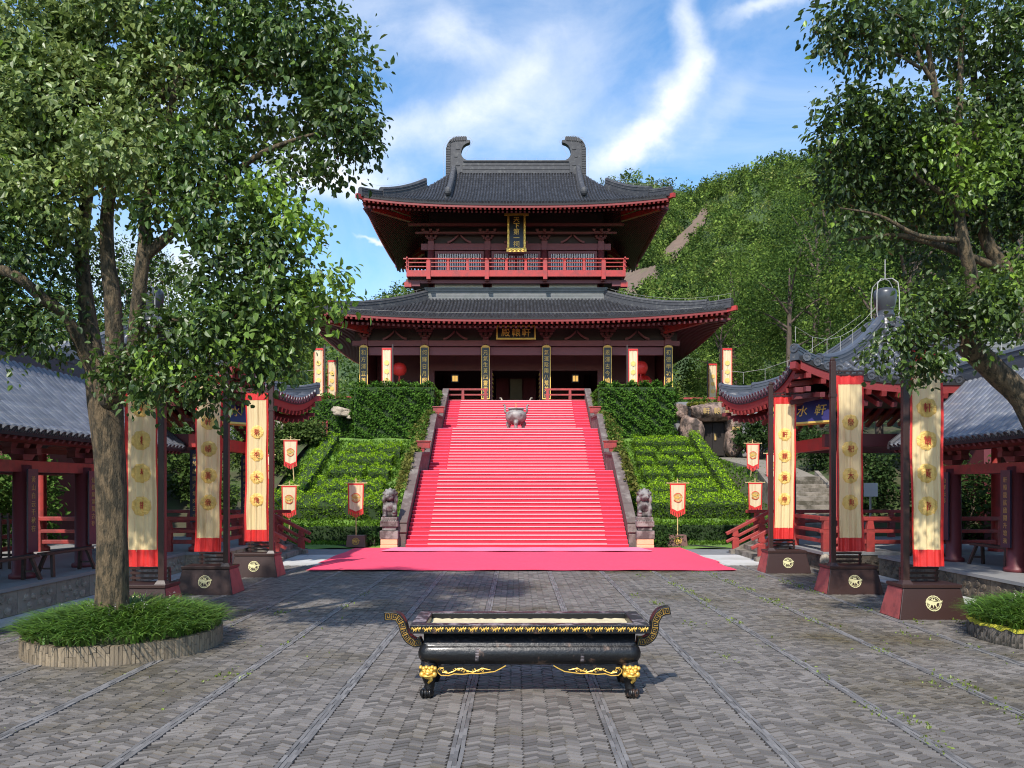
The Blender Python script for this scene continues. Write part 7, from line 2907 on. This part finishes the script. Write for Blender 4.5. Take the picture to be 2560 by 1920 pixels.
def tree(label, x, y, z, h, cr, colA, colB, n=5200, size=0.24, name='tree', group=None, th=None, bare=0.24, m='leaf_far', lobes=11, clump=18, clr=0.3, squash=1.0):
    t = thing(name, label, 'tree', (x, y, z), group)
    rr = random.Random(int(x * 37 + y * 11))
    th = th or h * 0.014 + 0.03
    m1 = MB()
    top = (x + rr.uniform(-.4, .4), y + rr.uniform(-.4, .4), z + h * 0.86)
    bark_tube(m1, [(x, y, z - 0.3), (x + rr.uniform(-.15, .15), y, z + h * 0.3), (x + rr.uniform(-.3, .3), y, z + h * 0.6), top], [th * 1.2, th, th * 0.65, th * 0.2], 9, x)
    bl_ = []
    for k in range(lobes):
        a = rr.uniform(0, 6.28)
        u = rr.random()
        zz = z + h * (bare + (1 - bare) * u * 0.92)
        wid = cr * (0.35 + 0.75 * math.sin(math.pi * (0.25 + 0.68 * u))) * 0.62
        q = (x + wid * math.cos(a), y + wid * math.sin(a), zz)
        r_ = cr * rr.uniform(0.34, 0.52)
        bl_.append((q, (r_, r_, r_ * 0.72 * squash)))
        bark_tube(m1, [(x, y, z + h * (0.25 + 0.45 * u)), ((x + q[0]) / 2, (y + q[1]) / 2, (z + h * (0.25 + 0.45 * u) + q[2]) / 2 + 0.2), q], [th * 0.45, th * 0.3, th * 0.1], 6, k)
    m1.build('trunk', 'bark_grey', t, True)
    P, O, _, _ = blob_points(bl_, n, None, 0.45, clump, clr)
    leafy('crown', P, O, size, colA, colB, t, m, 'stuff', 0.35)
    return t


gS = 'shrubs on the banks'
for i, (x, y, z, w, h, a, b, lb) in enumerate((
        (-11.2, 33.5, 2.6, 1.3, 1.7, (0.05, 0.085, 0.02), (0.11, 0.15, 0.03), 'olive shrub on the left slope behind the leaning flag'),
        (-12.6, 36.5, 3.6, 1.5, 1.9, (0.045, 0.08, 0.018), (0.10, 0.14, 0.03), 'olive shrub below the ivy wall at far left'),
        (-10.7, 37.8, 4.1, 1.2, 1.2, (0.05, 0.085, 0.02), (0.10, 0.14, 0.03), 'low olive shrub under the barred window'),
        (-13.4, 31.0, 1.6, 1.5, 2.0, (0.03, 0.06, 0.015), (0.07, 0.11, 0.02), 'dark shrub behind the left pavilion railing'),
        (-11.6, 29.6, 0.9, 1.1, 1.3, (0.05, 0.09, 0.02), (0.10, 0.15, 0.03), 'pale green shrub beside the left flags'),
        (-15.2, 34.0, 3.0, 1.7, 2.3, (0.03, 0.06, 0.015), (0.08, 0.12, 0.025), 'dark shrub at the left edge of the bank'),
        (12.9, 40.0, 3.7, 1.3, 1.9, (0.018, 0.04, 0.012), (0.05, 0.085, 0.02), 'glossy dark shrub right of the cave rock'),
        (13.4, 36.5, 3.4, 1.5, 2.2, (0.018, 0.04, 0.012), (0.05, 0.09, 0.02), 'glossy dark shrub beside the upper path'),
        (13.7, 32.5, 2.4, 1.5, 2.4, (0.016, 0.038, 0.012), (0.05, 0.085, 0.02), 'glossy dark shrub right of the stone steps'),
        (13.6, 28.4, 1.0, 1.5, 2.6, (0.016, 0.038, 0.012), (0.05, 0.085, 0.02), 'glossy dark shrub at the foot of the stone steps'),
        (14.6, 25.0, 0.2, 1.6, 2.8, (0.018, 0.042, 0.012), (0.055, 0.09, 0.02), 'large glossy shrub behind the right pavilion'),
        (5.25, 26.6, 0.0, 0.35, 0.62, (0.02, 0.05, 0.014), (0.05, 0.10, 0.02), 'small round bush beside the right lion'),
        (-5.05, 26.6, 0.0, 0.3, 0.5, (0.02, 0.05, 0.014), (0.05, 0.10, 0.02), 'small round bush beside the left lion'))):
    shrub(lb, x, y, z, w, h, a, b, 3600 if w > 1 else 700, 0.15 if w > 1 else 0.09, group=gS)

# row of leafy shrubs seen through the left colonnade
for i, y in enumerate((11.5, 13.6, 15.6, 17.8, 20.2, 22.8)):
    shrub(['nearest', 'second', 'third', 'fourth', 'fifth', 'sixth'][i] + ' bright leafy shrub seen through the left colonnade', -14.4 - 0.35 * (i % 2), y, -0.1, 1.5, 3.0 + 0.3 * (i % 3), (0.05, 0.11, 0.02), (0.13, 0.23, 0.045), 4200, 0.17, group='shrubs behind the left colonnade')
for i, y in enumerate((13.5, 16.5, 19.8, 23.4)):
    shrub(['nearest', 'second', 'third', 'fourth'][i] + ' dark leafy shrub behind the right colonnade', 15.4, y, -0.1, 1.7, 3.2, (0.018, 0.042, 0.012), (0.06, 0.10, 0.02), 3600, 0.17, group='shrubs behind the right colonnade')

# trees on the banks and behind the colonnades: (x, y, z, height, crown radius)
gT = 'trees behind the buildings'
DK, DK2 = (0.018, 0.042, 0.011), (0.050, 0.092, 0.020)
MG, MG2 = (0.040, 0.082, 0.016), (0.105, 0.165, 0.026)
LG, LG2 = (0.075, 0.135, 0.022), (0.17, 0.24, 0.038)
TREES = [
    (15.8, 33.0, 2.6, 9.5, 3.6, MG, LG2, 'spreading pale green tree behind the right pavilion roof'),
    (19.5, 38.0, 4.5, 13.5, 4.2, DK, DK2, 'tall dark tree right behind the pavilion finial'),
    (24.0, 36.0, 5.0, 14.0, 4.5, DK, MG2, 'tall dark tree behind the far right hall'),
    (16.2, 45.0, 6.0, 10.5, 3.8, MG, MG2, 'mid green tree between the hall and the cave rock'),
    (20.5, 52.0, 8.0, 14.0, 4.6, DK, DK2, 'dark tree rising right of the hall corner'),
    (27.0, 48.0, 9.5, 15.0, 5.0, DK, MG2, 'dark broad tree high on the right bank'),
    (15.0, 56.0, 6.8, 8.5, 3.4, MG, MG2, 'rounded green tree directly right of the lower roof corner'),
    (24.5, 60.0, 12.0, 15.0, 5.0, MG, LG2, 'sunlit tree on the lower right hill'),
    (31.0, 58.0, 15.0, 15.0, 5.5, DK, MG2, 'dark tree on the right hill'),
    (19.0, 66.0, 10.0, 12.0, 4.6, MG, LG2, 'bright green tree on the hill foot right of the hall'),
    (33.0, 44.0, 10.0, 17.0, 5.5, DK, DK2, 'very tall dark tree at the far right'),
    (-14.5, 45.0, 5.6, 6.5, 2.8, MG, LG2, 'bright green tree left of the hall terrace'),
    (-18.5, 48.0, 6.2, 9.0, 3.6, MG, MG2, 'green tree behind the left pavilion'),
    (-23.5, 46.0, 6.5, 10.0, 4.2, MG, LG2, 'broad light tree behind the left rear hall'),
    (-19.0, 38.5, 4.4, 7.0, 3.0, DK, MG2, 'dark tree on the left bank'),
    (-28.0, 40.0, 5.5, 11.0, 4.5, MG, LG2, 'tall light tree at the far left'),
    (-20.0, 56.0, 7.0, 9.0, 3.6, LG, LG2, 'yellow green tree left of the lower roof corner'),
    (-29.0, 55.0, 8.0, 12.0, 4.8, DK, MG2, 'dark tree far behind the left hall'),
    (-22.0, 33.0, 2.5, 8.5, 3.6, MG, LG2, 'leafy tree over the ridge of the left rear hall'),
]
for x, y, z, h, cr, a, b, lb in TREES:
    tree(lb, x, y, z, h, cr, a, b, int(10500 * (cr / 3.6) ** 1.2), 0.165, group=gT)


# ------------------------------------------------------------------ wooded hills
def hill(name, prof, y0, z0, y1, back, uext, m, seed, ymid=None):
    """terrain that climbs from (y0, z0) to a ridge at distance y1 whose skyline follows prof = [(u, elevation)]"""
    us = np.array([p[0] for p in prof])
    es = np.array([p[1] for p in prof])
    nu, nt = 90, 46

    def z(u, t):
        e = np.interp(u, us, es)
        zr = EYE + e * y1
        y = y0 + (y1 - y0) * t if t <= 1 else y1 + (t - 1) * back
        b = (z0 + (zr - z0) * (0.35 * t + 0.65 * t ** 1.25)) if t <= 1 else zr - (t - 1) * back * 0.35
        nz = (math.sin(u * 31 + t * 4 + seed) * math.sin(t * 9 + u * 17) * 1.2 + math.sin(u * 70 + t * 21) * 0.5) * min(1, 3 * t) * (1 if t < 0.9 else 0.3)
        return y, b + nz * 0.018 * y1 / 2
    V = []
    for j in range(nt):
        t = 1.5 * j / (nt - 1)
        for i in range(nu):
            u = uext[0] + (uext[1] - uext[0]) * i / (nu - 1)
            y, zz = z(u, t)
            V.append((u * y, y, zz))
    F = [(j * nu + i, j * nu + i + 1, (j + 1) * nu + i + 1, (j + 1) * nu + i) for j in range(nt - 1) for i in range(nu - 1)]
    link(name, mesh_np(name, V, F), m, None, 'structure', True)
    return z


U = lambda x: (x - 1290) / 1900.0
E_ = lambda y: (1215 - y) / 1900.0
near_prof = [(U(1480), E_(690)), (U(1600), E_(610)), (U(1680), E_(520)), (U(1740), E_(492)), (U(1790), E_(462)), (U(1850), E_(440)), (U(1930), E_(415)), (U(2030), E_(392)), (U(2200), E_(352)), (U(2400), E_(322)), (U(2600), E_(300)), (U(3600), E_(300))]
far_prof = [(U(1000), E_(1050)), (U(1300), E_(640)), (U(1440), E_(515)), (U(1500), E_(476)), (U(1560), E_(458)), (U(1600), E_(455)), (U(1670), E_(468)), (U(1740), E_(486)), (U(1900), E_(520)), (U(2600), E_(620)), (U(3600), E_(800))]
left_prof = [(U(-1400), E_(880)), (U(-300), E_(820)), (U(300), E_(850)), (U(600), E_(850)), (U(800), E_(850)), (U(930), E_(790)), (U(985), E_(742)), (U(1035), E_(722)), (U(1100), E_(745)), (U(1290), E_(840)), (U(1500), E_(1000))]
zn = hill('hill_right', near_prof, 62, 6.5, 185, 120, (U(1470), U(3500)), 'hill_soil', 1)
zf_ = hill('hill_far', far_prof, 150, 18, 290, 160, (U(1010), U(2700)), 'hill_soil', 4)
zl = hill('hill_left', left_prof, 66, 6.5, 210, 120, (U(-1300), U(1490)), 'hill_soil', 7)
sheet('plateau', -60, 60, 62, 76, 8, 8, lambda x, y: 6.6, 'hill_soil')


def scar_mask(x, y):
    """landslide streak in photo coordinates"""
    for (xa, ya, wa), (xb, yb, wb) in (((1768, 520, 5), (1748, 565, 13)), ((1748, 565, 14), (1668, 655, 20)), ((1640, 690, 16), (1590, 715, 30)), ((1600, 700, 24), (1560, 735, 40))):
        t = ((x - xa) * (xb - xa) + (y - ya) * (yb - ya)) / ((xb - xa) ** 2 + (yb - ya) ** 2)
        if -0.05 <= t <= 1.05:
            d = math.hypot(x - xa - t * (xb - xa), y - ya - t * (yb - ya))
            if d < wa + (wb - wa) * t:
                return True
    return False


def forest(name, z, y0, y1, u0, u1, count, rad, seed, tmin=0.0, tmax=1.12, per=90, tintA=MG, tintB=LG2):
    g = np.random.default_rng(seed)
    C, Rr, T = [], [], []
    tries = 0
    while len(C) < count and tries < count * 8:
        tries += 1
        t = tmin + (tmax - tmin) * g.random() ** 0.85
        u = u0 + (u1 - u0) * g.random()
        y, zz = z(u, min(t, 1.3))
        X, Yp = 1290 + 1900 * u, 1215 - 1900 * (zz - EYE) / y
        if scar_mask(X, Yp):
            continue
        r = rad * (0.55 + 0.75 * g.random()) * (0.75 + 0.25 * t)
        C.append((u * y, y, zz + r * 0.75))
        Rr.append(r)
        k = g.random()
        c = np.array(tintA) * (1 - k) + np.array(tintB) * k
        if g.random() < 0.30:
            c = np.array(DK2) * (0.6 + 0.5 * g.random())
        if g.random() < 0.06:
            c = np.array((0.20, 0.22, 0.06))
        T.append(c * (0.72 + 0.56 * g.random()))
    C, Rr, T = np.array(C), np.array(Rr), np.array(T)
    m = len(C)
    d = unit(g.normal(size=(m * per, 3)) + np.array([0, -0.25, 0.35]))
    idx = np.repeat(np.arange(m), per)
    sc = np.stack([np.ones(m), np.ones(m), 1.05 + 0.5 * g.random(m)], 1)
    # lumpy crowns: several sub-clusters per tree
    sub = unit(g.normal(size=(m, 7, 3)) + np.array([0, -0.2, 0.4]))
    si = g.integers(0, 7, m * per)
    p = sub[idx, si] * 0.55 + d * 0.50 * (0.7 + 0.4 * g.random((m * per, 1)))
    P = C[idx] + p * (Rr[:, None] * sc)[idx]
    V, F = bake(LEAF_FAR, leaf_frames(P, 1.0, unit(p), 0.2, g, 0.35, 1.7, 0.32))
    # scale leaves by tree radius
    V = V.reshape(-1, NF, 3)
    ctr = P[:, None, :]
    V = (ctr + (V - ctr) * (Rr[idx] * 0.33)[:, None, None]).reshape(-1, 3)
    tint = T[idx] * (0.7 + 0.6 * g.random((m * per, 1)))
    return link(name, mesh_np(name, V, F, np.repeat(tint, NF, 0)), 'leaf_far', None, 'stuff')


forest('forest_right_hill', zn, 62, 185, U(1490), U(2700), 5200, 1.55, 5, 0.02, 1.10, 52, (0.060, 0.108, 0.022), (0.18, 0.25, 0.045))
forest('forest_ridge', zn, 62, 185, U(1600), U(1800), 420, 1.4, 15, 0.35, 1.08, 38, (0.060, 0.108, 0.022), (0.18, 0.25, 0.045))
forest('forest_far_hill', zf_, 150, 290, U(1250), U(1900), 900, 2.6, 6, 0.25, 1.08, 46, (0.055, 0.095, 0.022), (0.13, 0.18, 0.04))
forest('forest_left_hill', zl, 66, 210, U(-400), U(1200), 1500, 2.1, 8, 0.03, 1.08, 46)
# landslide: bare rubble strips lying a little above the hill soil
V, F = [], []
mb = MB()
for j in range(110):
    t = 0.10 + 0.90 * j / 109
    run = []
    for i in range(140):
        u = U(1500) + (U(1790) - U(1500)) * i / 139
        y, zz = zn(u, t)
        X, Yp = 1290 + 1900 * u, 1215 - 1900 * (zz - EYE) / y
        run.append((scar_mask(X, Yp), u, y, zz))
    V.append(run)
pv = {}
vs, fs = [], []
for j in range(109):
    for i in range(139):
        q = [(j, i), (j, i + 1), (j + 1, i + 1), (j + 1, i)]
        if sum(V[a][b][0] for a, b in q) >= 3:
            ids = []
            for k in q:
                if k not in pv:
                    _, u, y, zz = V[k[0]][k[1]]
                    pv[k] = len(vs)
                    vs.append((u * y, y - 0.6, zz + 0.7))
                ids.append(pv[k])
            fs.append(tuple(ids))
if fs:
    sc_ = link('landslide', mesh_np('landslide', vs, fs), 'scar', None, 'structure', True)

# ------------------------------------------------------------------ the two big trees framing the view
LF_D, LF_M, LF_P, LF_Y = np.array((0.028, 0.060, 0.013)), np.array((0.100, 0.158, 0.028)), np.array((0.25, 0.305, 0.095)), np.array((0.24, 0.38, 0.035))  # dark and pale tints put crown shade and sunlight into the leaves


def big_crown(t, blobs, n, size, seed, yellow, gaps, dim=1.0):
    """blobs (x, y photo, radius px, depth, weight, kind) ; kind 0 dark, 1 mid, 2 pale sunlit, 3 fresh yellow tips"""
    g = np.random.default_rng(seed)
    B = []
    for (x, y, r, Y, w, k) in blobs:
        rr = r / 1900 * Y * 0.90
        B.append((px(x, y, Y), (rr, rr * 1.0, rr * 0.86), w))
    kinds = np.array([b[5] for b in blobs])
    P, O, bi, ci = blob_points(B, n, g, 0.40, 18, 0.105)
    # thin the twigs where the crown is open to the sky
    tw = np.zeros((ci.max() + 1, 3))
    np.add.at(tw, ci, P)
    tw /= np.maximum(np.bincount(ci, minlength=len(tw)), 1)[:, None]
    Q = 0.75 * tw[ci] + 0.25 * P
    X, Yp = 1290 + 1900 * Q[:, 0] / Q[:, 1], 1215 - 1900 * (Q[:, 2] - EYE) / Q[:, 1]
    jit = g.random(len(tw))[ci]
    keep = np.ones(n, bool)
    for gx, gy, ga, gb in gaps:
        keep &= ((X - gx) / ga) ** 2 + ((Yp - gy) / gb) ** 2 > 0.55 + 0.75 * jit
    P, O, bi, ci = P[keep], O[keep], bi[keep], ci[keep]
    n = len(P)
    M = leaf_frames(P, size, O, 0.75, g)
    kk = kinds[bi]
    cl = g.random(ci.max() + 1)[ci]
    mix = np.clip(0.55 * cl + 0.45 * g.random(n), 0, 1)[:, None]
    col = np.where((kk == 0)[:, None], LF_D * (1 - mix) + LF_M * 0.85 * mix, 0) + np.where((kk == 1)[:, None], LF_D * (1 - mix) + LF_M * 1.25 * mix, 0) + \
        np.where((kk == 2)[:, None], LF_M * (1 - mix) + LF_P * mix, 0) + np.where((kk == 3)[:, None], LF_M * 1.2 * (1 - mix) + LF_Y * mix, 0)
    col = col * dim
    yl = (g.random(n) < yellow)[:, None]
    col = np.where(yl, LF_Y * 0.8, col)
    # the leaves that show largest are objects, four shared tints
    vis = np.argsort(np.linalg.norm(P - np.array([0, 0, EYE]), axis=1) + 100 * ((np.abs(P[:, 0] / P[:, 1]) > 0.66) | ((P[:, 2] - EYE) / P[:, 1] > 0.63)))
    first = vis[:300]
    rest = np.ones(n, bool)
    rest[first] = False
    V, F = bake(LEAF, M[rest])
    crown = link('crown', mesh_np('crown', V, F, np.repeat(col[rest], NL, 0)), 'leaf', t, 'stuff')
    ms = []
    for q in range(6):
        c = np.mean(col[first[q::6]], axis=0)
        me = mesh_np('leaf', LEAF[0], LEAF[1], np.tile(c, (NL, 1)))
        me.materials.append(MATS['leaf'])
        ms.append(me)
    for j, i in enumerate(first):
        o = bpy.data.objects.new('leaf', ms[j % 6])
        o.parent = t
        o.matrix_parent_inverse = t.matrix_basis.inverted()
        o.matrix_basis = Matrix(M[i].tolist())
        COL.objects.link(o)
    return B


t = thing('broadleaf_tree', 'big broadleaf tree with a thick forked trunk growing from the left planter', 'tree', (-5.25, 9.9, 0.4), 'big trees framing the court')
TB = Vector((-5.27, 9.9, 0.30))
m1 = MB()
bark_tube(m1, [TB, px(281, 1450, 9.9), px(279, 1300, 9.9), px(273, 1120, 9.9), px(264, 1010, 9.9), px(256, 930, 9.9)], [0.225, 0.19, 0.178, 0.185, 0.215, 0.20], 22, 1, 0.05)
tr = m1.build('trunk', 'bark', t, True)
LIMBS = [
    ([(258, 980, 9.9), (235, 880, 9.9), (215, 760, 9.95), (205, 600, 10.1), (230, 380, 10.3), (240, 120, 10.5), (250, -80, 10.6)], [0.16, 0.125, 0.115, 0.10, 0.08, 0.06, 0.03]),
    ([(262, 1000, 9.85), (285, 900, 9.7), (282, 760, 9.6), (268, 620, 9.6), (275, 480, 9.7), (330, 250, 10.0), (380, 20, 10.2)], [0.15, 0.135, 0.12, 0.10, 0.08, 0.06, 0.03]),
    ([(270, 1010, 9.8), (330, 905, 9.5), (342, 800, 9.3), (352, 690, 9.2), (362, 600, 9.2), (370, 470, 9.3), (430, 260, 9.5), (470, 60, 9.7)], [0.14, 0.11, 0.10, 0.095, 0.085, 0.07, 0.05, 0.03]),
    ([(360, 640, 9.2), (410, 600, 9.2), (450, 560, 9.2), (540, 470, 9.2), (660, 380, 9.1), (800, 330, 9.0)], [0.085, 0.07, 0.06, 0.05, 0.035, 0.015]),
    ([(250, 960, 10.0), (170, 800, 9.6), (100, 740, 9.3), (40, 690, 9.1), (-60, 650, 9.0)], [0.12, 0.085, 0.08, 0.075, 0.06]),
    ([(340, 860, 9.4), (440, 800, 9.1), (560, 780, 8.9), (700, 770, 8.8)], [0.07, 0.05, 0.035, 0.015]),
    ([(335, 930, 9.5), (420, 940, 9.3), (520, 950, 9.1)], [0.05, 0.035, 0.012]),
    ([(90, 500, 10.3), (110, 300, 10.4), (60, 100, 10.5)], [0.07, 0.06, 0.04]),
    ([(205, 640, 10.1), (120, 560, 10.2), (70, 400, 10.2)], [0.08, 0.06, 0.04]),
    ([(400, 240, 9.6), (520, 180, 9.5), (660, 130, 9.4), (800, 130, 9.3)], [0.06, 0.045, 0.03, 0.012]),
]
for P, rad in LIMBS:
    mm_ = MB()
    bark_tube(mm_, [px(*p) for p in P], [q * 0.86 for q in rad], 12, P[0][0], 0.05)
    mm_.build('limb', 'bark', t, True)
LEFT_BLOBS = [
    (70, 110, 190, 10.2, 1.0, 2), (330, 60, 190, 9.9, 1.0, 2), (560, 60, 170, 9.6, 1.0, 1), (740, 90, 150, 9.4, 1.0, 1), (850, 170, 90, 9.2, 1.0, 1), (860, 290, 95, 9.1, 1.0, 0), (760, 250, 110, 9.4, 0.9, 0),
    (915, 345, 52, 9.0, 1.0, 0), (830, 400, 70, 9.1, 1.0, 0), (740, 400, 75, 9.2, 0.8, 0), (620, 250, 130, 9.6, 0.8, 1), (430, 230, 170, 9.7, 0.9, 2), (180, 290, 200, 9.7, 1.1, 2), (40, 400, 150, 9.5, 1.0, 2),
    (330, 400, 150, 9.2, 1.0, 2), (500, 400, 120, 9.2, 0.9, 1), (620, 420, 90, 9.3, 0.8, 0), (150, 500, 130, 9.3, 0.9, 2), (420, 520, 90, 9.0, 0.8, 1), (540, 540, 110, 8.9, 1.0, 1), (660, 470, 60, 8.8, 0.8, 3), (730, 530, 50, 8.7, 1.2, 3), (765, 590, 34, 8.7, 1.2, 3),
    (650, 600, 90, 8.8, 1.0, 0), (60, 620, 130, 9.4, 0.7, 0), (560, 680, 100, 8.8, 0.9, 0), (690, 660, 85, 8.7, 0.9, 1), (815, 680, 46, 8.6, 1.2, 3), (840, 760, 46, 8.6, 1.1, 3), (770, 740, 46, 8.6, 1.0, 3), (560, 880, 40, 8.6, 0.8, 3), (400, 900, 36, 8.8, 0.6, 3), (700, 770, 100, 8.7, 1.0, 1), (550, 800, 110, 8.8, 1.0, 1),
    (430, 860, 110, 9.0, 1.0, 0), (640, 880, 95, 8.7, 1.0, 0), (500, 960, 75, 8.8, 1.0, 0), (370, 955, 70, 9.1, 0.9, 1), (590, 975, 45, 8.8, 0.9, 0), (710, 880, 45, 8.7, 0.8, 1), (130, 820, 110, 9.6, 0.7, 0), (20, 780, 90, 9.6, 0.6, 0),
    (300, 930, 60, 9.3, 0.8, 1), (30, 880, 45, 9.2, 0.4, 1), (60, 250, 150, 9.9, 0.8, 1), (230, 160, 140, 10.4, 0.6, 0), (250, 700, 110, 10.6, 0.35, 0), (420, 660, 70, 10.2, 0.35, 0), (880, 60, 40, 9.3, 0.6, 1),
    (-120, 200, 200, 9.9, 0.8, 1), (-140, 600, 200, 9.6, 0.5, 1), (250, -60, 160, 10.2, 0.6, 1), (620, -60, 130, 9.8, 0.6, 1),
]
LEFT_GAPS = [(690, 250, 60, 36), (600, 300, 30, 24), (230, 490, 48, 34), (300, 520, 26, 30), (440, 640, 44, 34), (330, 660, 30, 44), (730, 470, 26, 20), (780, 620, 26, 22), (520, 610, 20, 14),
             (280, 110, 34, 30), (250, 250, 26, 30), (380, 20, 24, 24), (660, 420, 22, 16), (590, 730, 26, 14), (700, 830, 16, 12), (110, 700, 40, 26), (230, 790, 24, 36)]
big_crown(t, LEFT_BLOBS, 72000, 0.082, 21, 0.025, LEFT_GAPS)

t = thing('broadleaf_tree', 'big broadleaf tree leaning into the picture from beyond its right edge', 'tree', (7.6, 10.4, 0.4), 'big trees framing the court')
m1 = MB()
bark_tube(m1, [(7.75, 10.4, 0.3), (7.6, 10.4, 1.6), (7.3, 10.4, 2.6), px(2560, 1000, 10.4), px(2490, 930, 10.4), px(2420, 865, 10.3)], [0.26, 0.22, 0.19, 0.16, 0.155, 0.15], 18, 3, 0.05)
tr = m1.build('trunk', 'bark', t, True)
RL = [
    ([(2425, 880, 10.3), (2415, 790, 10.2), (2432, 720, 10.2), (2412, 620, 10.1), (2398, 540, 10.1), (2395, 400, 10.1), (2400, 200, 10.2), (2410, -30, 10.3)], [0.12, 0.095, 0.085, 0.08, 0.07, 0.05, 0.04, 0.02]),
    ([(2620, 760, 10.6), (2540, 700, 10.6), (2470, 610, 10.6), (2445, 470, 10.7), (2440, 260, 10.8), (2420, 40, 11)], [0.14, 0.11, 0.085, 0.07, 0.05, 0.03]),
    ([(2398, 540, 10.1), (2350, 480, 10.0), (2290, 440, 9.9), (2265, 350, 9.9)], [0.05, 0.04, 0.03, 0.012]),
    ([(2396, 320, 10.1), (2350, 270, 10.0), (2330, 180, 10.0), (2310, 60, 10.0)], [0.055, 0.05, 0.04, 0.02]),
    ([(2340, 215, 10.0), (2300, 150, 9.9), (2270, 60, 9.9), (2200, 20, 9.8)], [0.03, 0.025, 0.018, 0.01]),
    ([(2300, 170, 9.9), (2230, 130, 9.8), (2170, 120, 9.8), (2110, 110, 9.7)], [0.022, 0.018, 0.012, 0.006]),
    ([(2405, 600, 10.1), (2300, 590, 10.0), (2200, 540, 10.0), (2100, 520, 9.9)], [0.045, 0.03, 0.02, 0.008]),
    ([(2540, 690, 10.6), (2420, 640, 10.4), (2260, 590, 10.3), (2120, 600, 10.2)], [0.07, 0.05, 0.035, 0.01]),
    ([(2418, 820, 10.2), (2360, 780, 10.0), (2300, 800, 9.9), (2240, 850, 9.8)], [0.04, 0.03, 0.02, 0.008]),
    ([(2413, 860, 10.3), (2370, 890, 10.1), (2330, 920, 10.0)], [0.03, 0.02, 0.008]),
    ([(2560, 420, 10.8), (2500, 330, 10.8), (2470, 200, 10.9), (2520, 40, 11)], [0.07, 0.05, 0.04, 0.02]),
    ([(2444, 460, 10.7), (2520, 400, 10.5), (2580, 330, 10.4)], [0.04, 0.03, 0.015]),
]
for P, rad in RL:
    mm_ = MB()
    bark_tube(mm_, [px(*p) for p in P], rad, 10, P[0][0], 0.05)
    mm_.build('limb', 'bark', t, True)
RIGHT_BLOBS = [
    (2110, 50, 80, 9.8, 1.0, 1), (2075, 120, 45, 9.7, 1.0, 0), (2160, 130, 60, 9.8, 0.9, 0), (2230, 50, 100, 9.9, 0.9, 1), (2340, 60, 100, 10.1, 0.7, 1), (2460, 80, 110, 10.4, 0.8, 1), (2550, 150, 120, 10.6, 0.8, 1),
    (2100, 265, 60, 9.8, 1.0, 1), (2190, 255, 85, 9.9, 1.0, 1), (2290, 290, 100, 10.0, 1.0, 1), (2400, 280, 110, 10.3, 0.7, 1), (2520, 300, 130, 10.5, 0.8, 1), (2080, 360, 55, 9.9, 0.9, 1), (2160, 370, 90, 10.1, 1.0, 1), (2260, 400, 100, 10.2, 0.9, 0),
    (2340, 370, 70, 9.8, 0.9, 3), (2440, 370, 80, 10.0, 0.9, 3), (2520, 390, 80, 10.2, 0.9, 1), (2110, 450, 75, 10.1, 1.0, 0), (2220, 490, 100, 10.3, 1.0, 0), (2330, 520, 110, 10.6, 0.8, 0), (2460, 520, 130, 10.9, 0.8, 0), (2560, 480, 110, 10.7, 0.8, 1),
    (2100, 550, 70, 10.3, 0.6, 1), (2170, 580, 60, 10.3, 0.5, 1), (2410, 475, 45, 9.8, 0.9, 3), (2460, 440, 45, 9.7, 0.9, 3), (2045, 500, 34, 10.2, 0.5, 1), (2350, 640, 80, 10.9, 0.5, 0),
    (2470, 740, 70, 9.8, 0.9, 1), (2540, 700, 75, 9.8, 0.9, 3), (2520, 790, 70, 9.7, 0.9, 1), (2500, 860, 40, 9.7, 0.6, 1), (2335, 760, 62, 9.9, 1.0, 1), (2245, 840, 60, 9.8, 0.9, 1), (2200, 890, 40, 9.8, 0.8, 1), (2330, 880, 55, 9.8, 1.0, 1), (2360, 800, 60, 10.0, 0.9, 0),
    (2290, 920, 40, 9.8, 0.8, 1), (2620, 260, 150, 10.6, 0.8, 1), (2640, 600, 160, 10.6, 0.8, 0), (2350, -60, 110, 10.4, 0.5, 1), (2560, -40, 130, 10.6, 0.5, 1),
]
RIGHT_GAPS = [(2420, 330, 30, 40), (2500, 470, 40, 30), (2350, 600, 50, 30), (2480, 640, 50, 40), (2200, 430, 26, 20), (2540, 620, 30, 30), (2150, 195, 110, 26), (2240, 200, 60, 24), (2225, 720, 62, 75), (2230, 640, 40, 40), (2350, 210, 40, 26), (2480, 250, 30, 22), (2390, 640, 26, 40), (2300, 560, 20, 16), (2450, 170, 24, 24)]
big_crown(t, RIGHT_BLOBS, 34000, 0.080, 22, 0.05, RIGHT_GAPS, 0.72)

bpy.data.objects.remove(_fo)
